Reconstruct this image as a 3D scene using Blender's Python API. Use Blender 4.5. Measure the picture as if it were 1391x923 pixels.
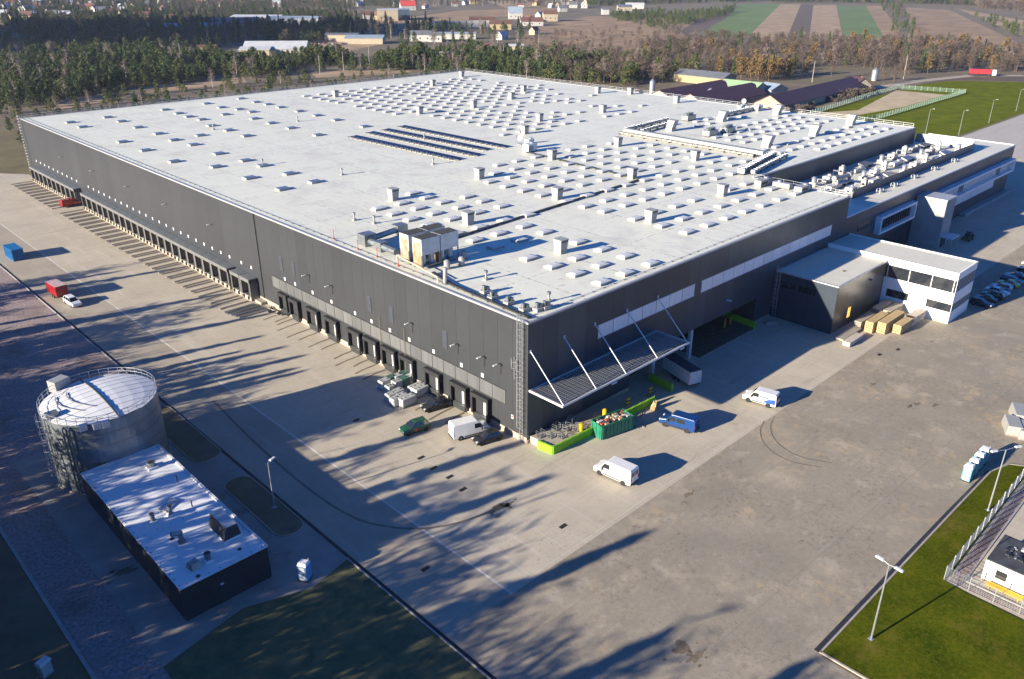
import bpy, math, random
from mathutils import Vector, Matrix
R = math.radians
for o in list(bpy.data.objects): bpy.data.objects.remove(o)
scene = bpy.context.scene
col = scene.collection
# ---------------------------------------------------------------- camera
CAM = (-70.688, -69.657, 62.0)          # drone hovering 62 m up; origin = near corner of the warehouse
FPX, CX, CY, PITCH = 1099.57, 695.5, 461.5, R(24.668)
# ground-plane directions: forward and right, from the two vanishing points of the building
_a = math.atan2((1941 - CX), math.hypot(FPX, CY + 43.5))   # angle of +X right of the forward direction
FWD = Vector((math.cos(_a), math.sin(_a), 0.0))             # forward in (X,Y): +X lies _a to the right of it
RGT = Vector((math.sin(_a), -math.cos(_a), 0.0))
cd = bpy.data.cameras.new('camera'); cam = bpy.data.objects.new('camera', cd); col.objects.link(cam)
look = FWD * math.cos(PITCH) + Vector((0, 0, -math.sin(PITCH)))
upv = FWD * math.sin(PITCH) + Vector((0, 0, math.cos(PITCH)))
cam.matrix_world = Matrix(((RGT.x, upv.x, -look.x, CAM[0]), (RGT.y, upv.y, -look.y, CAM[1]),
                           (RGT.z, upv.z, -look.z, CAM[2]), (0, 0, 0, 1)))
cd.sensor_width = 36.0; cd.lens = FPX * 36.0 / 1391.0
cd.clip_start = 1.0; cd.clip_end = 20000.0
scene.camera = cam
def ray(px, py):
    return RGT * ((px - CX) / FPX) - upv * ((py - CY) / FPX) + look
def G(px, py, z=0.0):
    r = ray(px, py); t = (z - CAM[2]) / r.z
    return Vector(CAM) + r * t
def pix(p):
    d = Vector(p) - Vector(CAM); w = d.dot(look)
    return (CX + FPX * d.dot(RGT) / w, CY - FPX * d.dot(upv) / w) if w > 1 else (-9e9, -9e9)
# ---------------------------------------------------------------- light
SUN_AZ, SUN_EL = R(-12.5), R(15.5)      # direction in which shadows fall; elevation
world = bpy.data.worlds.new('World'); scene.world = world; world.use_nodes = True
nt = world.node_tree
sky = nt.nodes.new('ShaderNodeTexSky'); sky.sky_type = 'NISHITA'; sky.sun_disc = False
sky.sun_elevation = SUN_EL
sunpos = Vector((-math.cos(SUN_AZ) * math.cos(SUN_EL), -math.sin(SUN_AZ) * math.cos(SUN_EL), math.sin(SUN_EL)))
sky.sun_rotation = math.atan2(sunpos.x, sunpos.y)
sky.air_density = 0.65; sky.dust_density = 0.0; sky.ozone_density = 10.0
bg = nt.nodes['Background']; bg.inputs['Strength'].default_value = 0.085
nt.links.new(sky.outputs[0], bg.inputs['Color'])
sl = bpy.data.lights.new('sun', 'SUN'); sl.energy = 5.0; sl.angle = R(0.53); sl.color = (1.0, 0.895, 0.72)
so = bpy.data.objects.new('sun', sl); col.objects.link(so)
so.rotation_euler = (-sunpos).to_track_quat('-Z', 'Y').to_euler(); so.location = (-60, 10, 90)
vs = scene.view_settings; vs.view_transform = 'Standard'; vs.look = 'None'; vs.gamma = 1.0
vs.use_curve_mapping = False; vs.exposure = 1.42
scene.cycles.use_denoising = True
scene.cycles.max_bounces = 6; scene.cycles.diffuse_bounces = 3; scene.cycles.transparent_max_bounces = 8
scene.cycles.caustics_reflective = False; scene.cycles.caustics_refractive = False
# ---------------------------------------------------------------- materials
MATS = {}
def mat(name, rgb, rough=0.7, metal=0.0, var=0.12, scale=1.0, bump=0.0, coords='pos', spec=0.4, rgb2=None, stretch=None, detail=4.0):
    if name in MATS: return MATS[name]
    m = bpy.data.materials.new(name); MATS[name] = m; m.use_nodes = True
    t = m.node_tree; N = t.nodes; L = t.links; b = N['Principled BSDF']
    b.inputs['Roughness'].default_value = rough; b.inputs['Metallic'].default_value = metal
    b.inputs['Specular IOR Level'].default_value = spec
    if coords == 'pos': src = N.new('ShaderNodeNewGeometry').outputs['Position']
    else: src = N.new('ShaderNodeTexCoord').outputs['Object']
    if stretch:
        mp = N.new('ShaderNodeMapping'); mp.inputs['Scale'].default_value = stretch; L.new(src, mp.inputs['Vector']); src = mp.outputs[0]
    n1 = N.new('ShaderNodeTexNoise'); n1.inputs['Scale'].default_value = scale; n1.inputs['Detail'].default_value = detail
    n1.inputs['Roughness'].default_value = 0.65
    L.new(src, n1.inputs['Vector'])
    rm = N.new('ShaderNodeValToRGB'); L.new(n1.outputs['Fac'], rm.inputs['Fac'])
    c2 = rgb2 or tuple(min(1, c * (1 + var)) for c in rgb)
    c1 = rgb if rgb2 else tuple(c * (1 - var) for c in rgb)
    rm.color_ramp.elements[0].position = 0.32; rm.color_ramp.elements[1].position = 0.68
    rm.color_ramp.elements[0].color = (*c1, 1); rm.color_ramp.elements[1].color = (*c2, 1)
    L.new(rm.outputs['Color'], b.inputs['Base Color'])
    if bump:
        bp = N.new('ShaderNodeBump'); bp.inputs['Strength'].default_value = bump; bp.inputs['Distance'].default_value = 0.05
        L.new(n1.outputs['Fac'], bp.inputs['Height']); L.new(bp.outputs[0], b.inputs['Normal'])
    m['out'] = 1
    return m
def layer(m, fac_build, rgb, amount=1.0):
    """mix another colour over a material's base colour where fac_build(nodes, links) says so"""
    t = m.node_tree; N = t.nodes; L = t.links; b = N['Principled BSDF']
    prev = b.inputs['Base Color'].links[0].from_socket
    fac = fac_build(N, L)
    mu = N.new('ShaderNodeMath'); mu.operation = 'MULTIPLY'; mu.inputs[1].default_value = amount; L.new(fac, mu.inputs[0])
    mx = N.new('ShaderNodeMix'); mx.data_type = 'RGBA'; L.new(mu.outputs[0], mx.inputs['Factor'])
    L.new(prev, mx.inputs[6]); mx.inputs[7].default_value = (*rgb, 1)
    L.new(mx.outputs[2], b.inputs['Base Color'])
def noise_mask(scale, lo, hi, stretch=None, detail=5.0, off=(0, 0, 0), rotz=0):
    def f(N, L):
        g = N.new('ShaderNodeNewGeometry'); mp = N.new('ShaderNodeMapping')
        mp.inputs['Scale'].default_value = stretch or (1, 1, 1); mp.inputs['Location'].default_value = off
        mp.inputs['Rotation'].default_value = (0, 0, rotz)
        L.new(g.outputs['Position'], mp.inputs['Vector'])
        n = N.new('ShaderNodeTexNoise'); n.inputs['Scale'].default_value = scale; n.inputs['Detail'].default_value = detail
        n.inputs['Roughness'].default_value = 0.68
        L.new(mp.outputs[0], n.inputs['Vector'])
        r = N.new('ShaderNodeMapRange'); r.inputs['From Min'].default_value = lo; r.inputs['From Max'].default_value = hi
        L.new(n.outputs['Fac'], r.inputs['Value']); return r.outputs[0]
    return f
def grid_mask(w, h, line, rotz=0, offset=0.0, loc=(0, 0, 0)):
    def f(N, L):
        g = N.new('ShaderNodeNewGeometry'); mp = N.new('ShaderNodeMapping')
        mp.inputs['Rotation'].default_value = (0, 0, rotz); mp.inputs['Location'].default_value = loc
        L.new(g.outputs['Position'], mp.inputs['Vector'])
        k = N.new('ShaderNodeTexBrick'); k.offset = offset; k.inputs['Scale'].default_value = 1.0
        k.inputs['Brick Width'].default_value = w; k.inputs['Row Height'].default_value = h
        k.inputs['Mortar Size'].default_value = line; k.inputs['Mortar Smooth'].default_value = 0.3
        L.new(mp.outputs[0], k.inputs['Vector']); return k.outputs['Fac']
    return f
def mul_mask(a, b):
    def f(N, L):
        m = N.new('ShaderNodeMath'); m.operation = 'MULTIPLY'; L.new(a(N, L), m.inputs[0]); L.new(b(N, L), m.inputs[1]); return m.outputs[0]
    return f
def glassy(name, rgb, rough=0.08):
    m = mat(name, rgb, rough, 0.0, 0.25, 0.8, coords='obj', spec=0.9); return m
concrete = mat('yard concrete', (0.465, 0.41, 0.315), 0.9, var=0.10, scale=0.11, bump=0.15, detail=8)
layer(concrete, noise_mask(3.2, 0.42, 0.70, detail=9), (0.40, 0.35, 0.28), 0.6)
layer(concrete, noise_mask(0.9, 0.45, 0.75, detail=8), (0.37, 0.31, 0.235), 0.55)
layer(concrete, noise_mask(0.05, 0.5, 0.7, detail=6, off=(7, 3, 0)), (0.55, 0.485, 0.375), 0.6)
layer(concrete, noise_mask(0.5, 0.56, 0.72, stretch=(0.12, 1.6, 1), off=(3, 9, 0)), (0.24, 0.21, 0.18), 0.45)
layer(concrete, grid_mask(6.2, 6.2, 0.05, loc=(0.7, 1.3, 0)), (0.56, 0.53, 0.48), 0.55)
layer(concrete, noise_mask(0.16, 0.60, 0.70, detail=10, off=(40, 12, 0)), (0.24, 0.20, 0.15), 0.5)
layer(concrete, mul_mask(noise_mask(0.08, 0.48, 0.58, off=(4, 22, 0)), noise_mask(2.6, 0.57, 0.63, detail=10)), (0.20, 0.17, 0.13), 0.55)
layer(concrete, noise_mask(0.3, 0.55, 0.72, stretch=(1.5, 0.12, 1), off=(1, 6, 0)), (0.60, 0.54, 0.45), 0.45)
asphalt = mat('yard asphalt', (0.335, 0.29, 0.215), 0.9, var=0.13, scale=0.07, bump=0.12, detail=9)
layer(asphalt, noise_mask(5.0, 0.40, 0.68, detail=9), (0.21, 0.185, 0.15), 0.6)
layer(asphalt, noise_mask(1.6, 0.42, 0.72, detail=9), (0.20, 0.175, 0.145), 0.5)
layer(asphalt, noise_mask(0.13, 0.53, 0.68, detail=9, off=(11, 2, 0)), (0.44, 0.37, 0.27), 0.8)
layer(asphalt, mul_mask(noise_mask(0.045, 0.50, 0.58, off=(3.0, 1.2, 0)), noise_mask(0.6, 0.50, 0.60, detail=10)), (0.46, 0.34, 0.20), 0.6)
layer(asphalt, mul_mask(noise_mask(0.06, 0.46, 0.58, off=(33, 8, 0)), noise_mask(1.3, 0.52, 0.58, detail=12)), (0.17, 0.14, 0.10), 0.45)
layer(asphalt, noise_mask(0.28, 0.58, 0.62, detail=12, off=(71, 40, 0)), (0.42, 0.37, 0.29), 0.5)
layer(asphalt, grid_mask(40.0, 13.5, 0.05, rotz=R(2)), (0.19, 0.165, 0.13), 0.5)
layer(asphalt, noise_mask(0.45, 0.57, 0.74, stretch=(0.2, 1.5, 1), rotz=0.5), (0.31, 0.285, 0.25), 0.5)
layer(asphalt, noise_mask(0.22, 0.64, 0.69, detail=11, off=(21, 7, 0)), (0.12, 0.095, 0.072), 0.65)
layer(asphalt, noise_mask(0.09, 0.50, 0.66, detail=11, off=(61, 17, 0)), (0.20, 0.175, 0.14), 0.5)
layer(asphalt, mul_mask(noise_mask(0.10, 0.50, 0.58, off=(14, 2, 0)), noise_mask(2.6, 0.58, 0.63, detail=10)), (0.13, 0.105, 0.085), 0.6)
road = mat('road asphalt', (0.36, 0.31, 0.24), 0.9, var=0.12, scale=0.14, bump=0.1, detail=8)
layer(road, noise_mask(1.2, 0.45, 0.75, detail=8), (0.28, 0.24, 0.19), 0.5)
layer(road, noise_mask(0.4, 0.55, 0.7, stretch=(1.4, 0.15, 1)), (0.44, 0.39, 0.31), 0.5)
paving = mat('pump station paving', (0.30, 0.27, 0.235), 0.9, var=0.15, scale=0.3, bump=0.1, detail=8)
layer(paving, noise_mask(0.25, 0.57, 0.68, detail=8, off=(4, 4, 0)), (0.10, 0.085, 0.07), 0.6)
gravel = mat('dark heath gravel', (0.15, 0.115, 0.105), 0.95, scale=2.4, bump=0.9, detail=10, rgb2=(0.44, 0.34, 0.315))
layer(gravel, noise_mask(0.12, 0.5, 0.66), (0.14, 0.105, 0.075), 0.6)
soil = mat('heathland soil', (0.105, 0.085, 0.058), 0.95, scale=0.06, bump=0.3, detail=9, rgb2=(0.20, 0.155, 0.10))
layer(soil, noise_mask(0.02, 0.5, 0.62, detail=7), (0.13, 0.12, 0.05), 0.7)
layer(soil, noise_mask(0.4, 0.5, 0.7, detail=7), (0.09, 0.065, 0.04), 0.6)
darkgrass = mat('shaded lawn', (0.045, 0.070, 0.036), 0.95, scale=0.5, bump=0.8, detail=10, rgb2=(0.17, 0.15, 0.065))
lawn = mat('winter lawn', (0.030, 0.052, 0.003), 1.0, scale=0.22, bump=0.8, detail=12, rgb2=(0.098, 0.115, 0.007), spec=0.0)
layer(lawn, noise_mask(2.2, 0.46, 0.70, detail=8), (0.16, 0.135, 0.016), 0.6)
layer(lawn, noise_mask(5.0, 0.50, 0.64, detail=8), (0.014, 0.024, 0.002), 0.6)
layer(lawn, noise_mask(0.13, 0.56, 0.68, detail=6), (0.17, 0.13, 0.03), 0.6)
roofw = mat('white roof membrane', (0.725, 0.72, 0.59), 0.55, var=0.03, scale=0.05, bump=0.03, detail=7, spec=0.5)
layer(roofw, grid_mask(24.0, 1.55, 0.022, rotz=R(90), offset=0.37), (0.50, 0.50, 0.52), 0.35)
layer(roofw, noise_mask(0.5, 0.56, 0.76, stretch=(0.25, 1.2, 1), detail=9), (0.50, 0.48, 0.46), 0.6)
layer(roofw, mul_mask(noise_mask(0.025, 0.45, 0.60, off=(5, 2, 0)), noise_mask(1.1, 0.50, 0.68, stretch=(1.6, 0.3, 1), detail=10)), (0.42, 0.40, 0.37), 0.65)
layer(roofw, mul_mask(grid_mask(12.3, 12.3, 0.14), noise_mask(1.8, 0.50, 0.56, detail=6)), (0.20, 0.18, 0.16), 0.8)
layer(roofw, mul_mask(grid_mask(200.0, 6.15, 0.07, rotz=R(90)), noise_mask(2.2, 0.53, 0.58, detail=6)), (0.28, 0.26, 0.25), 0.7)
layer(roofw, noise_mask(1.4, 0.635, 0.70, detail=10, off=(2, 31, 0)), (0.22, 0.19, 0.16), 0.8)
layer(roofw, noise_mask(0.12, 0.52, 0.70, detail=9, off=(9, 5, 0)), (0.54, 0.51, 0.44), 0.75)
layer(roofw, noise_mask(0.9, 0.60, 0.70, stretch=(0.35, 1.0, 1), detail=10, off=(17, 3, 0)), (0.40, 0.37, 0.32), 0.7)
roofgrey = mat('grey roof membrane', (0.62, 0.60, 0.50), 0.6, var=0.06, scale=0.2, detail=7)
layer(roofgrey, noise_mask(0.6, 0.52, 0.75, detail=8), (0.48, 0.45, 0.39), 0.6)
panelgrey = mat('grey metal cladding', (0.048, 0.051, 0.056), 0.42, 0.25, 0.07, 0.25, coords='obj', spec=0.5)
layer(panelgrey, noise_mask(2.5, 0.5, 0.8, stretch=(1, 1, 0.04)), (0.06, 0.06, 0.062), 0.35)
panelnavy = mat('anthracite metal cladding', (0.046, 0.060, 0.080), 0.4, 0.3, 0.10, 0.3, coords='obj', spec=0.5)
def vary(m, lo, hi):
    t = m.node_tree; N = t.nodes; L = t.links; b = N['Principled BSDF']; prev = b.inputs['Base Color'].links[0].from_socket
    oi = N.new('ShaderNodeObjectInfo'); mr = N.new('ShaderNodeMapRange'); mr.inputs['To Min'].default_value = lo; mr.inputs['To Max'].default_value = hi; L.new(oi.outputs['Random'], mr.inputs['Value'])
    hs = N.new('ShaderNodeHueSaturation'); L.new(mr.outputs[0], hs.inputs['Value']); L.new(prev, hs.inputs['Color']); L.new(hs.outputs[0], b.inputs['Base Color'])
vary(panelgrey, 0.93, 1.07); vary(panelnavy, 0.82, 1.22)
joint = mat('dark joint backing', (0.03, 0.03, 0.033), 0.8)
coping = mat('pale metal coping', (0.42, 0.42, 0.42), 0.45, 0.3, 0.05, 0.6)
polycarb = mat('milky polycarbonate', (0.115, 0.118, 0.12), 0.35, 0.0, 0.16, 1.4, coords='pos', stretch=(1, 1.0, 0.05), spec=0.5)
polyw = mat('pale polycarbonate', (0.86, 0.80, 0.78), 0.35, 0.0, 0.06, 1.6, coords='pos', stretch=(1, 1, 0.05), spec=0.5)
galv = mat('galvanised steel', (0.50, 0.51, 0.52), 0.42, 0.75, 0.14, 2.0, coords='obj')
galvd = mat('weathered zinc sheet', (0.27, 0.29, 0.29), 0.40, 0.7, 0.2, 0.7, coords='obj')
steelw = mat('white painted steel', (0.60, 0.61, 0.61), 0.45, 0.0, 0.06, 2.0, coords='obj')
whitep = mat('white plastic sheet', (0.30, 0.30, 0.29), 0.5, 0.0, 0.05, 1.5, coords='obj')
render_w = mat('white render wall', (0.80, 0.79, 0.76), 0.8, 0.0, 0.04, 0.6)
black = mat('black rubber', (0.018, 0.018, 0.020), 0.7, 0.0, 0.3, 3.0, coords='obj')
darkm = mat('dark painted metal', (0.040, 0.042, 0.046), 0.5, 0.2, 0.25, 2.0, coords='obj')
cream = mat('cream plinth concrete', (0.36, 0.31, 0.25), 0.85, 0.0, 0.14, 0.9, bump=0.1)
conc2 = mat('tower concrete', (0.33, 0.32, 0.31), 0.85, 0.0, 0.14, 0.35, bump=0.15, detail=8)
doorb = mat('brown dock door', (0.16, 0.125, 0.085), 0.6, 0.1, 0.35, 0.4)
limeg = mat('lime green paint', (0.20, 0.46, 0.02), 0.6, 0.0, 0.08, 1.0)
yellowp = mat('safety yellow paint', (0.75, 0.46, 0.02), 0.5, 0.0, 0.1, 2.0, coords='obj')
greens = mat('green skip paint', (0.02, 0.19, 0.11), 0.5, 0.1, 0.2, 1.2, coords='obj')
rust = mat('rusty orange stain', (0.42, 0.20, 0.07), 0.8, 0.1, 0.4, 1.2)
winglass = glassy('window glass', (0.022, 0.026, 0.032))
skyglass = glassy('skylight glazing', (0.13, 0.16, 0.20), 0.2)
skydome = mat('opal skylight dome', (0.60, 0.60, 0.575), 0.35, 0.0, 0.05, 1.0, coords='obj', spec=0.5)
pvm = glassy('photovoltaic cells', (0.010, 0.012, 0.022), 0.12)
wood = mat('fresh sawn timber', (0.46, 0.34, 0.17), 0.75, 0.0, 0.2, 1.6, coords='obj', stretch=(0.3, 4, 4))
woodg = mat('weathered timber', (0.34, 0.30, 0.25), 0.8, 0.0, 0.22, 1.6, coords='obj', stretch=(0.3, 4, 4))
film = mat('pallet wrap film', (0.42, 0.425, 0.40), 0.35, 0.0, 0.12, 2.5, coords='obj', spec=0.6)
filmg = mat('green wrapped goods', (0.06, 0.15, 0.12), 0.45, 0.0, 0.3, 2.0, coords='obj')
pitchm = mat('charcoal roofing felt', (0.055, 0.058, 0.065), 0.8, 0.0, 0.35, 0.8, bump=0.1)
bark = mat('pine bark', (0.13, 0.085, 0.055), 0.9, 0.0, 0.3, 2.0, coords='obj')
barkw = mat('pale birch bark', (0.42, 0.37, 0.32), 0.9, 0.0, 0.25, 2.0, coords='obj')
vary(polyw, 0.9, 1.03); vary(polycarb, 0.85, 1.12)
def leafmat(name, a, b):
    m = mat(name, a, 0.85, 0.0, 0.2, 0.55, coords='obj', rgb2=b, spec=0.15, detail=6); return m
needles = leafmat('pine needles', (0.034, 0.056, 0.022), (0.100, 0.132, 0.048))
needles2 = leafmat('olive pine needles', (0.050, 0.068, 0.024), (0.135, 0.148, 0.052))
needles3 = leafmat('dark spruce needles', (0.018, 0.030, 0.022), (0.052, 0.066, 0.036))
twigs = leafmat('bare brown twigs', (0.066, 0.052, 0.045), (0.135, 0.106, 0.088))
twigs2 = leafmat('bare grey twigs', (0.13, 0.10, 0.085), (0.26, 0.20, 0.17))
larch = leafmat('golden larch needles', (0.12, 0.080, 0.034), (0.23, 0.150, 0.062))
# ---------------------------------------------------------------- mesh helpers
class MB:
    def __init__(s): s.v = []; s.f = []; s.m = []
    def face(s, pts, m=0):
        i = len(s.v); s.v.extend([tuple(p) for p in pts]); s.f.append(tuple(range(i, i + len(pts)))); s.m.append(m); return s
    def box(s, x0, x1, y0, y1, z0, z1, m=0, mt=None):
        i = len(s.v)
        s.v += [(x0, y0, z0), (x1, y0, z0), (x1, y1, z0), (x0, y1, z0), (x0, y0, z1), (x1, y0, z1), (x1, y1, z1), (x0, y1, z1)]
        for k, q in enumerate(((0, 3, 2, 1), (4, 5, 6, 7), (0, 1, 5, 4), (1, 2, 6, 5), (2, 3, 7, 6), (3, 0, 4, 7))):
            s.f.append(tuple(i + a for a in q)); s.m.append(mt if (mt is not None and k == 1) else m)
        return s
    def taper(s, x0, x1, y0, y1, z0, z1, dx, dy, m=0, mt=None):
        i = len(s.v)
        s.v += [(x0, y0, z0), (x1, y0, z0), (x1, y1, z0), (x0, y1, z0), (x0 + dx, y0 + dy, z1), (x1 - dx, y0 + dy, z1), (x1 - dx, y1 - dy, z1), (x0 + dx, y1 - dy, z1)]
        for k, q in enumerate(((0, 3, 2, 1), (4, 5, 6, 7), (0, 1, 5, 4), (1, 2, 6, 5), (2, 3, 7, 6), (3, 0, 4, 7))):
            s.f.append(tuple(i + a for a in q)); s.m.append(mt if (mt is not None and k == 1) else m)
        return s
    def prism(s, poly, z0, z1, m=0, mt=None):
        a = sum(poly[k][0] * poly[(k + 1) % len(poly)][1] - poly[(k + 1) % len(poly)][0] * poly[k][1] for k in range(len(poly)))
        if a < 0: poly = poly[::-1]
        n = len(poly); i = len(s.v)
        s.v += [(p[0], p[1], z0) for p in poly] + [(p[0], p[1], z1) for p in poly]
        s.f.append(tuple(i + n + k for k in range(n))); s.m.append(mt if mt is not None else m)
        s.f.append(tuple(i + n - 1 - k for k in range(n))); s.m.append(m)
        for k in range(n):
            j = (k + 1) % n; s.f.append((i + k, i + j, i + n + j, i + n + k)); s.m.append(m)
        return s
    def tube(s, p, q, r, n=6, m=0, r2=None, cap=True):
        p = Vector(p); q = Vector(q); d = (q - p)
        if d.length < 1e-6: return s
        d.normalize(); u = d.orthogonal().normalized(); w = d.cross(u); r2 = r if r2 is None else r2; i = len(s.v)
        for c, rr in ((p, r), (q, r2)):
            for k in range(n):
                a = 2 * math.pi * k / n; s.v.append(tuple(c + (u * math.cos(a) + w * math.sin(a)) * rr))
        for k in range(n):
            j = (k + 1) % n; s.f.append((i + k, i + j, i + n + j, i + n + k)); s.m.append(m)
        if cap:
            s.f.append(tuple(i + n - 1 - k for k in range(n))); s.m.append(m)
            s.f.append(tuple(i + n + k for k in range(n))); s.m.append(m)
        return s
    def path(s, pts, r, n=6, m=0):
        for a, b in zip(pts, pts[1:]): s.tube(a, b, r, n, m)
        return s
    def build(s, name, mats, parent=None, loc=None, bevel=0.0, smooth=False, rz=None):
        me = bpy.data.meshes.new(name); me.from_pydata(s.v, [], s.f)
        for m in (mats if isinstance(mats, (list, tuple)) else [mats]): me.materials.append(m)
        if any(s.m): me.polygons.foreach_set('material_index', s.m)
        me.update()
        return link(name, me, parent, loc, bevel, smooth, rz)
def link(name, me, parent=None, loc=None, bevel=0.0, smooth=False, rz=None):
    o = bpy.data.objects.new(name, me); col.objects.link(o)
    if parent: o.parent = parent
    if loc is not None: o.location = loc
    if rz is not None: o.rotation_euler = (0, 0, rz)
    if bevel:
        b = o.modifiers.new('bevel', 'BEVEL'); b.width = bevel; b.segments = 2; b.limit_method = 'ANGLE'; b.angle_limit = R(30)
    if smooth: me.polygons.foreach_set('use_smooth', [True] * len(me.polygons))
    return o
def tag(o, label=None, cat=None, group=None, kind=None):
    if label: o['label'] = label
    if cat: o['category'] = cat
    if group: o['group'] = group
    if kind: o['kind'] = kind
    return o
def thing(name, label, cat, loc=(0, 0, 0), rz=0.0, group=None):
    o = bpy.data.objects.new(name, None); col.objects.link(o); o.empty_display_size = 0.5
    o.location = loc; o.rotation_euler = (0, 0, rz); return tag(o, label, cat, group)
KIDS = {}
def clone(o, parent=None, loc=None, rz=None, scl=None, label=None, group=None):
    c = o.copy(); col.objects.link(c); c.parent = parent
    if loc is not None: c.location = loc
    if rz is not None: c.rotation_euler = (0, 0, rz)
    if scl is not None: c.scale = scl
    if label: c['label'] = label
    if group: c['group'] = group
    for ch in o.children: clone(ch, c)
    return c
def sheet(name, poly, z, m, px=False, kind='structure'):
    """flat ground sheet from a polygon"""
    pts = [G(*p)[:2] for p in poly] if px else poly
    a = sum(pts[k][0] * pts[(k + 1) % len(pts)][1] - pts[(k + 1) % len(pts)][0] * pts[k][1] for k in range(len(pts)))
    if a < 0: pts = pts[::-1]
    b = MB(); b.face([(p[0], p[1], z) for p in pts]); o = b.build(name, m); o['kind'] = kind; return o
def inpoly(x, y, poly):
    c = False; n = len(poly); j = n - 1
    for i in range(n):
        xi, yi = poly[i]; xj, yj = poly[j]
        if (yi > y) != (yj > y) and x < (xj - xi) * (y - yi) / (yj - yi) + xi: c = not c
        j = i
    return c
rnd = random.Random(7)
WOODX = -77.0
# ================================================================ ground
tag(MB().face([(-6000, -6000, -0.03), (9000, -6000, -0.03), (9000, 9000, -0.03), (-6000, 9000, -0.03)]).build('ground', soil), kind='structure')
KX = -32.0                                           # kerb line between the yard road and the heath
sheet('heath_gravel', [(-70, -90), (KX - 0.1, -90), (KX - 0.1, 262), (-40, 262), (-70, 150)], -0.016, gravel)
sheet('heath_ground', [(-140, -120), (-59.8, -120), (-59.8, 60), (-66, 150), (-140, 150)], -0.012, soil)
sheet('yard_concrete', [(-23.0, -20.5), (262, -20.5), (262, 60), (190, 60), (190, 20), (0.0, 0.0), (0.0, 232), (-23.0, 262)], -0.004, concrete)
sheet('yard_road', [(KX, -20.5), (-23.0, -20.5), (-23.0, 262), (KX, 262)], -0.002, road)
sheet('asphalt_yard', [(KX, -20.5), (KX, -120), (-7, -120), (-7, -48.2), (-6.3, -48.2), (40.0, -49.0), (43.5, -49.8), (46, -52.5), (46, -130), (260, -130), (260, -20.5)], -0.001, asphalt)
sheet('apron_road', [(-7, -130), (46, -130), (46, -125), (-7, -125)], 0.0, road)
sheet('pump_station_paving', [(-54.3, 46), (-37, 46), (-37, -1.2), (KX - 0.15, -1.2), (KX - 0.15, -3), (-38, -4.5), (-45, -2.0), (-54.4, -4.0)], 0.0, paving)
sheet('pump_station_drive', [(-37, 46), (-37, -1.2), (KX - 0.15, -1.2), (KX - 0.15, 46)], 0.002, paving)
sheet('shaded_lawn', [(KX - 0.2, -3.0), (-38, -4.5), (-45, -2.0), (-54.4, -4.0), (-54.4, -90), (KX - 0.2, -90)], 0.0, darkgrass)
def rounded(x0, x1, y0, y1, r, n=6):
    out = []
    for cx_, cy_, a0 in ((x1 - r, y1 - r, 0), (x0 + r, y1 - r, 90), (x0 + r, y0 + r, 180), (x1 - r, y0 + r, 270)):
        for k in range(n + 1):
            a = R(a0 + 90 * k / n); out.append((cx_ + r * math.cos(a), cy_ + r * math.sin(a)))
    return out
def ring(mb, poly, w, z0, z1, m=0):
    cx_ = sum(p[0] for p in poly) / len(poly); cy_ = sum(p[1] for p in poly) / len(poly)
    n = len(poly)
    for k in range(n):
        a, b = poly[k], poly[(k + 1) % n]
        t = Vector((b[0] - a[0], b[1] - a[1], 0))
        if t.length < 1e-4: continue
        t.normalize(); o = Vector((t.y, -t.x, 0)) * w
        mb.prism([(a[0], a[1]), (b[0], b[1]), (b[0] + o.x, b[1] + o.y), (a[0] + o.x, a[1] + o.y)], z0, z1, m)
for nm, (x0, x1, y0, y1) in (('planting_island', (-36.2, -32.6, 5.3, 21.0)), ('planting_island', (-36.4, -32.4, 27.6, 47.5))):
    p = rounded(x0, x1, y0, y1, 1.7)
    o = MB().prism(p, -0.02, 0.10).build(nm, [soil]); o['kind'] = 'structure'
    kb = MB(); ring(kb, p, 0.14, -0.02, 0.13); kb.build('kerb', cream, o)
def kerb(name, pts, w, h, m):
    mb = MB()
    for a, b in zip(pts, pts[1:]):
        t = Vector((b[0] - a[0], b[1] - a[1], 0)).normalized(); o = Vector((-t.y, t.x, 0)) * w
        mb.prism([a, b, (b[0] + o.x, b[1] + o.y), (a[0] + o.x, a[1] + o.y)], -0.05, h)
    return tag(mb.build(name, m), kind='structure')
kerb('drain_channel', [(KX, -120), (KX, 262)], 0.42, 0.012, black)
kerb('kerb', [(KX - 0.44, 50), (KX - 0.44, 262)], 0.16, 0.11, conc2)
kerb('kerb', [(KX - 0.44, -120), (KX - 0.44, -3)], 0.16, 0.11, conc2)
kerb('boundary_kerb', [(-59.9, -90), (-59.9, 40), (-57.5, 120)], -0.35, 0.16, conc2)
# right-hand lawn with its pale kerb
LW = [(-6.6, -48.0), (27.0, -48.6), (40.0, -48.9), (43.6, -50.0), (45.0, -52.3), (13.0, -52.6), (12.6, -56), (12.0, -130), (-6.6, -130)]
tag(MB().prism(LW, -0.03, 0.08).build('lawn', lawn), kind='structure')
kerb('lawn_kerb', [(-6.75, -126), (-6.75, -47.75), (27.0, -48.35), (40.0, -48.65), (43.8, -49.8), (45.2, -52.3)], -0.22, 0.13, cream)
kerb('lawn_gutter', [(-6.75, -47.2), (27.0, -47.9), (40.0, -48.3)], -0.5, 0.010, darkm)
sheet('compound_paving', [(13.0, -52.6), (45, -52.3), (120, -52.3), (120, -130), (12.2, -130)], 0.004, concrete)
kerb('compound_kerb', [(14.8, -100), (14.8, -54.2), (60, -53.9)], 0.18, 0.12, conc2)
sheet('compound_bed', [(13.3, -52.9), (60, -52.9), (60, -53.7), (14.6, -54.0), (14.6, -110), (13.3, -110)], 0.012, gravel)
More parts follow.
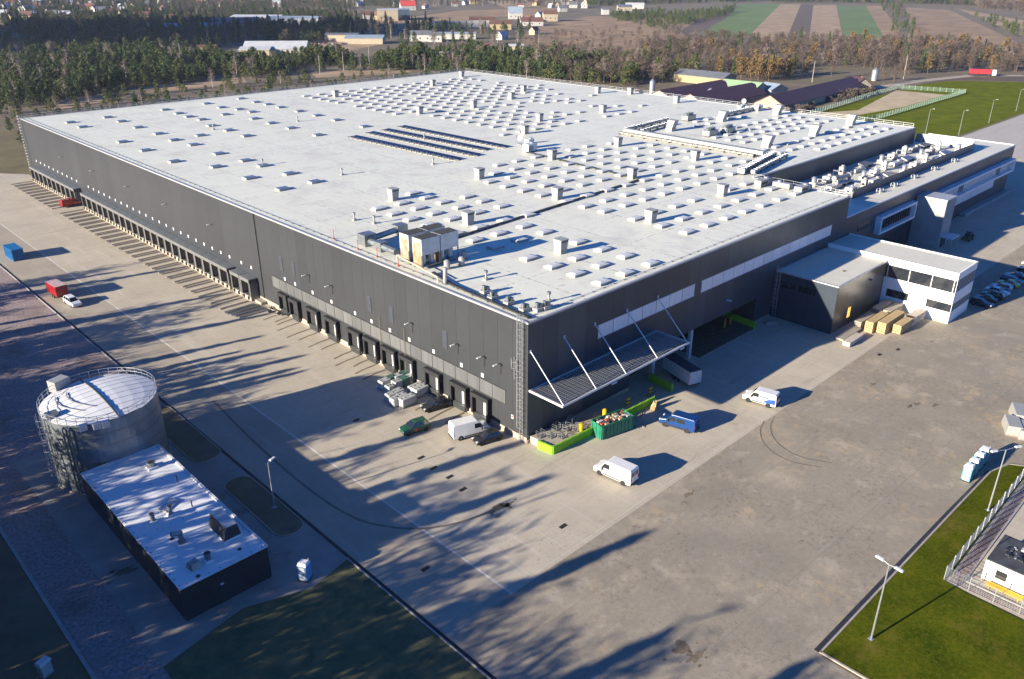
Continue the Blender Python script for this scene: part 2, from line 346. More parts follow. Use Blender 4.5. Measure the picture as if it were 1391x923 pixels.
# tyre marks on the yard: thin dark arcs lying on the surface
def ribbon(name, pts, w, m, z=0.004):
    mb = MB(); n = len(pts)
    for k in range(n - 1):
        a, b = Vector((*pts[k], 0)), Vector((*pts[k + 1], 0)); t = (b - a).normalized(); s_ = Vector((-t.y, t.x, 0)) * w / 2
        mb.face([(a - s_)[:2] + (z,), (b - s_)[:2] + (z,), (b + s_)[:2] + (z,), (a + s_)[:2] + (z,)])
    o = mb.build(name, m); o['kind'] = 'structure'; return o
tyrem = mat('tyre rubber on ground', (0.17, 0.145, 0.115), 0.9, 0, 0.3, 0.8)
def spline(P, n=8):
    out = []
    for i in range(len(P) - 1):
        p0 = P[max(i - 1, 0)]; p1 = P[i]; p2 = P[i + 1]; p3 = P[min(i + 2, len(P) - 1)]
        for k in range(n):
            t = k / n
            out.append(tuple(0.5 * (2 * p1[j] + (p2[j] - p0[j]) * t + (2 * p0[j] - 5 * p1[j] + 4 * p2[j] - p3[j]) * t * t + (3 * p1[j] - p0[j] - 3 * p2[j] + p3[j]) * t ** 3) for j in (0, 1)))
    return out + [P[-1]]
ribbon('tyre_mark', spline([tuple(G(*p)[:2]) for p in [(290, 545), (350, 605), (420, 665), (480, 703), (530, 716), (575, 718), (620, 711), (665, 696), (690, 688)]]), 0.38, tyrem)
for off in (0, 1):
    ribbon('tyre_mark', spline([tuple(G(p[0] - off * 14, p[1] + off * 6)[:2]) for p in [(1052, 566), (1047, 580), (1052, 596), (1068, 611), (1092, 622), (1130, 629)]]), 0.20, tyrem, 0.008)
mud = mat('mud stain', (0.18, 0.14, 0.095), 0.9, 0, 0.3, 0.6)
for k, yd in enumerate((66.5, 62.5, 56, 49.6, 42.3, 37.4, 32.2, 27.2, 20.6, 14.3, 9.4)):
    for s_ in (-1.3, 1.2):
        L2 = 3.2 + 2.4 * ((k * 5 + (s_ > 0) * 3) % 7) / 7
        ribbon('dock_stain', [(-0.6, yd + s_), (-0.6 - L2 * 0.5, yd + s_ - 0.1), (-0.6 - L2, yd + s_ - 0.5)], 0.42, mud, 0.005)
pale = mat('pale joint concrete', (0.60, 0.55, 0.47), 0.9, 0, 0.15, 0.5)
ribbon('slab_joint', [(-22.9, -20.4), (-22.9, 250)], 0.30, pale, 0.003)
def blot(pp, rx, seed, m=mud, name='mud_stain', asp=0.5, z=0.006):
    q = random.Random(seed); c = G(*pp); pts = []
    ph = [q.uniform(0, 6.28) for _ in range(6)]
    for k in range(44):
        a = 2 * math.pi * k / 44; r_ = rx * (0.8 + sum(math.sin((j + 2) * a + ph[j]) * 0.16 / (1 + 0.35 * j) for j in range(6)) + q.uniform(-0.04, 0.04)); pts.append((c.x + math.cos(a) * r_, c.y + math.sin(a) * r_ * asp))
    sheet(name, pts, z, m)
    for j in range(4):
        a = q.uniform(0, 6.28); d = rx * q.uniform(1.1, 1.9); r2 = rx * q.uniform(0.12, 0.3); sheet(name, [(c.x + math.cos(a) * d + r2 * math.cos(b * 0.7) * q.uniform(0.7, 1.2), c.y + math.sin(a) * d * asp + r2 * math.sin(b * 0.7) * 0.6) for b in range(9)], z, m)
for k, (p, r_) in enumerate([((676, 690), 1.6), ((690, 686), 0.9), ((170, 776), 1.5), ((925, 880), 1.5), ((945, 893), 1.2), ((1236, 552), 0.8), ((1246, 549), 0.9), ((1186, 522), 0.8), ((935, 672), 0.9), ((1090, 735), 0.3), ((1270, 551), 0.9)]):
    blot(p, r_, k + 3)
for k, p in enumerate([(572, 622), (589, 636), (611, 648), (629, 665), (765, 715), (578, 773), (643, 573), (1195, 482), (1220, 475), (484, 571)]):
    c = G(*p); o = MB().box(-0.55, 0.55, -0.28, 0.28, -0.05, 0.012).build('drain_grate', black, None, (c.x, c.y, 0)); o['kind'] = 'structure'
# ================================================================ main warehouse
WH = 18.76; XE = 186.5; YE = 226.3; NX = 95.2; NY = 22.5
WHOUSE = thing('warehouse', 'huge grey metal clad warehouse with white flat roof and loading docks', 'warehouse')
W = WHOUSE
# core behind the cladding panels (joint backing) ; portal recess cut out of the front
PX0, PX1, PZ, PD = 23.2, 61.2, 5.35, 13.0
cb = MB()
cb.box(0.12, 0.5, 0.1, YE - 0.1, 0, WH - 0.1)
cb.box(0.5, PX0, 0.12, 0.5, 0, WH - 0.1); cb.box(PX0, PX1, 0.12, 0.5, PZ, WH - 0.1); cb.box(PX1, NX, 0.12, 0.5, 0, WH - 0.1)
cb.box(NX - 0.3, NX, 0.5, NY, 0, WH - 0.1); cb.box(NX, XE, NY, NY + 0.4, 0, WH - 0.1)
cb.box(XE - 0.4, XE, NY + 0.4, YE - 0.1, 0, WH - 0.1); cb.box(0.5, XE - 0.4, YE - 0.5, YE - 0.1, 0, WH - 0.1)
cb.build('wall_core', joint, W)
pm = MB()
pm.box(PX0, PX1, PD, PD + 0.3, 0, PZ, 0); pm.box(PX0 - 0.3, PX0, 0.5, PD, 0, PZ, 0); pm.box(PX1, PX1 + 0.3, 0.5, PD, 0, PZ, 0)
pm.box(PX0 - 0.3, PX1 + 0.3, 0.5, PD + 0.3, PZ, PZ + 0.3, 0)
pm.build('loading_bay_lining', [darkm], W)
rf = MB()
rf.face([(0, 0, WH), (NX, 0, WH), (NX, NY, WH), (XE, NY, WH), (XE, YE, WH), (0, YE, WH)])
roof = rf.build('roof', [roofw], W)
cp = MB()                                              # parapet coping, 0.14 proud of the deck
def edge(p, q, w=0.34, h=0.12, mb=cp):
    t = Vector((q[0] - p[0], q[1] - p[1], 0)).normalized(); o = Vector((-t.y, t.x, 0)) * w
    e = Vector((t.y, -t.x, 0)) * 0.06
    mb.prism([(p[0] + e.x, p[1] + e.y), (q[0] + e.x, q[1] + e.y), (q[0] + o.x, q[1] + o.y), (p[0] + o.x, p[1] + o.y)], WH - 0.16, WH + h)
for a, b in (((0, 0), (NX, 0)), ((NX, 0), (NX, NY)), ((NX, NY), (XE, NY)), ((XE, NY), (XE, YE)), ((XE, YE), (0, YE)), ((0, YE), (0, 0))): edge(a, b)
cp.build('parapet_coping', coping, roof)
# cladding panels: 6 m wide, 4 cm joints
def panel_mesh(w, z0, z1, m, axis):
    mb = MB()
    if axis == 'y': mb.box(0.0, 0.12, 0.012, w - 0.012, z0, z1)
    else: mb.box(0.012, w - 0.012, 0.0, 0.12, z0, z1)
    me = bpy.data.meshes.new('wall_panel'); me.from_pydata(mb.v, [], mb.f); me.materials.append(m); me.update(); return me
pL = panel_mesh(3.0, 0.95, WH - 0.16, panelgrey, 'y'); pL6 = panel_mesh(6.0, 0.95, WH - 0.16, panelgrey, 'y')
y = 0.0
for k in range(26): link('wall_panel', pL, W, (0, y, 0)); y += 3.0
n6 = 24; w6 = (YE - y) / n6; pLx = panel_mesh(w6, 0.95, WH - 0.16, panelgrey, 'y')
for k in range(n6): link('wall_panel', pLx, W, (0, y + k * w6, 0))
pF = panel_mesh(3.0, 0.6, WH - 0.16, panelnavy, 'x'); pFp = panel_mesh(3.0, PZ, WH - 0.16, panelnavy, 'x')
k = 0
x = 0.0
xs = [0, 3, 6, 9, 12, 15, 18, 20.6, PX0]
while xs[-1] < PX1 - 3.2: xs.append(xs[-1] + (PX1 - PX0) / 13)
xs[-1] = xs[-1] if xs[-1] < PX1 - 0.5 else xs[-1]; xs.append(PX1)
nrest = 11
xs += [PX1 + (NX - PX1) * (i + 1) / nrest for i in range(nrest)]
for a, b in zip(xs, xs[1:]):
    me = panel_mesh(b - a, PZ if (a >= PX0 - 0.01 and b <= PX1 + 0.01) else 0.6, WH - 0.16, panelnavy, 'x'); link('wall_panel', me, W, (a, 0, 0))
me = panel_mesh((XE - NX) / 15, 0.6, WH - 0.16, panelnavy, 'x')
for k in range(15): link('wall_panel', me, W, (NX + k * (XE - NX) / 15, NY - 0.12, 0))
# plinth
pl = MB(); pl.box(-0.10, 0.11, 0.0, 77.0, 0, 0.95); pl.build('concrete_plinth', cream, W)
pl = MB(); pl.box(-0.10, 0.11, 77.0, YE, 0, 0.95); pl.build('concrete_plinth', cream, W)
pl = MB(); pl.box(0, PX0, -0.08, 0.11, 0, 0.6); pl.box(PX1, 67.0, -0.08, 0.11, 0, 0.6); pl.build('concrete_plinth', cream, W)
# translucent bands
def band(x0, x1, z0, z1, n, plane, m, fm):
    fr = MB(); t = 0.09
    if plane == 'x':   # on left wall, running along y
        fr.box(-0.10, 0.02, x0 - t, x1 + t, z1, z1 + t); fr.box(-0.10, 0.02, x0 - t, x1 + t, z0 - t, z0)
    else:
        fr.box(x0 - t, x1 + t, -0.10, 0.02, z1, z1 + t); fr.box(x0 - t, x1 + t, -0.10, 0.02, z0 - t, z0)
    f = fr.build('window_band_frame', fm, W); w = (x1 - x0) / n; mb = MB()
    if plane == 'x': mb.box(-0.07, 0.02, 0.05, w - 0.05, z0, z1)
    else: mb.box(0.07, w - 0.07, -0.07, 0.02, z0, z1)
    me = bpy.data.meshes.new('translucent_panel'); me.from_pydata(mb.v, [], mb.f); me.materials.append(m)
    for k in range(n): link('translucent_panel', me, f, (0, x0 + k * w, 0) if plane == 'x' else (x0 + k * w, 0, 0))
band(4.4, 70.9, 4.75, 6.95, 24, 'x', polycarb, darkm)
band(14.7, 39.6, 11.9, 14.0, 7, 'y', polyw, coping)
band(41.6, 88.6, 11.9, 14.0, 14, 'y', polyw, coping)
# louvres, wall lamps and dock number plates on the left wall
lou = MB()
for k in range(14): lou.box(-0.10, 0.0, 0, 1.0, k * 0.2, k * 0.2 + 0.14)
lou.box(-0.04, 0.01, -0.06, 1.06, -0.06, 2.86)
louv = mat('louvre bluish grey', (0.085, 0.095, 0.115), 0.45, 0.4)
l0 = lou.build('louvre', louv, W, (0, 37.0, 9.3))
for yy in (30.8, 17.2, 66.0, 61.5): link('louvre', l0.data, W, (0, yy, 9.2))
wl = MB(); wl.box(-0.06, 0.0, -0.08, 0.08, -1.7, 0.0, 0); wl.box(-1.1, 0.0, -0.05, 0.05, 0.0, 0.08, 0); wl.box(-1.5, -0.7, -0.14, 0.14, 0.06, 0.16, 1)
w0 = wl.build('wall_lamp', [black, steelw], W, (0, 56.5, 10.9))
for yy in (48.8, 25.8, 14.7, 8.8, 5.4): link('wall_lamp', w0.data, W, (0, yy, 10.9))
w1 = MB().box(-0.9, 0.0, -0.05, 0.05, 0, 0.07, 0).box(-1.2, -0.5, -0.16, 0.16, 0.05, 0.16, 1).build('wall_lamp', [black, steelw], W, (0, 190, 12.2))
for yy in (165, 141, 118, 95): link('wall_lamp', w1.data, W, (0, yy, 12.2))
MB().box(-0.3, 0.3, -0.9, 0.0, 0, 0.14).build('wall_lamp', steelw, W, (50.5, 0, 8.0))
np_ = MB().box(-0.05, 0.0, -0.28, 0.28, -0.32, 0.32); s0 = np_.build('number_plate', steelw, W, (0, 65.8, 7.6))
for yy in (62, 55.8, 49.5, 42.1, 37.2, 32.0, 26.8, 20.6, 14.0, 9.3): link('number_plate', s0.data, W, (0, yy, 7.6))
farY = [219.0 - 4.08 * k for k in range(10)] + [172.8 - 4.0 * k for k in range(22)] + [83.6, 79.4]
for yy in farY: link('number_plate', s0.data, W, (0, yy, 6.45))
# sign plates near the corner
sp = MB().box(-0.04, 0.0, -0.22, 0.22, -0.3, 0.3, 0).box(-0.05, -0.04, -0.16, 0.16, -0.1, 0.2, 1).build('safety_sign', [steelw, mat('sign red', (0.6, 0.05, 0.03), 0.5)], W, (0, 3.0, 3.2))
# ---- docks (near: black rubber shelters; far: grey steel dock houses)
def near_dock(y0, y1):
    a = MB(); w = 0.38
    a.box(-0.75, -0.06, y0, y0 + w, 0.95, 4.25); a.box(-0.75, -0.06, y1 - w, y1, 0.95, 4.25)
    a.taper(-0.80, -0.06, y0 - 0.04, y1 + 0.04, 3.75, 4.4, 0.0, 0.0)
    s = a.build('dock_shelter', black, W)
    MB().box(-0.10, -0.05, y0 + w, y1 - w, 1.1, 3.75).build('door_leaf', darkm, s)
    MB().box(-0.14, -0.10, y0 + w + 0.05, (y0 + y1) / 2 - 0.35, 1.1, 3.2).build('door_panel', steelw, s)
    MB().box(-0.55, -0.10, y0 + w + 0.15, y1 - w - 0.15, 0.05, 1.0, 0, 1).build('dock_pit', [darkm, galvd], s)
    MB().box(-0.42, -0.10, y0 + 0.05, y0 + 0.4, 0.35, 0.98).build('dock_bumper', black, s); MB().box(-0.42, -0.10, y1 - 0.4, y1 - 0.05, 0.35, 0.98).build('dock_bumper', black, s)
for q in ((65.0, 68.2), (60.8, 64.2), (54.0, 57.9), (47.6, 51.6), (40.4, 44.2), (35.5, 39.3), (30.3, 34.1), (25.4, 29.1), (18.7, 22.5), (12.4, 16.2), (7.5, 11.3)): near_dock(*q)
dh = mat('grey dock house cladding', (0.155, 0.155, 0.155), 0.5, 0.2, 0.12, 0.8, coords='obj')
a = MB(); a.box(-1.9, -0.08, -2.0, -1.62, 0.9, 4.5, 0); a.box(-1.9, -0.08, 1.62, 2.0, 0.9, 4.5, 0)
a.taper(-2.0, -0.08, -2.0, 2.0, 4.0, 4.75, 0.0, 0.0, 0, 1)
a.box(-1.95, -1.78, -1.62, -1.30, 1.0, 4.0, 2); a.box(-1.95, -1.78, 1.30, 1.62, 1.0, 4.0, 2)
FDm = a.build('dock_house', [dh, galvd, black], W, (0, farY[0], 0))
ddo = MB().box(-0.6, -0.5, -1.62, 1.62, 1.0, 4.0, 0).box(-1.7, -0.09, -1.62, 1.62, 0.9, 1.0, 1).build('dock_door', [doorb, galvd], FDm)
dba = MB().box(-1.85, -0.11, -1.9, 1.9, 0.0, 0.9, 0).box(-2.1, -1.85, -1.2, -0.8, 0.3, 0.9, 1).box(-2.1, -1.85, 0.8, 1.2, 0.3, 0.9, 1).build('dock_base', [cream, black], FDm)
wg = MB()
for s_ in (-1.35, 1.35):
    wg.tube((-8.2, s_, 0.16), (-2.2, s_, 0.16), 0.12, 6); wg.tube((-8.2, s_, 0.16), (-8.6, s_ * 1.15, 0.14), 0.12, 6)
wgo = wg.build('wheel_guide', cream, FDm)
for yy in farY[1:]: clone(FDm, W, (0, yy, 0))
MB().box(-1.4, -0.12, 74.3, 76.9, 0.0, 0.55).build('dock_step', cream, W)
MB().box(-0.16, -0.02, 75.2, 75.5, 0.95, WH - 0.2).build('downpipe', darkm, W)
gas = MB().path([(-0.25, 27.9, 0.2), (-0.25, 27.9, 9.3)], 0.045, 6); gas.build('gas_pipe', mat('dull yellow pipe', (0.22, 0.19, 0.07), 0.6), W)
gas = MB().path([(-0.25, 34.6, 0.2), (-0.25, 34.6, 9.3)], 0.045, 6); gas.build('gas_pipe', mat('dull yellow pipe', (0.22, 0.19, 0.07), 0.6), W)
# ---- caged ladders
def ladder(parent, x, y, z0, z1, ax, ay, m=galv, cage=True, name='caged_ladder'):
    mb = MB(); ux, uy = -ay, ax      # (ax,ay) = outward from the wall
    def P(o, s, z): return (x + ax * o + ux * s, y + ay * o + uy * s, z)
    for s in (-0.3, 0.3): mb.tube(P(0.25, s, z0), P(0.25, s, z1 + 1.1), 0.05, 4)
    z = z0 + 0.4
    while z < z1 + 0.4: mb.tube(P(0.25, -0.3, z), P(0.25, 0.3, z), 0.03, 4); z += 0.6
    if cage:
        z = z0 + 2.2
        while z < z1 + 1.1:
            pts = [P(0.25, -0.3, z), P(0.7, -0.45, z), P(1.05, 0, z), P(0.7, 0.45, z), P(0.25, 0.3, z)]; mb.path(pts, 0.035, 4); z += 0.9
        for o, s in ((0.7, -0.45), (1.05, 0), (0.7, 0.45)): mb.tube(P(o, s, z0 + 2.2), P(o, s, z1 + 1.1), 0.035, 4)
    return mb.build(name, m, parent)
ladder(W, 0, 1.0, 0.4, WH, -1, 0); ladder(W, 0, 2.1, 9.5, 12.0, -1, 0)
ladder(W, 0, YE - 0.9, 0.4, WH, -1, 0)
# roof edge guard rails
def rail(pts, parent, z, h=1.1, step=3.0, r=0.035, name='guard_rail', m=galv):
    mb = MB()
    for a, b in zip(pts, pts[1:]):
        L_ = math.dist(a, b); n = max(1, round(L_ / step))
        for k in range(n + 1):
            t = k / n; p = (a[0] + (b[0] - a[0]) * t, a[1] + (b[1] - a[1]) * t); mb.tube((*p, z), (*p, z + h), r, 4)
        for hh in (h * 0.5, h): mb.tube((*a, z + hh), (*b, z + hh), r, 4)
    return mb.build(name, m, parent)
rail([(0.5, YE - 0.5), (XE - 0.5, YE - 0.5)], roof, WH, 1.15, 3.0, 0.045)
rail([(XE - 0.5, YE - 0.5), (XE - 0.5, NY + 0.6)], roof, WH, 1.15, 3.0, 0.045)
rail([(NX + 0.3, NY + 0.3), (NX - 0.4, NY - 0.3), (NX - 0.4, 0.8)], roof, WH, 1.0, 2.4, 0.035)
lw = MB()                                              # lightning wire on small blocks just inside the eaves
for a, b in (((1.6, 1.5), (1.6, YE - 2)), ((1.6, 1.5), (NX - 1, 1.5))):
    lw.tube((*a, WH + 0.12), (*b, WH + 0.12), 0.03, 4); n = int(math.dist(a, b) / 2.4)
    for k in range(n): 
        t = (k + 0.5) / n; p = (a[0] + (b[0] - a[0]) * t, a[1] + (b[1] - a[1]) * t); lw.box(p[0] - 0.12, p[0] + 0.12, p[1] - 0.12, p[1] + 0.12, WH, WH + 0.12)
o = lw.build('lightning_wire', [galvd], roof)
# ---- skylights
sk = MB(); sk.box(-1.35, 1.35, -0.9, 0.9, 0, 0.36, 0); sk.taper(-1.30, 1.30, -0.85, 0.85, 0.36, 0.50, 0.55, 0.40, 1)
sk_m = bpy.data.meshes.new('skylight'); sk_m.from_pydata(sk.v, [], sk.f); sk_m.materials.append(whitep); sk_m.materials.append(skydome); sk_m.polygons.foreach_set('material_index', sk.m)
sg = MB(); sg.box(-1.3, 1.3, -1.0, 1.0, 0, 0.42, 0); sg.box(-1.15, 1.15, -0.85, 0.85, 0.42, 0.47, 1)
sg_m = bpy.data.meshes.new('skylight'); sg_m.from_pydata(sg.v, [], sg.f); sg_m.materials.append(whitep); sg_m.materials.append(skyglass); sg_m.polygons.foreach_set('material_index', sg.m)
vents = [(25, 17.2), (50.2, 17.6), (76.6, 19), (24.9, 40.4), (50, 41.2), (75.2, 41.6), (101.3, 42.5), (25.3, 64), (50.3, 65.4), (76.6, 67.7), (101.2, 66.8),
         (96, 96.7), (114, 108.2), (141, 105.4), (96, 145), (116.8, 142), (140, 147.5), (97.5, 196.6), (142.6, 195.6), (170, 209.5), (156.7, 158), (174, 135.6), (193 - 12, 125.5), (175.7, 100.8)]
slant = [(129.8, 70.3), (128.7, 38.6), (152.2, 37.4), (176.8, 38.2), (178, 63.3), (154.5, 68.9)]
sparse = [(8.8, 206.6), (8.7, 195.6), (20.4, 208.2), (20.7, 197.4), (20.3, 183.4), (20.5, 169.1), (19.7, 156.8), (39.7, 210.2), (39.9, 199.9), (39.4, 191.2), (40, 183.3), (37.2, 170.9), (37.4, 160.1), (36.9, 148.5), (8.5, 164.1), (8.5, 148.5), (8.2, 130.1), (55.7, 213.4), (55.6, 201.9), (58, 194), (49.7, 187.3), (58.3, 185.7), (70, 216.2), (20.2, 131.3), (21.2, 119), (12.9, 117.6)]
s7 = 1391 / 320
for a_, b_ in ((400, 285 - 55), (360, 285), (510, 335), (670, 375), (770, 408), (690, 480), (925, 455), (1075, 503), (885, 545), (495, 408), (715, 90), (720, 132), (820, 158), (935, 187), (985, 88), (1090, 113), (1205, 140), (1095, 228), (1370, 178), (730, 35), (875, 65), (800, 48)):
    p = G(180 + a_ / s7, 130 + b_ / s7, WH + 0.4); sparse.append((p.x, p.y))
sparse = [p for i, p in enumerate(sparse) if all(math.dist(p, q) > 4.5 for q in sparse[:i])]
cand = []
rowsN = [y_ for y_ in [3.2 + 5.15 * k for k in range(14)] if not 22.5 < y_ < 26.0]
for x_ in (18.9, 24.6, 31.0): cand += [(x_, y_) for y_ in [3.1, 8.2, 13.1, 18.6, 26.6, 31.8, 37.0, 44.6, 49.8, 55.0, 60.2, 65.0] if not (x_ < 24 and y_ > 63)]
cand += [(37.4, 44.6), (37.4, 50), (36.8, 36.5), (37.4, 55)]
for k in range(8): cand += [(49.5 + 6.5 * k, y_) for y_ in (8.9, 14.4, 20.6, 28.0, 33.0, 38.2, 45.0, 50.3, 55.6, 61, 66.2, 72) if not (y_ > 66.3 and k < 2) and not (k == 7 and y_ < 26)]
cand += [(102.6, y_) for y_ in (28.5, 33, 38.2, 45, 50.3, 55.6, 61, 70)]; cand += [(109, y_) for y_ in (33, 38.2, 45, 50.3, 55.6, 61)]
ZB = [(395, 131), (440, 117), (600, 103), (640, 103), (720, 112), (880, 140), (850, 160), (780, 172), (690, 186), (655, 170), (560, 159), (440, 142)]
for i in range(17):
    for j in range(22):
        x_, y_ = 84 + 6.45 * i, 88 + 5.6 * j
        pp = pix((x_, y_, WH))
        if inpoly(pp[0], pp[1], ZB) and y_ < YE - 4:
            if y_ < 150 and x_ > 120 and rnd.random() < 0.32: continue
            if x_ > 150 and rnd.random() < 0.45: continue
            if j % 6 == 4 and i % 4 == 1: continue
            cand.append((x_, y_))
ZR = [(930, 168), (965, 158), (1062, 155), (1200, 172), (1258, 180), (1062, 212), (990, 196)]
for i in range(14):
    for j in range(12):
        x_, y_ = 118 + 6.0 * i, 27.5 + 4.6 * j; pp = pix((x_, y_, WH))
        if inpoly(pp[0], pp[1], ZR) and x_ < 184 and (j % 5 != 3) : cand.append((x_, y_))
cand = [c for c in cand if all(math.dist(c, v) > 2.3 for v in vents + slant)]
order = sorted(cand, key=lambda p: math.dist(p, CAM[:2]))
allp = [(p, sg_m, True) for p in sparse] + [(p, sk_m, False) for p in order]
for (p, me, g_) in allp[:300]:
    o = link('skylight', me, roof, (p[0], p[1], WH)); o.scale = (1.0, 1.0, 1.0)
rest = MB()
for (p, me, g_) in allp[300:]:
    i = len(rest.v); rest.v += [(v[0] + p[0], v[1] + p[1], v[2] + WH) for v in sk.v]; rest.f += [tuple(i + a for a in f) for f in sk.f]; rest.m += sk.m
if rest.v: tag(rest.build('distant_skylights', [whitep, skydome], roof), kind='stuff')
# ---- white roof ventilators
vt = MB(); vt.box(-0.82, 0.82, -0.82, 0.82, 0, 0.4, 0); vt.taper(-0.74, 0.74, -0.74, 0.74, 0.4, 2.3, -0.16, -0.16, 0)
vt.box(-0.95, 0.95, -0.95, 0.95, 2.3, 2.42, 0)
for k in range(6): vt.box(-0.80 + k * 0.28, -0.62 + k * 0.28, -0.92, -0.85, 1.95, 2.2, 1)
v0 = None
for p in vents:
    if v0 is None: v0 = vt.build('roof_ventilator', [whitep, darkm], roof, (*p, WH))
    else: link('roof_ventilator', v0.data, roof, (*p, WH))
sl_ = MB(); sl_.box(-1.1, 1.1, -1.1, 1.1, 0, 0.8, 0)
i = len(sl_.v); sl_.v += [(-1.0, -1.0, 0.8), (1.0, -1.0, 0.8), (1.0, 1.0, 0.8), (-1.0, 1.0, 0.8), (-0.1, -1.3, 3.0), (1.9, -1.3, 3.0), (1.9, 1.3, 3.0), (-0.1, 1.3, 3.0)]
for q in ((4, 5, 6, 7), (0, 1, 5, 4), (1, 2, 6, 5), (2, 3, 7, 6), (3, 0, 4, 7)): sl_.f.append(tuple(i + a for a in q)); sl_.m.append(0)
v1 = None
for p in slant:
    if v1 is None: v1 = sl_.build('slanted_ventilator', [whitep], roof, (*p, WH))
    else: link('slanted_ventilator', v1.data, roof, (*p, WH))
pv = MB(); pv.tube((0, 0, 0), (0, 0, 1.25), 0.16, 8, 0); pv.tube((0, 0, 1.15), (0, 0, 1.5), 0.30, 8, 1); pv.box(-0.35, 0.35, -0.35, 0.35, 0, 0.3, 0)
p0 = None
for p in [(11.1, 57.1), (12.6, 52.8), (7.3, 16.3), (7.7, 3.5), (35, 165), (22, 112), (60, 160), (52, 84), (70, 110), (30, 90), (112, 118)]:
    if p0 is None: p0 = pv.build('vent_pipe', [whitep, galvd], roof, (*p, WH))
    else: link('vent_pipe', p0.data, roof, (*p, WH))
fb = MB(); fb.box(-0.7, 0.7, -0.5, 0.5, 0, 0.55, 0); fb.tube((-0.25, 0, 0.5), (-0.25, 0, 1.3), 0.28, 8, 1); fb.box(0.0, 0.6, -0.35, 0.35, 0.5, 1.0, 1)
f0 = None
for p in [(2.6, 9.7), (2.9, 6.7), (2.7, 3.4), (4.2, 2.2), (3.4, 12.2), (5.4, 1.9)]:
    if f0 is None: f0 = fb.build('fan_box', [whitep, galvd], roof, (*p, WH))
    else: link('fan_box', f0.data, roof, (*p, WH))
# ================================================================ plant on the roof
def tray(pts, name, label, w=0.45, h=0.35, m=None, z=WH):
    mb = MB()
    for a, b in zip(pts, pts[1:]):
        t = Vector((b[0] - a[0], b[1] - a[1], 0)).normalized(); o = Vector((-t.y, t.x, 0)) * w / 2
        mb.prism([(a[0] - o.x, a[1] - o.y), (b[0] - o.x, b[1] - o.y), (b[0] + o.x, b[1] + o.y), (a[0] + o.x, a[1] + o.y)], z + 0.12, z + h)
        n = max(1, int(math.dist(a, b) / 3))
        for k in range(n):
            q = (k + 0.5) / n; c = (a[0] + (b[0] - a[0]) * q, a[1] + (b[1] - a[1]) * q); mb.box(c[0] - 0.3, c[0] + 0.3, c[1] - 0.15, c[1] + 0.15, z, z + 0.12)
    return tag(mb.build(name, m or darkm), label, 'cable tray')
tray([(14.0, 35.0), (75.2, 39.2), (78.0, 79.0)], 'cable_tray', 'long dark cable tray running from the chillers across the white roof')
tray([(3.2, 24.0), (1.9, 18), (1.2, 0.9)], 'cable_tray', 'dark cable tray along the roof edge above the loading docks', 0.5)
# solar arrays
rows = [((57.6, 127), (59.3, 83)), ((64.6, 128.7), (65.9, 83.2)), ((70.4, 129.3), (72.2, 87)), ((77.1, 130.3), (78.2, 85.8))]
NPAN = 21
for k, (a, b) in enumerate(rows):
    lab = ['solar panel row standing closest to the roof eaves above the docks', 'second row of the black solar panels, counted from the dock side', 'third row of the black solar panels, counted from the dock side', 'solar panel row bordering the field of skylights'][k]
    t = thing('solar_array', lab, 'solar panels', (a[0], a[1], WH), 0, 'solar panel rows on the white roof')
    L_ = math.dist(a, b); d = ((b[0] - a[0]) / L_, (b[1] - a[1]) / L_); w = L_ / NPAN
    t.rotation_euler = (0, 0, math.atan2(d[1], d[0]))
    if k == 0:
        q = MB(); i = 0
        q.v += [(0.06, -1.5, 0.42), (w - 0.06, -1.5, 0.42), (w - 0.06, -0.02, 0.14), (0.06, -0.02, 0.14), (0.06, 1.5, 0.42), (w - 0.06, 1.5, 0.42), (w - 0.06, 0.02, 0.14), (0.06, 0.02, 0.14)]
        q.f += [(0, 1, 2, 3), (7, 6, 5, 4)]; q.m += [0, 0]
        q.box(0.02, 0.06, -1.5, 1.5, 0.1, 0.30, 1); q.box(0.1, w - 0.1, -0.03, 0.03, 0.0, 0.16, 1); q.box(0.1, 0.2, -1.5, -1.4, 0, 0.4, 1); q.box(0.1, 0.2, 1.4, 1.5, 0, 0.4, 1)
        pme = bpy.data.meshes.new('solar_panel'); pme.from_pydata(q.v, [], q.f); pme.materials.append(pvm); pme.materials.append(galv); pme.polygons.foreach_set('material_index', q.m)
    for j in range(NPAN): link('solar_panel', pme, t, (j * w, 0, 0))
    MB().box(-0.1, L_ + 0.1, -1.2, -1.1, 0.0, 0.10).box(-0.1, L_ + 0.1, 1.1, 1.2, 0.0, 0.10).build('mounting_rail', galv, t)
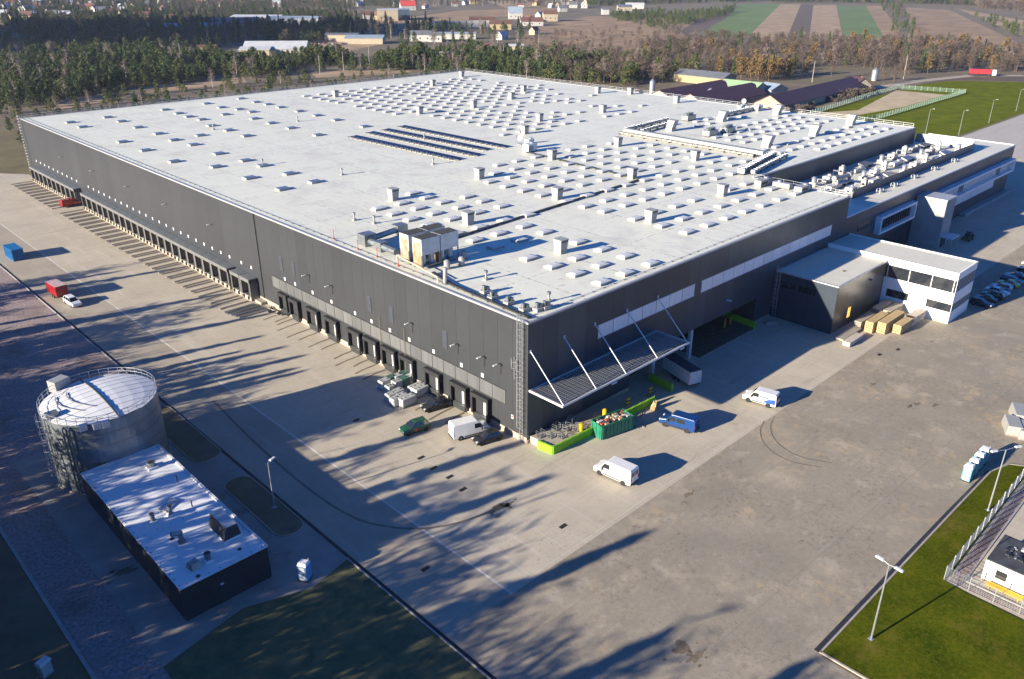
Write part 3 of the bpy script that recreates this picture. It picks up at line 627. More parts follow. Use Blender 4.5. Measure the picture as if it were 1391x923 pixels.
# chillers: four units in two pairs on a steel frame
chw = mat('chiller casing', (0.52, 0.54, 0.55), 0.5, 0.3, 0.12, 1.0, coords='obj')
def chiller(x, y, lab):
    t = thing('chiller', lab, 'chiller', (x, y, WH), 0, 'chillers on the roof edge')
    L_, D_ = 3.7, 2.35
    a = MB(); a.box(-L_ / 2, L_ / 2, -D_ / 2, D_ / 2, 2.3, 4.9, 0); a.build('casing', [chw], t, bevel=0.03)
    a = MB()
    for sx in (-1, 1):
        for sy in (-1, 1): a.box(sx * (L_ / 2 - 0.1) - 0.08, sx * (L_ / 2 - 0.1) + 0.08, sy * (D_ / 2 - 0.1) - 0.08, sy * (D_ / 2 - 0.1) + 0.08, 0, 2.3)
    a.box(-L_ / 2, L_ / 2, -D_ / 2, D_ / 2, 0.35, 0.5); a.build('support_frame', [galvd], t)
    a = MB()
    for k in range(2): a.tube((-0.9 + k * 1.8, 0, 0.5), (-0.9 + k * 1.8, 0, 2.2), 0.55, 10)
    a.build('compressor', [chw], t, smooth=False)
    a = MB(); a.box(-L_ / 2 + 0.12, L_ / 2 - 0.12, -D_ / 2 + 0.1, D_ / 2 - 0.1, 4.86, 4.93, 0)
    for k in range(14): a.box(-L_ / 2 + 0.2 + k * 0.25, -L_ / 2 + 0.26 + k * 0.25, -D_ / 2 + 0.1, D_ / 2 - 0.1, 4.93, 4.98, 1)
    a.build('fan_grille', [black, darkm], t)
    a = MB(); a.box(-L_ / 2 - 0.02, -L_ / 2, -D_ / 2 + 0.2, D_ / 2 - 0.2, 0.5, 4.3); a.build('end_panel', [mat('rust streaked panel', (0.34, 0.32, 0.28), 0.6, 0.1, rgb2=(0.34, 0.16, 0.05), scale=0.9)], t)
    return t
chiller(4.9, 27.6, 'grey chiller unit above the docks in the pair facing the corner ladder')
chiller(8.75, 27.6, 'grey chiller unit of the ladder side pair next to the roof skylights')
chiller(4.9, 30.9, 'grey chiller unit above the docks beside the long ductwork')
chiller(8.75, 30.9, 'grey chiller unit of the ductwork side pair next to the roof skylights')
def pipe_set(name, label, cat, pts, r, m, box=None):
    t = MB().path(pts, r, 8)
    for p in pts[1:-1]: t.tube((p[0] - r, p[1], p[2]), (p[0] + r, p[1], p[2]), r * 1.25, 8)
    if box:
        for b in box: t.box(*b)
    return tag(t.build(name, m), label, cat)
pipe_set('ductwork', 'grey sheet metal ductwork lying beside the roof chillers', 'duct', [(3.8, 34.2, WH + 0.9), (4.2, 43.0, WH + 0.9), (12.5, 44.5, WH + 0.9)], 0.55, galvd, [(3.2, 5.6, 42.2, 44.4, WH, WH + 2.0), (11.2, 13.4, 43.6, 45.6, WH, WH + 1.7), (3.4, 5.0, 38, 40, WH, WH + 1.6)])
for k, (x, y) in enumerate([(6.2, 24.2), (8.9, 23.8), (11.3, 26.0)]):
    t = thing('expansion_vessel', ['white expansion vessel at the foot of the chillers above the docks', 'white expansion vessel beneath the middle of the chillers', 'white expansion vessel at the skylight end of the chillers'][k], 'vessel', (x, y, WH))
    MB().tube((0, 0, 0.25), (0, 0, 1.3), 0.5, 12).tube((0, 0, 1.3), (0, 0, 1.5), 0.5, 12, 0, 0.2).build('tank', whitep, t)
    MB().box(-0.4, 0.4, -0.4, 0.4, 0, 0.25).tube((0.45, 0, 0.5), (1.0, 0.4, 0.5), 0.07, 6).build('foot', galvd, t)
pipe_set('roof_pipe', 'yellow gas pipe hooped over the roof beside the chillers', 'pipe', [(1.2, 20.5, WH), (1.2, 20.5, WH + 0.9), (2.0, 26.2, WH + 0.9), (3.0, 33, WH + 0.9), (3.0, 33, WH)], 0.07, mat('pale yellow pipe', (0.62, 0.55, 0.35), 0.6))
t = thing('exhaust_stack', 'leaning white exhaust stack at the roof edge below the chillers', 'stack', (1.6, 19.2, WH))
MB().tube((0, 0, 0.1), (0.15, 0, 2.6), 0.32, 10).build('flue', whitep, t); MB().tube((0, 0, 0), (0, 0, 0.25), 0.5, 10).build('collar', galvd, t)
for k, p in enumerate([(2.0, 50), (1.6, 42.0), (1.6, 36.5), (1.4, 30.5)]):
    tag(MB().box(-0.12, 0.12, -0.12, 0.12, 0, 0.2).tube((0, 0, 0.2), (0, 0, 1.7), 0.05, 6, 0).build('fire_riser', mat('red riser paint', (0.5, 0.04, 0.03), 0.5), None, (*p, WH)), 'thin red riser pipe standing at the roof edge by the chillers', 'pipe', 'red risers at the roof edge')
# ventilation plant in the middle of the roof
def ahu(x, y, rz, L_, D_, H_, lab, cat='roof unit', group=None, m=None, z=WH):
    t = thing('air_handling_unit', lab, cat, (x, y, z), rz, group)
    MB().box(-L_ / 2, L_ / 2, -D_ / 2, D_ / 2, 0.25, H_).build('casing', m or chw, t, bevel=0.03)
    a = MB(); a.box(-L_ / 2 + 0.1, -L_ / 2 + 0.25, -D_ / 2, D_ / 2, 0, 0.25); a.box(L_ / 2 - 0.25, L_ / 2 - 0.1, -D_ / 2, D_ / 2, 0, 0.25); a.build('skid', galvd, t)
    a = MB()
    for k in range(5): a.box(-L_ / 2 + 0.3, L_ / 2 * 0.1, -D_ / 2 - 0.03, -D_ / 2, 0.5 + k * (H_ - 0.9) / 5, 0.62 + k * (H_ - 0.9) / 5)
    a.build('louvre', darkm, t)
    MB().tube((L_ * 0.2, 0, H_), (L_ * 0.2, 0, H_ + 0.3), min(0.5, D_ * 0.35), 10).build('fan_cowl', galv, t)
    return t
ahu(79.5, 78.3, 0.1, 3.6, 2.0, 2.1, 'pale air handling unit standing at the end of the solar panel rows')
ahu(82.5, 81.5, 0.1, 2.2, 1.6, 2.4, 'tall grey air handling unit beside the satellite dish')
def dish(x, y, lab, rz):
    t = thing('satellite_dish', lab, 'dish', (x, y, WH), rz)
    MB().tube((0, 0, 0), (0, 0, 1.6), 0.09, 6).box(-0.5, 0.5, -0.5, 0.5, 0, 0.15).build('mast', galv, t)
    a = MB(); rings = []
    for j in range(4):
        rr = 0.9 * j / 3; rings.append([(0.35 * (rr / 0.9) ** 2 + 0.15, rr * math.cos(2 * math.pi * k / 14), 1.9 + rr * math.sin(2 * math.pi * k / 14)) for k in range(14)])
    for j in range(3):
        for k in range(14): a.face([rings[j][k], rings[j][(k + 1) % 14], rings[j + 1][(k + 1) % 14], rings[j + 1][k]])
    a.build('reflector', mat('grey dish', (0.42, 0.43, 0.43), 0.5), t)
dish(84.2, 87.0, 'grey satellite dish beside the air handling units near the solar rows', R(215))
dish(185.0, 80.0, 'pale satellite dish at the farm side edge of the roof', R(215))
def duct_run(a, b, w, h, lab, m=galvd, z=WH, ribs=galv):
    L_ = math.dist(a, b); t = thing('duct_run', lab, 'duct', (a[0], a[1], z), math.atan2(b[1] - a[1], b[0] - a[0]))
    MB().box(0, L_, -w / 2, w / 2, 0.4, 0.4 + h).build('duct', m, t)
    n = int(L_ / 1.6); q = MB()
    for k in range(n + 1): q.box(k * L_ / n - 0.06, k * L_ / n + 0.06, -w / 2 - 0.07, w / 2 + 0.07, 0.36, 0.46 + h)
    q.build('flange', ribs, t)
    q = MB(); n = max(2, int(L_ / 4))
    for k in range(n + 1): q.box(k * L_ / n - 0.1, k * L_ / n + 0.1, -w / 2, w / 2, 0, 0.4)
    q.build('support', darkm, t); return t
duct_run((118.0, 77.5), (117.7, 33.0), 1.7, 0.9, 'long white topped duct crossing the middle of the roof', m=whitep)
duct_run((114.8, 77.0), (114.6, 34.0), 0.9, 0.35, 'low tan cable duct beside the long white topped duct', m=mat('tan cable duct', (0.36, 0.32, 0.26), 0.8, rgb2=(0.40, 0.36, 0.30), scale=0.8), ribs=darkm)
duct_run((119.5, 78.5), (142.0, 80.5), 1.1, 0.8, 'ribbed zinc duct leading from the white topped duct toward the farm side')
duct_run((121.0, 74.0), (138.0, 76.0), 0.9, 0.7, 'smaller ribbed zinc duct parallel to the ribbed duct near the roof fans')
duct_run((160.0, 73.0), (183.0, 73.5), 1.2, 0.9, 'ribbed zinc duct ending at the pale satellite dish')
duct_run((95.8, 26.3), (118.5, 31.0), 1.5, 1.0, 'ribbed zinc duct along the inner corner railing of the roof')
duct_run((97.6, 24.3), (120.0, 28.4), 0.8, 0.7, 'small zinc duct just outside the inner corner railing duct')
def fan_group(x, y, lab):
    t = thing('fan_unit', lab, 'roof fan', (x, y, WH))
    MB().box(-2.2, 2.2, -1.2, 1.2, 0.2, 1.7).build('casing', galvd, t, bevel=0.04)
    q = MB()
    for k in (-1.4, 0, 1.4): q.tube((k, 0, 1.7), (k, 0, 2.3), 0.55, 10)
    q.tube((1.8, -1.0, 1.7), (2.6, -1.6, 3.0), 0.12, 6); q.tube((-1.8, -1.0, 1.7), (-2.6, -1.6, 3.0), 0.12, 6); q.build('fan_cowl', galvd, t)
    MB().box(-2.0, -1.8, -1.2, 1.2, 0, 0.2).box(1.8, 2.0, -1.2, 1.2, 0, 0.2).build('skid', darkm, t)
fan_group(148.5, 77.0, 'dark roof fan unit with upright horns behind the ribbed zinc duct')
fan_group(131.5, 58.0, 'dark roof fan unit beside the long white topped duct'); fan_group(139.0, 57.0, 'dark roof fan unit further from the white topped duct, among skylights')
ahu(181.0, 72.0, 0, 3, 2, 1.8, 'grey air handling unit near the pale satellite dish'); ahu(178.0, 76.5, 0, 2.4, 1.4, 1.4, 'low grey roof unit beside the farm side guard rail')
# ================================================================ entrance canopy and front loading area
t = thing('entrance_canopy', 'slatted steel canopy hung by tie rods on the shaded front wall', 'canopy', (0, 0, 0))
CZ, CYO, CX1 = 8.65, -6.3, 29.7
q = MB()
q.box(0.2, CX1, CYO - 0.12, CYO, CZ - 0.3, CZ); q.box(0.2, 0.4, CYO, -0.02, CZ - 0.3, CZ - 0.02); q.box(CX1 - 0.2, CX1, CYO, -0.02, CZ - 0.3, CZ - 0.02); q.box(0.4, CX1 - 0.2, -0.2, -0.02, CZ - 0.3, CZ - 0.02)
q.build('edge_beam', steelw, t)
sl1 = MB().box(0.4, CX1 - 0.2, 0, 0.16, CZ - 0.12, CZ - 0.04); pm0 = sl1.build('slat', galv, t, (0, CYO + 0.10, 0))
n = 15
for k in range(1, n): link('slat', pm0.data, t, (0, CYO + 0.10 + k * (6.0 / n), 0))
cr = MB().box(0, 0.12, CYO, -0.2, CZ - 0.28, CZ - 0.125); c0 = cr.build('cross_bar', galvd, t, (0.9, 0, 0))
for k in range(1, 36): link('cross_bar', c0.data, t, (0.9 + k * 0.8, 0, 0))
dk = MB().box(0.42, CX1 - 0.22, CYO + 0.02, -0.22, CZ - 0.36, CZ - 0.30).build('soffit_sheet', mat('canopy soffit', (0.10, 0.105, 0.115), 0.5, 0.3), t)
for x_ in (0.5, 7.25, 13.9, 21.4, 29.2):
    MB().tube((x_, -0.02, 14.5), (x_, CYO - 0.02, CZ - 0.05), 0.085, 6).build('tie_rod', steelw, t)
    MB().box(x_ - 0.15, x_ + 0.15, -0.12, -0.005, 14.3, 14.75).build('anchor_plate', steelw, t)
for x_ in (11.0, 27.5): MB().box(x_ - 0.5, x_ + 0.5, CYO - 0.3, CYO - 0.13, CZ - 0.5, CZ - 0.32).build('floodlight', steelw, t)
# columns of the portal
colm = mat('pale grey column paint', (0.42, 0.44, 0.45), 0.55, 0, 0.1, 1)
for x_ in (29.6, 40.2): MB().box(x_ - 0.35, x_ + 0.35, -0.05, 0.55, 0, PZ).build('portal_column', colm, W)
# raised dock floor inside the portal, of timber-coloured deck strips
dfl = MB()
for k in range(30):
    x_ = 41.5 + k * 0.62; dfl.box(x_, x_ + 0.5, -1.2 + 0.03 * (k % 3), 9.5, 0.0, 0.10 + 0.03 * (k % 2))
tag(dfl.build('bay_floor_boards', mat('dark stained boards', (0.085, 0.07, 0.055), 0.85, 0, 0.3, 0.8), W), kind='stuff')
def gwall(a, b, h0, h1, name, label, th=0.28):
    d = Vector((b[0] - a[0], b[1] - a[1], 0)); L_ = d.length; t = thing(name, label, 'wall', (a[0], a[1], 0), math.atan2(d.y, d.x)); q = MB()
    q.v += [(0, -th / 2, 0), (L_, -th / 2, 0), (L_, th / 2, 0), (0, th / 2, 0), (0, -th / 2, h0), (L_, -th / 2, h1), (L_, th / 2, h1), (0, th / 2, h0)]
    for f in ((0, 3, 2, 1), (4, 5, 6, 7), (0, 1, 5, 4), (1, 2, 6, 5), (2, 3, 7, 6), (3, 0, 4, 7)): q.f.append(f); q.m.append(0)
    q.build('wall_body', limeg, t)
    n = max(2, int(L_ / 1.6)); r_ = MB()
    for k in range(n + 1):
        hh = h0 + (h1 - h0) * k / n; r_.tube((L_ * k / n, 0, hh), (L_ * k / n, 0, hh + 0.25), 0.03, 4)
    r_.build('stanchion', galv, t); return t
gwall((0.25, -1.9), (0.6, -4.5), 1.3, 1.3, 'ramp_wall', 'short lime green ramp end wall at the corner of the warehouse')
gwall((0.6, -4.5), (22.6, -5.5), 1.3, 1.2, 'ramp_wall', 'long lime green ramp wall behind the green skip')
gwall((28.4, -0.2), (27.8, -5.2), 1.35, 1.35, 'ramp_wall', 'lime green wall beside the grey trailer at the loading bay')
gwall((59.6, -1.3), (60.6, 6.5), 1.35, 1.35, 'ramp_wall', 'lime green wall inside the far end of the loading bay')
rp = MB()
i0 = [(0.5, -0.15), (0.75, -4.3), (22.6, -5.3), (22.6, -0.15)]
zz = [1.12, 1.12, 0.02, 0.02]
rp.v += [(p[0], p[1], -0.02) for p in i0] + [(p[0], p[1], z_) for p, z_ in zip(i0, zz)]
for f in ((0, 1, 2, 3), (7, 6, 5, 4), (4, 5, 1, 0), (5, 6, 2, 1), (6, 7, 3, 2), (7, 4, 0, 3)): rp.f.append(f); rp.m.append(0)
tag(rp.build('loading_ramp', concrete), 'concrete loading ramp between the green wall and the warehouse front', 'ramp')
def cage(x, y, rz, lab, z):
    t = thing('roll_cage', lab, 'roll cage', (x, y, z), rz, 'wire roll cages on the ramp'); q = MB()
    for sx in (-0.5, 0.5):
        for sy in (-0.4, 0.4): q.tube((sx, sy, 0.1), (sx, sy, 1.0), 0.025, 4)
    for zz_ in (0.3, 0.65, 1.0):
        for a, b in (((-0.5, -0.4), (0.5, -0.4)), ((0.5, -0.4), (0.5, 0.4)), ((0.5, 0.4), (-0.5, 0.4)), ((-0.5, 0.4), (-0.5, -0.4))): q.tube((*a, zz_), (*b, zz_), 0.02, 4)
    q.build('wire_sides', galv, t); MB().box(-0.52, 0.52, -0.42, 0.42, 0.04, 0.12).build('base', galvd, t)
for k in range(7): cage(1.5 + k * 0.62 * 1.75, -1.2 - (k % 3) * 1.05, 0.05 * k, 'empty wire roll cage parked on the ramp by the green wall', 1.10 - 0.049 * (1.0 + k * 1.05))
def bollard(p, lab, striped, z):
    c = G(*p, z); t = thing('bollard', lab, 'bollard', (c.x, c.y, z - 0.05)); b = MB()
    if striped:
        for s_ in (-0.25, 0.25):
            for k in range(5): b.tube((s_, 0, k * 0.3), (s_, 0, k * 0.3 + 0.3), 0.13, 8, k % 2)
        b.box(-0.25, 0.25, -0.06, 0.06, 0.55, 0.7, 0); b.box(-0.25, 0.25, -0.06, 0.06, 1.15, 1.3, 0); b.build('post', [yellowp, black], t)
    else:
        b.tube((0, 0, 0), (0, 0, 1.25), 0.32, 10, 0); b.tube((0, 0, 1.25), (0, 0, 1.32), 0.24, 10, 0); b.build('post', [yellowp, black], t)
    MB().box(-0.5, 0.5, -0.25, 0.25, 0, 0.08).build('base_plate', darkm, t)
bollard((789, 586), 'plain yellow bollard on the ramp near the wire roll cages', False, 0.75)
bollard((821, 566), 'plain yellow bollard just behind the green skip', False, 0.45)
bollard((853, 552), 'striped yellow and black hoop barrier halfway along the ramp', True, 0.15)
bollard((883, 537), 'striped yellow and black hoop barrier at the low end of the ramp', True, 0.02)
for k in range(4):
    tag(MB().box(-0.18, 0.18, -0.12, 0.12, 0, 1.9, 0).box(-0.4, 0.4, -0.3, 0.3, 0, 0.14, 1).box(-0.22, 0.22, -0.16, 0.16, 1.9, 2.0, 1).build('guide_post', [mat('orange guide paint', (0.50, 0.20, 0.03), 0.6), darkm], None, (55.6 + 1.0 * k, 2.8 + 0.5 * (k % 2), 0.1)), 'orange guide post inside the loading bay beside the green wall', 'post', 'orange posts in the loading bay')
# ================================================================ annex with white office block
AH, OH = 9.35, 10.0
AX0, AX1, AY = 67.4, 88.2, -12.5
t = thing('annex_building', 'anthracite clad annex with attached white two storey office', 'building', (AX0, 0, 0)); AN = t
q = MB(); q.box(0.12, AX1 - AX0, AY + 0.12, -0.15, 0, AH - 0.12); q.build('wall_core', joint, t)
for a, b in ((0, 6.3), (6.3, 12.5)):
    MB().box(0, 0.12, -b + 0.02 - (0 if b < 12 else 0), -a - 0.02, 0.2, AH - 0.12).build('wall_panel', panelnavy, t)
shp = mat('bronze grey cladding', (0.15, 0.145, 0.135), 0.28, 0.55, 0.06, 0.5, coords='obj')
for k in range(5):
    w = (AX1 - AX0 - 0.12) / 5; MB().box(0.12 + k * w + 0.015, 0.12 + (k + 1) * w - 0.015, AY, AY + 0.12, 0.2, AH - 0.12).build('wall_panel', shp, t)
MB().face([(0, AY, AH), (AX1 - AX0, AY, AH), (AX1 - AX0, -0.05, AH), (0, -0.05, AH)]).build('roof', roofgrey, t)
q = MB(); q.box(-0.05, 0.25, AY - 0.05, -0.05, AH - 0.12, AH + 0.12); q.box(0.25, AX1 - AX0, AY - 0.05, AY + 0.25, AH - 0.12, AH + 0.12); q.box(0.25, AX1 - AX0, -0.35, -0.05, AH - 0.12, AH + 0.12); q.build('parapet_coping', coping, t)
for a in (1.0, 5.0): MB().box(-0.04, 0.0, -a - 3.4, -a, 6.5, 7.7).build('window', winglass, t)
d = MB().box(6.0, 7.0, AY - 0.05, AY - 0.002, 1.6, 3.7).build('lit_window', mat('lit window', (0.9, 0.5, 0.12), 0.5), t)
em = d.data.materials[0].node_tree.nodes['Principled BSDF']; em.inputs['Emission Color'].default_value = (1.0, 0.5, 0.1, 1); em.inputs['Emission Strength'].default_value = 0.7
MB().box(5.9, 7.1, AY - 0.08, AY - 0.05, 3.7, 3.82).box(6.46, 6.54, AY - 0.08, AY - 0.05, 1.6, 3.7).build('window_frame', darkm, d)
ladder(t, 0, -0.9, 0.2, AH, -1, 0)
MB().tube((9, -9.2, AH), (9, -9.2, AH + 0.12), 0.28, 10).build('roof_drain', mat('rusty drain', (0.12, 0.06, 0.03), 0.9), t)
q = MB()
for k in range(6): q.tube((11 + 0.06 * k, AY - 0.12, 5.3), (11 + 0.06 * k, AY - 0.12, 5.4), 0.02, 4)
MB().box(13.4, 14.0, AY - 0.5, AY, 7.3, 7.42).build('wall_lamp', darkm, t)
# white office block (local origin at AX0)
bx0, bx1, by = AX1 - AX0, 98.2 - AX0, -25.8
q = MB()
def wallbox(x0, x1, y0, y1, z0, z1): q.box(x0, x1, y0, y1, z0, z1)
wallbox(bx0, bx1, by, -0.05, 0, 2.3); wallbox(bx0, bx1, by, -0.05, 3.9, 6.2); wallbox(bx0, bx1, by, -0.05, 8.7, OH - 0.1)
q.build('white_wall', render_w, t)
q = MB(); q.box(bx0 + 0.15, bx1 - 0.15, by + 0.15, -0.2, 2.3, 3.9); q.box(bx0 + 0.15, bx1 - 0.15, by + 0.15, -0.2, 6.2, 8.7); q.build('window_band', winglass, t)
q = MB(); q.box(bx0 + 0.02, bx0 + 0.13, AY - 4.6, AY - 0.0, 2.3, 3.9)  # wall infill between lower windows
q2 = MB(); q2.box(bx0 + 0.01, bx0 + 0.14, by + 4.6, AY - 5.2, 2.3, 3.9); q2.box(bx0 + 0.01, bx0 + 0.14, AY - 0.9, -0.2, 2.3, 3.9)
q2.build('wall_infill', render_w, t)
fr = MB()
for yy in (AY - 0.4, AY - 4.6, AY - 8.8, by + 0.5): fr.box(bx0 + 0.06, bx0 + 0.13, yy - 0.08, yy + 0.08, 6.2, 8.7)
for k in range(11): fr.box(bx0 + 0.3 + k * 0.93, bx0 + 0.36 + k * 0.93, by + 0.03, by + 0.13, 6.2, 8.7)
for k in range(11): fr.box(bx0 + 0.3 + k * 0.93, bx0 + 0.36 + k * 0.93, by + 0.03, by + 0.13, 2.3, 3.9)
fr.build('window_frame', steelw, t)
bl = MB()
for k in range(11):
    for j in range(1): bl.box(bx0 + 0.45 + k * 0.93, bx0 + 0.62 + k * 0.93, by + 0.10, by + 0.14, 6.3, 8.6)
bl.build('blind', polyw, t)
q = MB(); q.face([(bx0, by, OH), (bx1, by, OH), (bx1, -0.05, OH), (bx0, -0.05, OH)]); q.build('office_roof', roofgrey, t)
q = MB(); q.box(bx0 - 0.02, bx0 + 0.3, by - 0.02, -0.05, OH - 0.14, OH + 0.2); q.box(bx1 - 0.3, bx1 + 0.02, by - 0.02, -0.05, OH - 0.14, OH + 0.2); q.box(bx0 + 0.3, bx1 - 0.3, by - 0.02, by + 0.3, OH - 0.14, OH + 0.2); q.build('parapet', render_w, t)
# ================================================================ office wing along the front
WZ, WX0, WX1 = 14.2, NX, 205.0
t = thing('office_wing', 'long lower office wing with ribbon windows and roof plant', 'building', (WX0, 0, 0)); OW = t; L_ = WX1 - WX0
q = MB(); q.box(0.02, L_, 0.12, NY - 0.2, 0, WZ - 0.15); q.box(XE - WX0 + 0.05, L_, NY - 0.2, NY + 2.5, 0, WZ - 0.15); q.build('wall_core', joint, t)
for k in range(18): MB().box(k * L_ / 18 + 0.02, (k + 1) * L_ / 18 - 0.02, 0.0, 0.12, 11.9, WZ - 0.15).build('wall_panel', panelgrey if False else panelnavy, t)
for k in range(18): MB().box(k * L_ / 18 + 0.02, (k + 1) * L_ / 18 - 0.02, 0.03, 0.12, 0.3, 11.86).build('wall_panel', panelnavy, t)
q = MB(); q.face([(0, 0, WZ), (L_, 0, WZ), (L_, NY + 2.5, WZ), (XE - WX0 + 0.05, NY + 2.5, WZ), (XE - WX0 + 0.05, NY - 0.2, WZ), (0, NY - 0.2, WZ)]); q.build('roof', roofgrey, t)
q = MB(); q.box(-0.02, L_ + 0.05, -0.06, 0.3, WZ - 0.15, WZ + 0.16); q.box(L_ - 0.3, L_ + 0.05, 0.3, NY + 2.5, WZ - 0.15, WZ + 0.22); q.build('parapet_coping', steelw, t)
MB().box(0.05, 11.5, 0.3, 5.8, WZ + 0.005, WZ + 0.02).build('roof_patch', roofw, t)
# white framed box window, ribbon window, lower translucent band
def framebox(x0, x1, z0, z1, d, fm, n, name, th=0.55):
    q = MB(); q.box(x0, x1, -d, 0.03, z1 - th, z1); q.box(x0, x1, -d, 0.03, z0, z0 + th); q.box(x0, x0 + th, -d, 0.03, z0 + th, z1 - th); q.box(x1 - th, x1, -d, 0.03, z0 + th, z1 - th)
    f = q.build(name, fm, t); MB().box(x0 + th, x1 - th, -0.25, 0.03, z0 + th, z1 - th).build('glazing', winglass, f)
    m = MB()
    for k in range(1, n): x_ = x0 + th + (x1 - x0 - 2 * th) * k / n; m.box(x_ - 0.06, x_ + 0.06, -0.42, -0.25, z0 + th, z1 - th)
    m.build('mullion', darkm if n < 15 else steelw, f)
    return f
fbm = mat('pale blue white frame', (0.74, 0.77, 0.80), 0.5)
framebox(111.0 - WX0, 131.0 - WX0, 7.2, 11.3, 1.3, fbm, 14, 'box_window')
f = framebox(146.5 - WX0, 203.8 - WX0, 7.0, 10.7, 1.5, fbm, 46, 'ribbon_window', 0.5)
bl = MB()
for k in range(46):
    if k in (12, 13, 14, 36, 37, 38): continue
    x_ = 147.0 - WX0 + k * 1.223; bl.box(x_ + 0.15, x_ + 0.95, -0.34, -0.26, 7.5, 10.2)
bl.build('blind', polyw, f)
w = 3.2
for k in range(10): MB().box(160.5 - WX0 + k * w, 160.5 - WX0 + (k + 1) * w - 0.12, -0.08, 0.03, 3.9, 6.0).build('translucent_panel', polyw, t)
for k in range(6): MB().box(102.0 - WX0 + k * 1.3, 102.0 - WX0 + k * 1.3 + 1.15, -0.05, 0.02, 9.6, 10.9).build('window', winglass, t)
for k in range(12): MB().box(112.0 - WX0 + k * 1.6, 112.0 - WX0 + k * 1.6 + 1.45, -0.06, 0.02, 0.4, 5.2).build('window', winglass, t)
MB().box(168 - WX0, 206.0 - WX0, -1.6, -0.02, 0.0, 0.9).build('plinth_planter', conc2, t)
# concrete stair tower in front of the wing
t2 = thing('stair_tower', 'bare concrete stair tower standing in front of the office wing', 'tower', (133.5, 0, 0))
q = MB(); q.box(0, 6.0, -7.0, -0.02, 0, 11.9); q.build('tower_wall', conc2, t2, bevel=0.04)
q = MB(); q.box(-0.1, 6.1, -7.1, -0.02, 11.9, 12.15); q.build('coping', coping, t2)
MB().box(1.2, 4.8, -7.08, -7.0, 0.2, 2.8).build('entrance_glazing', winglass, t2)
MB().box(0.6, 5.6, -9.8, -7.05, 2.9, 3.1).build('entrance_roof', steelw, t2)
for x_ in (0.8, 5.4): MB().tube((x_, -9.6, 0), (x_, -9.6, 2.9), 0.07, 6).build('post', galv, t2)
q = MB()
for zz_ in (3, 6, 9): q.box(-0.012, 0.0, -7.0, -0.1, zz_, zz_ + 0.03)
# plant enclosure on the wing roof
t = thing('plant_screen', 'dark louvred screen wall hiding plant on the office wing roof', 'screen', (111.0, 6.0, WZ))
for k in range(19): MB().box(k * 4.05, k * 4.05 + 4.0, 0, 0.15, 0, 2.0).build('screen_panel', panelnavy, t)
q = MB()
for k in range(20): q.box(k * 4.05 - 0.05, k * 4.05 + 0.05, 0.15, 0.9, 0, 1.6)
q.build('brace', galvd, t)
t = thing('solar_screen', 'row of tilted glazed panels closing the end of the roof plant', 'panels', (187.5, 6.5, WZ), R(90), None)
for k in range(8):
    q = MB(); q.v += [(k * 2.0 + 0.06, 0.0, 0.3), (k * 2.0 + 1.94, 0.0, 0.3), (k * 2.0 + 1.94, -0.7, 2.6), (k * 2.0 + 0.06, -0.7, 2.6)]; q.f += [(0, 1, 2, 3)]; q.m += [0]
    q.tube((k * 2.0, 0.02, 0.2), (k * 2.0, -0.72, 2.7), 0.07, 4, 1); q.tube((k * 2.0, -0.72, 2.68), (k * 2.0 + 2, -0.72, 2.68), 0.06, 4, 1); q.tube((k * 2.0, -0.7, 2.6), (k * 2.0, 0.9, 0), 0.04, 4, 1)
    q.build('panel', [mat('grey glazed panel', (0.22, 0.23, 0.25), 0.25), steelw], t)
pr_ = random.Random(11)
plantm = [chw, whitep, galv, mat('beige plant casing', (0.55, 0.52, 0.46), 0.6)]
tags = ['pale box unit', 'long low casing', 'round topped cowl', 'tall narrow casing', 'pipe cluster']
slots = []
for i in range(10):
    for j in range(3):
        slots.append((115.5 + i * 7.4 + pr_.uniform(-1, 1), 8.6 + j * 4.6 + pr_.uniform(-0.7, 0.7)))
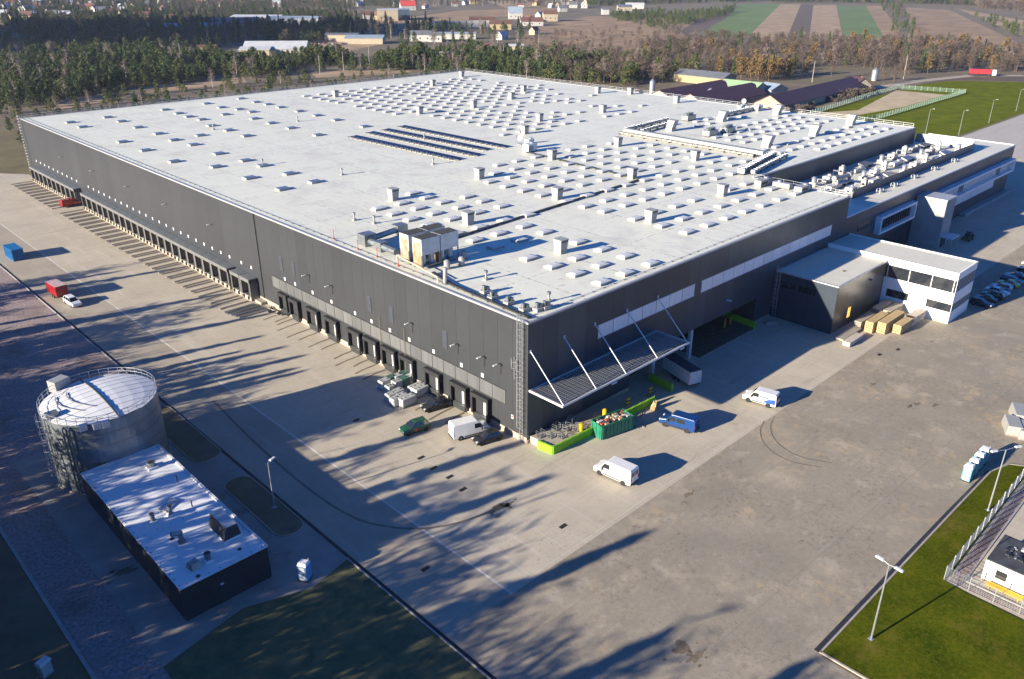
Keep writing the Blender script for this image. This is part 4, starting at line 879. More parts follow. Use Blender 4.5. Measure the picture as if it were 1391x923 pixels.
for k, (x_, y_) in enumerate(slots):
    kind = k % 5; t = thing('roof_plant_unit', {0: 'pale box shaped plant unit behind the screen of the office wing roof', 1: 'long low plant casing behind the screen of the office wing roof', 2: 'plant unit with round steel cowl behind the office wing screen', 3: 'tall narrow plant casing behind the office wing screen', 4: 'bundle of bent pipes behind the office wing screen'}[kind], 'roof plant', (x_, y_, WZ), 0, ['box plant units on the office wing', 'long casings on the office wing', 'cowled units on the office wing', 'narrow casings on the office wing', 'pipe bundles on the office wing'][kind])
    m_ = plantm[pr_.randrange(4)]; m2 = plantm[pr_.randrange(4)]
    if kind in (0, 1, 3):
        a, b, c = {0: (2.6, 1.8, 1.5), 1: (5.6, 1.3, 1.1), 3: (1.2, 1.2, 2.2)}[kind]
        MB().box(-a / 2, a / 2, -b / 2, b / 2, 0.2, c).build('casing', m_, t, bevel=0.03); MB().box(-a / 2 + 0.1, -a / 2 + 0.3, -b / 2, b / 2, 0, 0.2).box(a / 2 - 0.3, a / 2 - 0.1, -b / 2, b / 2, 0, 0.2).build('skid', darkm, t)
        MB().tube((a * 0.2, 0, c), (a * 0.2, 0, c + 0.35), 0.4, 10).build('fan_cowl', m2, t)
        MB().path([(-a / 2, 0, c * 0.6), (-a / 2 - 1.2, 0, c * 0.6), (-a / 2 - 1.2, 1.4, c * 0.6), (-a / 2 - 1.2, 1.4, 0)], 0.16, 6).build('pipe', galv, t)
    elif kind == 2:
        MB().box(-0.8, 0.8, -0.8, 0.8, 0, 0.9).build('casing', m_, t); MB().tube((0, 0, 0.9), (0, 0, 1.9), 0.55, 12).tube((0, 0, 1.9), (0, 0, 2.3), 0.75, 12, 0, 0.35).build('cowl', galv, t)
    else:
        q = MB()
        for j in range(4): q.path([(-3.2, -0.7 + j * 0.45, 0.7 + 0.15 * j), (2.6 - 0.5 * j, -0.7 + j * 0.45, 0.7 + 0.15 * j), (2.6 - 0.5 * j, -0.7 + j * 0.45, 0)], 0.2, 6)
        q.build('pipe', m_, t); MB().box(-2.0, -1.8, -1, 1, 0, 0.6).box(1.0, 1.2, -1, 1, 0, 0.6).build('support', darkm, t)
pipe_set('bent_duct', 'thick white gooseneck duct on the roof plant deck', 'duct', [(118, 14, WZ), (118, 14, WZ + 2.2), (124, 13.2, WZ + 2.2), (124, 13.2, WZ + 0.4)], 0.5, whitep)
for k, (x_, y_) in enumerate([(98.0, 14.0), (101.5, 17.5), (104.0, 12.5)]): pass
for k, (x_, y_, a, b, c) in enumerate([(90.5, 17.5, 5.0, 1.6, 1.5), (91.5, 13.5, 4.0, 1.5, 1.2), (92.0, 9.0, 4.6, 1.8, 1.3)]):
    ahu(x_, y_, R(90) if k == 1 else 0.0, a, b, c, ['white roof unit next to the inner corner railing', 'white roof unit set crosswise among the three above the annex', 'white roof unit nearest the front parapet above the annex'][k], m=whitep)
for k, x_ in enumerate((121, 129, 141, 154, 168)):
    t = thing('access_hoop', 'pale metal step hoop on the strip roof in front of the plant screen', 'step', (x_, 3.8, WZ), 0, 'step hoops on the office wing roof')
    MB().path([(-0.9, 0, 0), (-0.9, 0, 0.9), (0.9, 0, 0.9), (0.9, 0, 0)], 0.07, 6).path([(-0.9, 0.8, 0), (-0.9, 0.8, 0.9), (0.9, 0.8, 0.9), (0.9, 0.8, 0)], 0.07, 6).build('hoop', steelw, t); MB().box(-0.9, 0.9, 0, 0.8, 0.45, 0.5).build('tread', galv, t)
# ================================================================ sprinkler tank and pump house
TX, TY, TR, TH = -44.3, 36.0, 7.1, 10.2
t = thing('water_tank', 'round zinc sprinkler water tank with white roof beside pump house', 'tank', (TX, TY, 0))
q = MB(); NS = 56
def cyl_ring(mb, r, z0, z1, n=NS, m=0, out=True):
    for k in range(n):
        a, b = 2 * math.pi * k / n, 2 * math.pi * (k + 1) / n
        mb.face([(r * math.cos(a), r * math.sin(a), z0), (r * math.cos(b), r * math.sin(b), z0), (r * math.cos(b), r * math.sin(b), z1), (r * math.cos(a), r * math.sin(a), z1)], m)
tz = mat('zinc tank plates', (0.27, 0.30, 0.31), 0.38, 0.6, 0.16, 0.5)
for k in range(6):
    s = MB(); cyl_ring(s, TR - 0.004 * k, k * TH / 6 + 0.02, (k + 1) * TH / 6 - 0.02); so_ = s.build('shell_ring', tz, t)
s = MB(); cyl_ring(s, TR - 0.06, 0, TH); s.build('shell_liner', joint, t)
s = MB()
for k in range(5): cyl_ring(s, TR + 0.05, (k + 1) * TH / 6 - 0.05, (k + 1) * TH / 6 + 0.05); 
s.build('stiffener', galvd, t)
s = MB(); s.prism([(TR * 1.04 * math.cos(2 * math.pi * k / NS), TR * 1.04 * math.sin(2 * math.pi * k / NS)) for k in range(NS)], -0.02, 0.22); s.build('footing', cream, t)
tr = mat('white tank roof', (0.70, 0.70, 0.69), 0.5, 0, 0.05, 0.4)
s = MB(); nR = 20
for k in range(nR):                                   # trapezoidal roof sheets
    y0, y1 = -TR + 2 * TR * k / nR, -TR + 2 * TR * (k + 1) / nR
    w = lambda yy: math.sqrt(max(0, TR * TR - yy * yy))
    zc = lambda xx: TH + 0.75 * (1 - (xx / TR) ** 2)
    yc = (y0 + y1) / 2; ww = w(yc)
    seg = 8
    for j in range(seg):
        xa, xb = -1 + 2 * j / seg, -1 + 2 * (j + 1) / seg
        A = [(xa * w(y0), y0), (xb * w(y0), y0), (xb * w(y1), y1), (xa * w(y1), y1)]
        rz_ = lambda p: TH + 0.7 * (1 - (p[0] ** 2 + p[1] ** 2) / TR ** 2)
        s.face([(p[0], p[1], rz_(p) + (0.0 if k % 2 else 0.03)) for p in A])
s.build('tank_roof', tr, t)
s = MB(); s.path([(0, TR * 0.99 * k / 8, TH + 0.7 * (1 - (0.99 * k / 8) ** 2) + 0.12) for k in range(-8, 9)], 0.09, 5); s.build('roof_ridge', darkm, t)
s = MB(); n = 36
for k in range(n):
    a, b = 2 * math.pi * k / n, 2 * math.pi * (k + 1) / n
    pa, pb = (TR * math.cos(a), TR * math.sin(a)), (TR * math.cos(b), TR * math.sin(b))
    s.tube((*pa, TH), (*pa, TH + 1.0), 0.04, 4)
    for h_ in (0.5, 1.0): s.tube((*pa, TH + h_), (*pb, TH + h_), 0.035, 4)
s.build('guard_rail', galv, t)
MB().box(-1.1, 1.1, -0.5, 1.1, TH - 0.3, TH + 1.35).build('roof_hatch', whitep, t, (-2.6, TR * 0.92, 0), rz=R(20))
s = MB(); s.box(-0.7, 0.7, -0.5, 0.5, TH + 0.05, TH + 0.8); s.build('roof_hatch', galvd, t, (-TR * 0.86, -1.2, 0))
s = MB()
for a in (-4.6, -3.2): s.path([(x_, y_, TH + 0.7 * (1 - (x_ * x_ + y_ * y_) / TR ** 2) + 0.12) for x_, y_ in [(a + 0.025 * (k - 8) ** 2, -3.0 + 0.55 * k) for k in range(13)]], 0.05, 5)
tag(s.build('cable_conduit', darkm, t), kind='stuff')
s = MB()
for k in (248, 256, 235): 
    a = R(k); s.box(TR * math.cos(a) - 0.45, TR * math.cos(a) + 0.45, TR * math.sin(a) - 0.35, TR * math.sin(a) + 0.25, TH - 0.7, TH + 0.1)
s.build('overflow_box', galv, t)
s = MB()
for a in (R(215), R(222)): s.path([((TR + 0.25) * math.cos(a), (TR + 0.25) * math.sin(a), 0.1), ((TR + 0.25) * math.cos(a), (TR + 0.25) * math.sin(a), TH - 0.6), ((TR - 0.1) * math.cos(a), (TR - 0.1) * math.sin(a), TH - 0.3)], 0.12, 6)
s.build('riser_pipe', galvd, t)
a = R(190); ladder(t, TR * math.cos(a), TR * math.sin(a), 0.2, TH, math.cos(a), math.sin(a))
# pump house
PHH = 4.2
t = thing('pump_house', 'long black pump house with white flat roof and roof vents', 'building', (-50.1, 0.2, 0))
LX, LY = 9.8, 28.9
phm = mat('black corrugated cladding', (0.040, 0.042, 0.048), 0.45, 0.3, 0.12, 0.8, coords='obj')
MB().box(0.06, LX - 0.06, 0.06, LY - 0.06, 0, PHH - 0.02).build('wall_core', joint, t)
for k in range(10): MB().box(0, 0.06, k * LY / 10 + 0.01, (k + 1) * LY / 10 - 0.01, 0.1, PHH).build('wall_panel', phm, t); MB().box(LX - 0.06, LX, k * LY / 10 + 0.01, (k + 1) * LY / 10 - 0.01, 0.1, PHH).build('wall_panel', phm, t)
for k in range(3): MB().box(k * LX / 3 + 0.01, (k + 1) * LX / 3 - 0.01, 0, 0.06, 0.1, PHH).build('wall_panel', phm, t); MB().box(k * LX / 3 + 0.01, (k + 1) * LX / 3 - 0.01, LY - 0.06, LY, 0.1, PHH).build('wall_panel', phm, t)
phr = mat('pump house roof membrane', (0.72, 0.72, 0.72), 0.5, 0, 0.04, 0.3); layer(phr, noise_mask(0.8, 0.55, 0.75, detail=8), (0.52, 0.52, 0.52), 0.6)
r_ = MB().box(-0.05, LX + 0.05, -0.05, LY + 0.05, PHH, PHH + 0.12).build('roof', phr, t)
e = MB(); e.box(LX - 0.22, LX + 0.08, -0.08, LY + 0.08, PHH + 0.12, PHH + 0.24); e.box(-0.08, LX - 0.22, LY - 0.2, LY + 0.08, PHH + 0.12, PHH + 0.24); e.build('roof_edge', steelw, r_)
q = MB()
for k in range(24): q.box(0.15, 0.25, 0.5 + k * 1.2, 0.6 + k * 1.2, PHH + 0.12, PHH + 0.17)
for k in range(8): q.box(0.8 + k * 1.2, 0.9 + k * 1.2, 0.2, 0.3, PHH + 0.12, PHH + 0.17)
for yy in (11.2, 20.5):
    for k in range(6): q.box(0.8 + k * 1.5, 0.9 + k * 1.5, yy, yy + 0.1, PHH + 0.12, PHH + 0.16)
q.build('fastener', darkm, r_)
MB().box(3.6, 4.9, -0.05, -0.005, 0.05, 2.3).build('door', darkm, t)
MB().box(4.05, 4.4, -0.2, -0.05, 2.45, 2.6).build('door_lamp', steelw, t)
z0 = PHH + 0.12
def loc6(a, b): # pixel on roof -> local
    p = G(100 + a / 3.55, 590 + b / 3.55, z0); return (p.x + 50.1, p.y - 0.2, z0)
def vent_round(p, r, h, lab=None):
    MB().box(-r * 1.5, r * 1.5, -r * 1.5, r * 1.5, 0, 0.25, 0).tube((0, 0, 0.2), (0, 0, h), r, 12, 1).tube((0, 0, h), (0, 0, h + 0.12), r * 1.25, 12, 1).tube((0, 0, h + 0.1), (0, 0, h + 0.125), r * 0.95, 12, 2).build('roof_vent', [phr, galvd, black], t, p)
vent_round(loc6(385, 425), 0.26, 1.1); vent_round(loc6(470, 390), 0.24, 1.2); vent_round(loc6(650, 610), 0.32, 0.9); vent_round(loc6(378, 160), 0.42, 0.7)
MB().box(-0.4, 0.4, -0.4, 0.4, 0, 0.15, 0).tube((0, 0, 0.1), (0, 0, 1.4), 0.28, 12, 0).tube((0, 0, 1.2), (-0.95, 0, 1.55), 0.30, 12, 0).build('elbow_vent', galvd, t, loc6(522, 520))
MB().taper(-0.55, 0.55, -0.6, 0.6, 0, 0.7, 0.05, 0.2).build('roof_vent', galvd, t, loc6(580, 640), rz=0.2)
MB().box(-1.2, 1.2, -0.6, 0.6, 0, 0.16).build('roof_hatch', galv, t, loc6(460, 345), rz=0.5)
for p in ((500, 230), (572, 350)): MB().tube((0, 0, 0), (0, 0, 0.9), 0.08, 6).build('vent_pipe', darkm, t, loc6(*p))
for p in ((475, 505), (600, 685), (800, 555)): MB().tube((0, 0, 0), (0, 0, 0.05), 0.24, 10).build('roof_drain', darkm, t, loc6(*p))
s = MB(); c = loc6(735, 470)
s.box(-1.0, 1.0, -1.9, 1.9, 0, 0.3, 0)
i = len(s.v); s.v += [(-1.1, -1.9, 0.3), (0.9, -1.9, 0.3), (0.9, 1.9, 0.3), (-1.1, 1.9, 0.3), (-0.7, -1.95, 1.9), (0.6, -1.95, 1.9), (0.6, 1.95, 1.9), (-0.7, 1.95, 1.9)]
for f, m_ in (((4, 5, 6, 7), 2), ((0, 1, 5, 4), 1), ((1, 2, 6, 5), 2), ((2, 3, 7, 6), 1), ((3, 0, 4, 7), 1)): s.f.append(tuple(i + a for a in f)); s.m.append(m_)
s.build('smoke_hood', [phr, darkm, galv], t, c)
# pipes between tank and pump house
for k in range(2): pipe_set('suction_pipe', ['black suction pipe leaving the tank foot beside the paving', 'black suction pipe between tank foot and pump house corner'][k], 'pipe', [(-50.0 + k * 0.6, 32.5 - k, 0.1), (-50.0 + k * 0.6, 32.5 - k, 0.9), (-49.2 + k * 0.6, 29.0, 0.9)], 0.14, darkm)
# ================================================================ vehicles
tyre = mat('tyre rubber', (0.016, 0.016, 0.017), 0.85, 0, 0.3, 4, coords='obj'); rim = mat('alloy rim', (0.35, 0.35, 0.36), 0.35, 0.8, coords='obj')
lampw = mat('headlamp lens', (0.62, 0.64, 0.66), 0.15, coords='obj'); lampr = mat('tail lamp lens', (0.35, 0.015, 0.012), 0.25, coords='obj')
carglass = glassy('car glass', (0.015, 0.018, 0.022), 0.06); under = mat('underbody', (0.02, 0.02, 0.021), 0.8)
def paint(name, rgb): return mat('car paint ' + name, rgb, 0.25, 0.1, 0.04, 1.5, coords='obj', spec=0.6)
WM = {}
def wheels(t, xs, yw, r, w):
    key = (round(r, 2), round(w, 2))
    if key not in WM:
        a = MB(); a.tube((0, -w / 2, 0), (0, w / 2, 0), r, 16); b = MB(); b.tube((0, -w / 2 - 0.012, 0), (0, w / 2 + 0.012, 0), r * 0.62, 12)
        for k in range(5): an = 2 * math.pi * k / 5; b.tube((0, -w / 2 - 0.02, 0), (math.cos(an) * r * 0.55, -w / 2 - 0.02, math.sin(an) * r * 0.55), 0.035, 4)
        ma = bpy.data.meshes.new('wheel'); ma.from_pydata(a.v, [], a.f); ma.materials.append(tyre); mb_ = bpy.data.meshes.new('rim'); mb_.from_pydata(b.v, [], b.f); mb_.materials.append(rim); WM[key] = (ma, mb_)
    for x_ in xs:
        for s in (-1, 1):
            o = link('wheel', WM[key][0], t, (x_, s * yw, r)); link('rim', WM[key][1], o)
def body_mesh(prof, hw, mb, m=0):
    n = len(prof); i = len(mb.v)
    for s in (-1, 1): mb.v += [(x_, s * hw(z_), z_) for x_, z_ in prof]
    mb.f.append(tuple(i + k for k in range(n))); mb.m.append(m)
    mb.f.append(tuple(i + 2 * n - 1 - k for k in range(n))); mb.m.append(m)
    for k in range(n):
        j = (k + 1) % n; mb.f.append((i + j, i + k, i + n + k, i + n + j)); mb.m.append(m)
def place(pf, pr, off=0.0):
    a, b = G(*pf), G(*pr); c = (a + b) / 2; d = (a - b); return (c.x, c.y, 0), math.atan2(d.y, d.x)
def van(label, pf, pr, L, Wd, H, p, name='panel_van', rear_win=False, decal=None, side_win=False, partner=None):
    loc, rz = place(pf, pr); t = thing(name, label, 'van', loc, rz)
    hw = lambda z: Wd / 2 * (1 - 0.085 * max(0, (z - 1.0) / (H - 1.0)))
    h = L / 2
    prof = [(-h, 0.42), (-h, 1.0), (-h + 0.06, H - 0.14), (-h + 0.2, H), (h - 2.15, H), (h - 1.9, H - 0.08), (h - 1.12, H * 0.57), (h - 0.30, H * 0.47), (h - 0.06, H * 0.40), (h, 0.75), (h - 0.03, 0.36), (-h + 0.5, 0.32)][::-1]
    mb = MB(); body_mesh(prof, hw, mb); mb.build('body', p, t, bevel=0.05)
    # windscreen
    x0, z0_, x1, z1_ = h - 1.18, H * 0.585, h - 1.86, H - 0.14
    nx, nz = (z1_ - z0_), (x0 - x1); l_ = math.hypot(nx, nz); nx, nz = nx / l_ * 0.03, nz / l_ * 0.03
    q = MB(); y0, y1 = hw(z0_) - 0.10, hw(z1_) - 0.12
    q.face([(x0 + nx, -y0, z0_ + nz), (x0 + nx, y0, z0_ + nz), (x1 + nx, y1, z1_ + nz), (x1 + nx, -y1, z1_ + nz)]); q.build('windscreen', carglass, t)
    for s in (-1, 1):
        q = MB(); zb, zt = H * 0.56, H * 0.84
        pts = [(h - 1.30, zb), (h - 1.72, zt), (h - 2.55, zt), (h - 2.55, zb)]
        if side_win: pts2 = [(h - 2.75, zb), (h - 2.75, zt), (h - 4.0, zt), (h - 4.0, zb)]
        q.face([(a, s * (hw(b) + 0.014), b) for a, b in pts]);
        if side_win: q.face([(a, s * (hw(b) + 0.014), b) for a, b in pts2])
        q.build('side_window', carglass, t)
        MB().box(h - 1.55, h - 1.40, s * (Wd / 2 + 0.13) - 0.12, s * (Wd / 2 + 0.13) + 0.10, 1.1, 1.5).build('mirror', black, t)
        MB().box(h - 0.32, h - 0.02, s * (Wd / 2 - 0.24) - 0.14, s * (Wd / 2 - 0.24) + 0.14, 0.82, 1.05).build('headlight', lampw, t)
        MB().box(-h - 0.02, -h + 0.03, s * (Wd / 2 - 0.16) - 0.09, s * (Wd / 2 - 0.16) + 0.09, 0.9, 1.4).build('tail_light', lampr, t)
        for wx in (h - 1.0, -h + 1.15): MB().tube((wx, s * (Wd / 2 - 0.02), 0.36), (wx, s * (Wd / 2 + 0.006), 0.36), 0.43, 14).build('wheel_arch', under, t)
        MB().box(-h + 1.7, h - 1.5, s * Wd / 2 - 0.01, s * Wd / 2 + 0.012, 0.45, 0.62).build('side_moulding', under, t)
    MB().box(h - 0.1, h + 0.05, -Wd / 2 + 0.08, Wd / 2 - 0.08, 0.36, 0.7).build('bumper', under, t)
    MB().box(-h - 0.06, -h + 0.1, -Wd / 2 + 0.08, Wd / 2 - 0.08, 0.36, 0.6).build('bumper', under, t)
    MB().box(-h - 0.012, -h - 0.0, -0.012, 0.012, 0.65, H - 0.25).build('door_seam', under, t)
    if rear_win:
        q = MB(); [q.box(-h - 0.0, -h + 0.06, s * 0.45 - 0.3, s * 0.45 + 0.3, H * 0.6, H * 0.84) for s in (-1, 1)]; q.build('rear_window', carglass, t)
    if decal:
        for s in (-1, 1):
            q = MB(); q.face([(a, s * (hw(b) + 0.016), b) for a, b in [(-h + 0.1, 0.7), (h - 3.1, 0.7), (-h + 1.2, 1.35), (-h + 0.1, 1.6)]]); q.build('side_graphic', decal, t)
            for kk in range(5):
                q = MB(); a0 = -h + 1.3 + kk * 0.28; q.face([(a, s * (hw(b) + 0.016), b) for a, b in [(a0, 1.42), (a0 + 0.2, 1.42), (a0 + 0.2, 1.72), (a0, 1.72)]]); q.build('side_lettering', decal, t)
    MB().box(-h + 0.3, h - 0.4, -Wd / 2 + 0.12, Wd / 2 - 0.12, 0.22, 0.42).build('chassis', under, t)
    wheels(t, (h - 1.0, -h + 1.15), Wd / 2 - 0.14, 0.36, 0.24); return t
def car(label, loc, rz, p, L=4.5, Wd=1.82, H=1.46, name='car', group=None, estate=True, badge=None, cat='car'):
    t = thing(name, label, cat, loc, rz, group); h = L / 2; zb = H * 0.62
    hw = lambda z: Wd / 2 * (1 - 0.05 * max(0, 0.55 - z)); 
    prof = [(-h + 0.05, 0.30), (-h, 0.55), (-h + 0.03, zb - 0.12), (-h + 0.22, zb), (h - 1.32, zb + 0.01), (h - 0.55, zb - 0.12), (h - 0.12, zb - 0.26), (h, 0.52), (h - 0.08, 0.26)][::-1]
    mb = MB(); body_mesh(prof, hw, mb); mb.build('body', p, t, bevel=0.05)
    xb0, xb1 = (-h + 0.12 if estate else -h + 0.7), h - 1.2; xt0, xt1 = (-h + 0.55 if estate else -h + 1.35), h - 2.05; yb, yt = Wd / 2 - 0.05, Wd / 2 - 0.27
    q = MB(); i = 0; q.v += [(xb0, -yb, zb - 0.02), (xb1, -yb, zb - 0.02), (xb1, yb, zb - 0.02), (xb0, yb, zb - 0.02), (xt0, -yt, H - 0.05), (xt1, -yt, H - 0.05), (xt1, yt, H - 0.05), (xt0, yt, H - 0.05)]
    for f in ((0, 1, 5, 4), (1, 2, 6, 5), (2, 3, 7, 6), (3, 0, 4, 7), (4, 5, 6, 7)): q.f.append(f); q.m.append(0)
    q.build('window_glass', carglass, t)
    MB().taper(xt0 - 0.06, xt1 + 0.1, -yt - 0.03, yt + 0.03, H - 0.09, H, 0.12, 0.08).build('roof', p, t, bevel=0.03)
    q = MB()
    for s in (-1, 1):
        q.tube((xb1, s * yb, zb), (xt1, s * yt, H - 0.06), 0.045, 4); q.tube((xb0, s * yb, zb), (xt0, s * yt, H - 0.06), 0.07, 4)
        for fx in (0.36, 0.68): xa, xc = xb0 + (xb1 - xb0) * fx, xt0 + (xt1 - xt0) * fx; q.tube((xa, s * yb, zb), (xc, s * (yt + 0.01), H - 0.06), 0.04, 4)
    q.build('pillar', p, t)
    for s in (-1, 1):
        MB().box(h - 0.30, h - 0.03, s * (Wd / 2 - 0.26) - 0.17, s * (Wd / 2 - 0.26) + 0.17, 0.58, 0.74).build('headlight', lampw, t)
        MB().box(-h - 0.01, -h + 0.12, s * (Wd / 2 - 0.2) - 0.14, s * (Wd / 2 - 0.2) + 0.14, 0.65, 0.85).build('tail_light', lampr, t)
        MB().box(h - 1.62, h - 1.45, s * (Wd / 2 + 0.08) - 0.09, s * (Wd / 2 + 0.08) + 0.09, zb, zb + 0.16).build('mirror', p, t)
        for wx in (h - 0.85, -h + 0.85): MB().tube((wx, s * (Wd / 2 - 0.05), 0.33), (wx, s * (Wd / 2 + 0.004), 0.33), 0.39, 14).build('wheel_arch', under, t)
    if badge:
        for s in (-1, 1):
            q = MB(); q.tube((0.2, s * (Wd / 2 + 0.002), 0.68), (0.2, s * (Wd / 2 + 0.012), 0.68), 0.26, 14); q.build('door_emblem', badge, t)
    MB().box(-h + 0.3, h - 0.3, -Wd / 2 + 0.12, Wd / 2 - 0.12, 0.16, 0.34).build('chassis', under, t)
    wheels(t, (h - 0.85, -h + 0.85), Wd / 2 - 0.12, 0.33, 0.21); return t
pw = paint('white', (0.76, 0.76, 0.74)); pb = paint('black', (0.018, 0.019, 0.022)); pg = paint('dark green', (0.012, 0.075, 0.042)); pbl = paint('blue', (0.008, 0.05, 0.19)); prd = paint('red', (0.30, 0.015, 0.018))
psil = paint('silver', (0.45, 0.46, 0.47)); pnav = paint('navy', (0.02, 0.03, 0.06)); pgr = paint('graphite', (0.05, 0.052, 0.058)); pyel = paint('yellow', (0.55, 0.45, 0.05)); ppk = paint('plum', (0.30, 0.12, 0.20)); pteal = paint('teal', (0.02, 0.09, 0.12))
def carp(label, pf, pr, p, **k):
    loc, rz = place(pf, pr); return car(label, loc, rz, p, **k)
carp('black estate car parked between wrapped pallets and the loading docks', (576, 559), (608, 550), pb, L=4.6, H=1.5)
carp('dark green car with a red door emblem, parked beside the white van', (546, 591), (581, 580), pg, L=4.4, H=1.75, badge=mat('red emblem', (0.6, 0.05, 0.03), 0.5))
carp('black hatchback parked tight beside the white van at the docks', (645, 604), (679, 594), pb, L=4.3, H=1.5)
van('white high roof van backed out from the loading docks', (660, 585), (616, 596), 5.9, 2.05, 2.6, pw)
van('white panel van standing alone on the open concrete yard', (813, 638), (860, 659), 5.9, 2.05, 2.55, pw, rear_win=True)
van('blue crew van with dark side window near the green skip', (897, 573), (947, 588), 5.6, 2.0, 2.3, pbl, side_win=True)
van('white van with blue side graphics at the edge of the shade', (1012, 541), (1054, 553), 5.3, 1.95, 2.3, pw, decal=mat('blue graphic', (0.02, 0.08, 0.35), 0.4), rear_win=True)
van('dark red van nosed up to the far loading docks', (113, 277), (82, 283), 5.6, 2.0, 2.2, prd)
# parking row behind the white office
cols = [pnav, pb, pgr, pw, psil, pyel, pteal, pnav, pb, psil, pw, psil]
xs_ = [102.8, 105.9, 109.0, 112.2, 115.4, 118.6, 121.8, 125.0, 131.5, 136.5, 139.8, 143.0]
names = ['navy', 'black', 'graphite', 'white', 'silver', 'yellow', 'teal', 'navy blue', 'jet black', 'silver grey', 'bright white', 'silver']
ordn = ['first', 'second', 'third', 'fourth', 'fifth', 'sixth', 'seventh', 'eighth', 'ninth', 'tenth', 'eleventh', 'twelfth']
for k, x_ in enumerate(xs_):
    car('%s car, %s in the parking row counted from the white office' % (names[k], ordn[k]), (x_, -27.0 + 0.25 * math.sin(k * 2.1), 0), R(90 if k % 3 else -90), cols[k], L=4.2 + 0.15 * (k % 4), H=1.45 + 0.06 * (k % 3), estate=(k % 2 == 0), group=None)
car('plum coloured car parked in front of the office parking row', (128.5, -33.5, 0), R(8), ppk); car('pale silver car in the row opposite the office parking row', (146, -33.0, 0), R(95), psil)
loc, rz = place((106, 418), (93, 410)); car('white pickup sized car coupled close to the red box trailer', loc, rz, pw, L=4.9, H=1.7)
# red box trailer
def box_trailer(label, loc, rz, L, Wd, H, p, cat='trailer', name='box_trailer', roofm=None):
    t = thing(name, label, cat, loc, rz); q = MB(); q.box(-L / 2, L / 2, -Wd / 2, Wd / 2, 0.75, H, 0, 1); q.build('box_body', [p, roofm or p], t, bevel=0.03)
    q = MB()
    for k in range(7): x_ = -L / 2 + (k + 0.5) * L / 7; q.box(x_ - 0.04, x_ + 0.04, -Wd / 2 - 0.03, Wd / 2 + 0.03, 0.78, H - 0.04)
    q.build('side_rib', p, t); MB().box(-L / 2, L / 2, -Wd / 2 + 0.2, Wd / 2 - 0.2, 0.55, 0.75).box(L / 2, L / 2 + 1.0, -0.08, 0.08, 0.5, 0.62).build('chassis', under, t)
    wheels(t, (-0.5, 0.5), Wd / 2 - 0.12, 0.36, 0.22); return t
loc, rz = place((89, 408), (71, 397)); box_trailer('red box trailer standing at the yard kerb behind a white car', loc, rz, 5.2, 2.3, 2.9, prd, roofm=mat('pale trailer roof', (0.50, 0.35, 0.34), 0.6))
loc, rz = place((908, 504), (942, 526)); box_trailer('silver grey curtain trailer backed beside the lime green bay wall', loc, rz, 7.2, 2.4, 3.0, mat('silver curtain', (0.52, 0.53, 0.55), 0.5), roofm=mat('dark blue trailer roof', (0.02, 0.03, 0.06), 0.5))
# blue container
c = G(19, 355); t = thing('storage_container', 'bright blue storage container at the edge of the yard road', 'container', (c.x + 1.0, c.y + 2.6, 0), R(92))
pbc = mat('blue container paint', (0.01, 0.13, 0.32), 0.45, 0.1, 0.15, 1, coords='obj')
q = MB(); q.box(-3.0, 3.0, -1.22, 1.22, 0.12, 2.6); q.build('container_body', pbc, t)
q = MB()
for k in range(18): x_ = -2.9 + k * 0.33; q.box(x_, x_ + 0.16, -1.26, 1.26, 0.25, 2.5)
for k in range(7): y_ = -1.1 + k * 0.34; q.box(-3.05, 3.05, y_, y_ + 0.16, 0.25, 2.5)
q.build('corrugation', pbc, t); MB().box(-3.06, 3.06, -1.26, 1.26, 0.0, 0.16).box(-3.06, 3.06, -1.28, 1.28, 2.55, 2.68).build('frame_rail', pbc, t)
# green skip with rubble
c = (G(823, 596) + G(858, 583)) / 2; d = G(858, 583) - G(823, 596); t = thing('waste_skip', 'green ribbed waste skip heaped with rubbish beside the ramp wall', 'skip', (c.x - 0.2, c.y + 1.15, 0), math.atan2(d.y, d.x))
q = MB(); a, b, hgt = 3.0, 1.2, 2.3
q.box(-a, a, -b, -b + 0.1, 0.2, hgt); q.box(-a, a, b - 0.1, b, 0.2, hgt); q.box(-a, -a + 0.1, -b + 0.1, b - 0.1, 0.2, hgt); q.box(a - 0.1, a, -b + 0.1, b - 0.1, 0.2, hgt); q.box(-a, a, -b, b, 0.1, 0.2); q.build('skip_body', greens, t)
q = MB()
for k in range(9): x_ = -a + 0.2 + k * 0.7; q.box(x_, x_ + 0.12, -b - 0.08, -b, 0.2, hgt); q.box(x_, x_ + 0.12, b, b + 0.08, 0.2, hgt)
for k in range(3): y_ = -0.9 + k * 0.85; q.box(-a - 0.08, -a, y_, y_ + 0.12, 0.2, hgt)
q.box(-a - 0.06, a + 0.06, -b - 0.1, -b + 0.08, hgt - 0.12, hgt + 0.04); q.box(-a - 0.06, a + 0.06, b - 0.08, b + 0.1, hgt - 0.12, hgt + 0.04); q.build('skip_rib', greens, t)
MB().tube((-a + 0.5, -b + 0.1, 0.12), (-a + 0.5, b - 0.1, 0.12), 0.12, 8).tube((a - 0.5, -b + 0.1, 0.12), (a - 0.5, b - 0.1, 0.12), 0.12, 8).build('roller', darkm, t)
rr = random.Random(5); dmats = [mat('cardboard', (0.38, 0.27, 0.16), 0.8), mat('rubble grey', (0.30, 0.28, 0.26), 0.8), mat('plastic scrap', (0.55, 0.53, 0.50), 0.5), mat('red scrap', (0.35, 0.07, 0.05), 0.6), mat('dark scrap', (0.06, 0.06, 0.065), 0.7)]
q = MB()
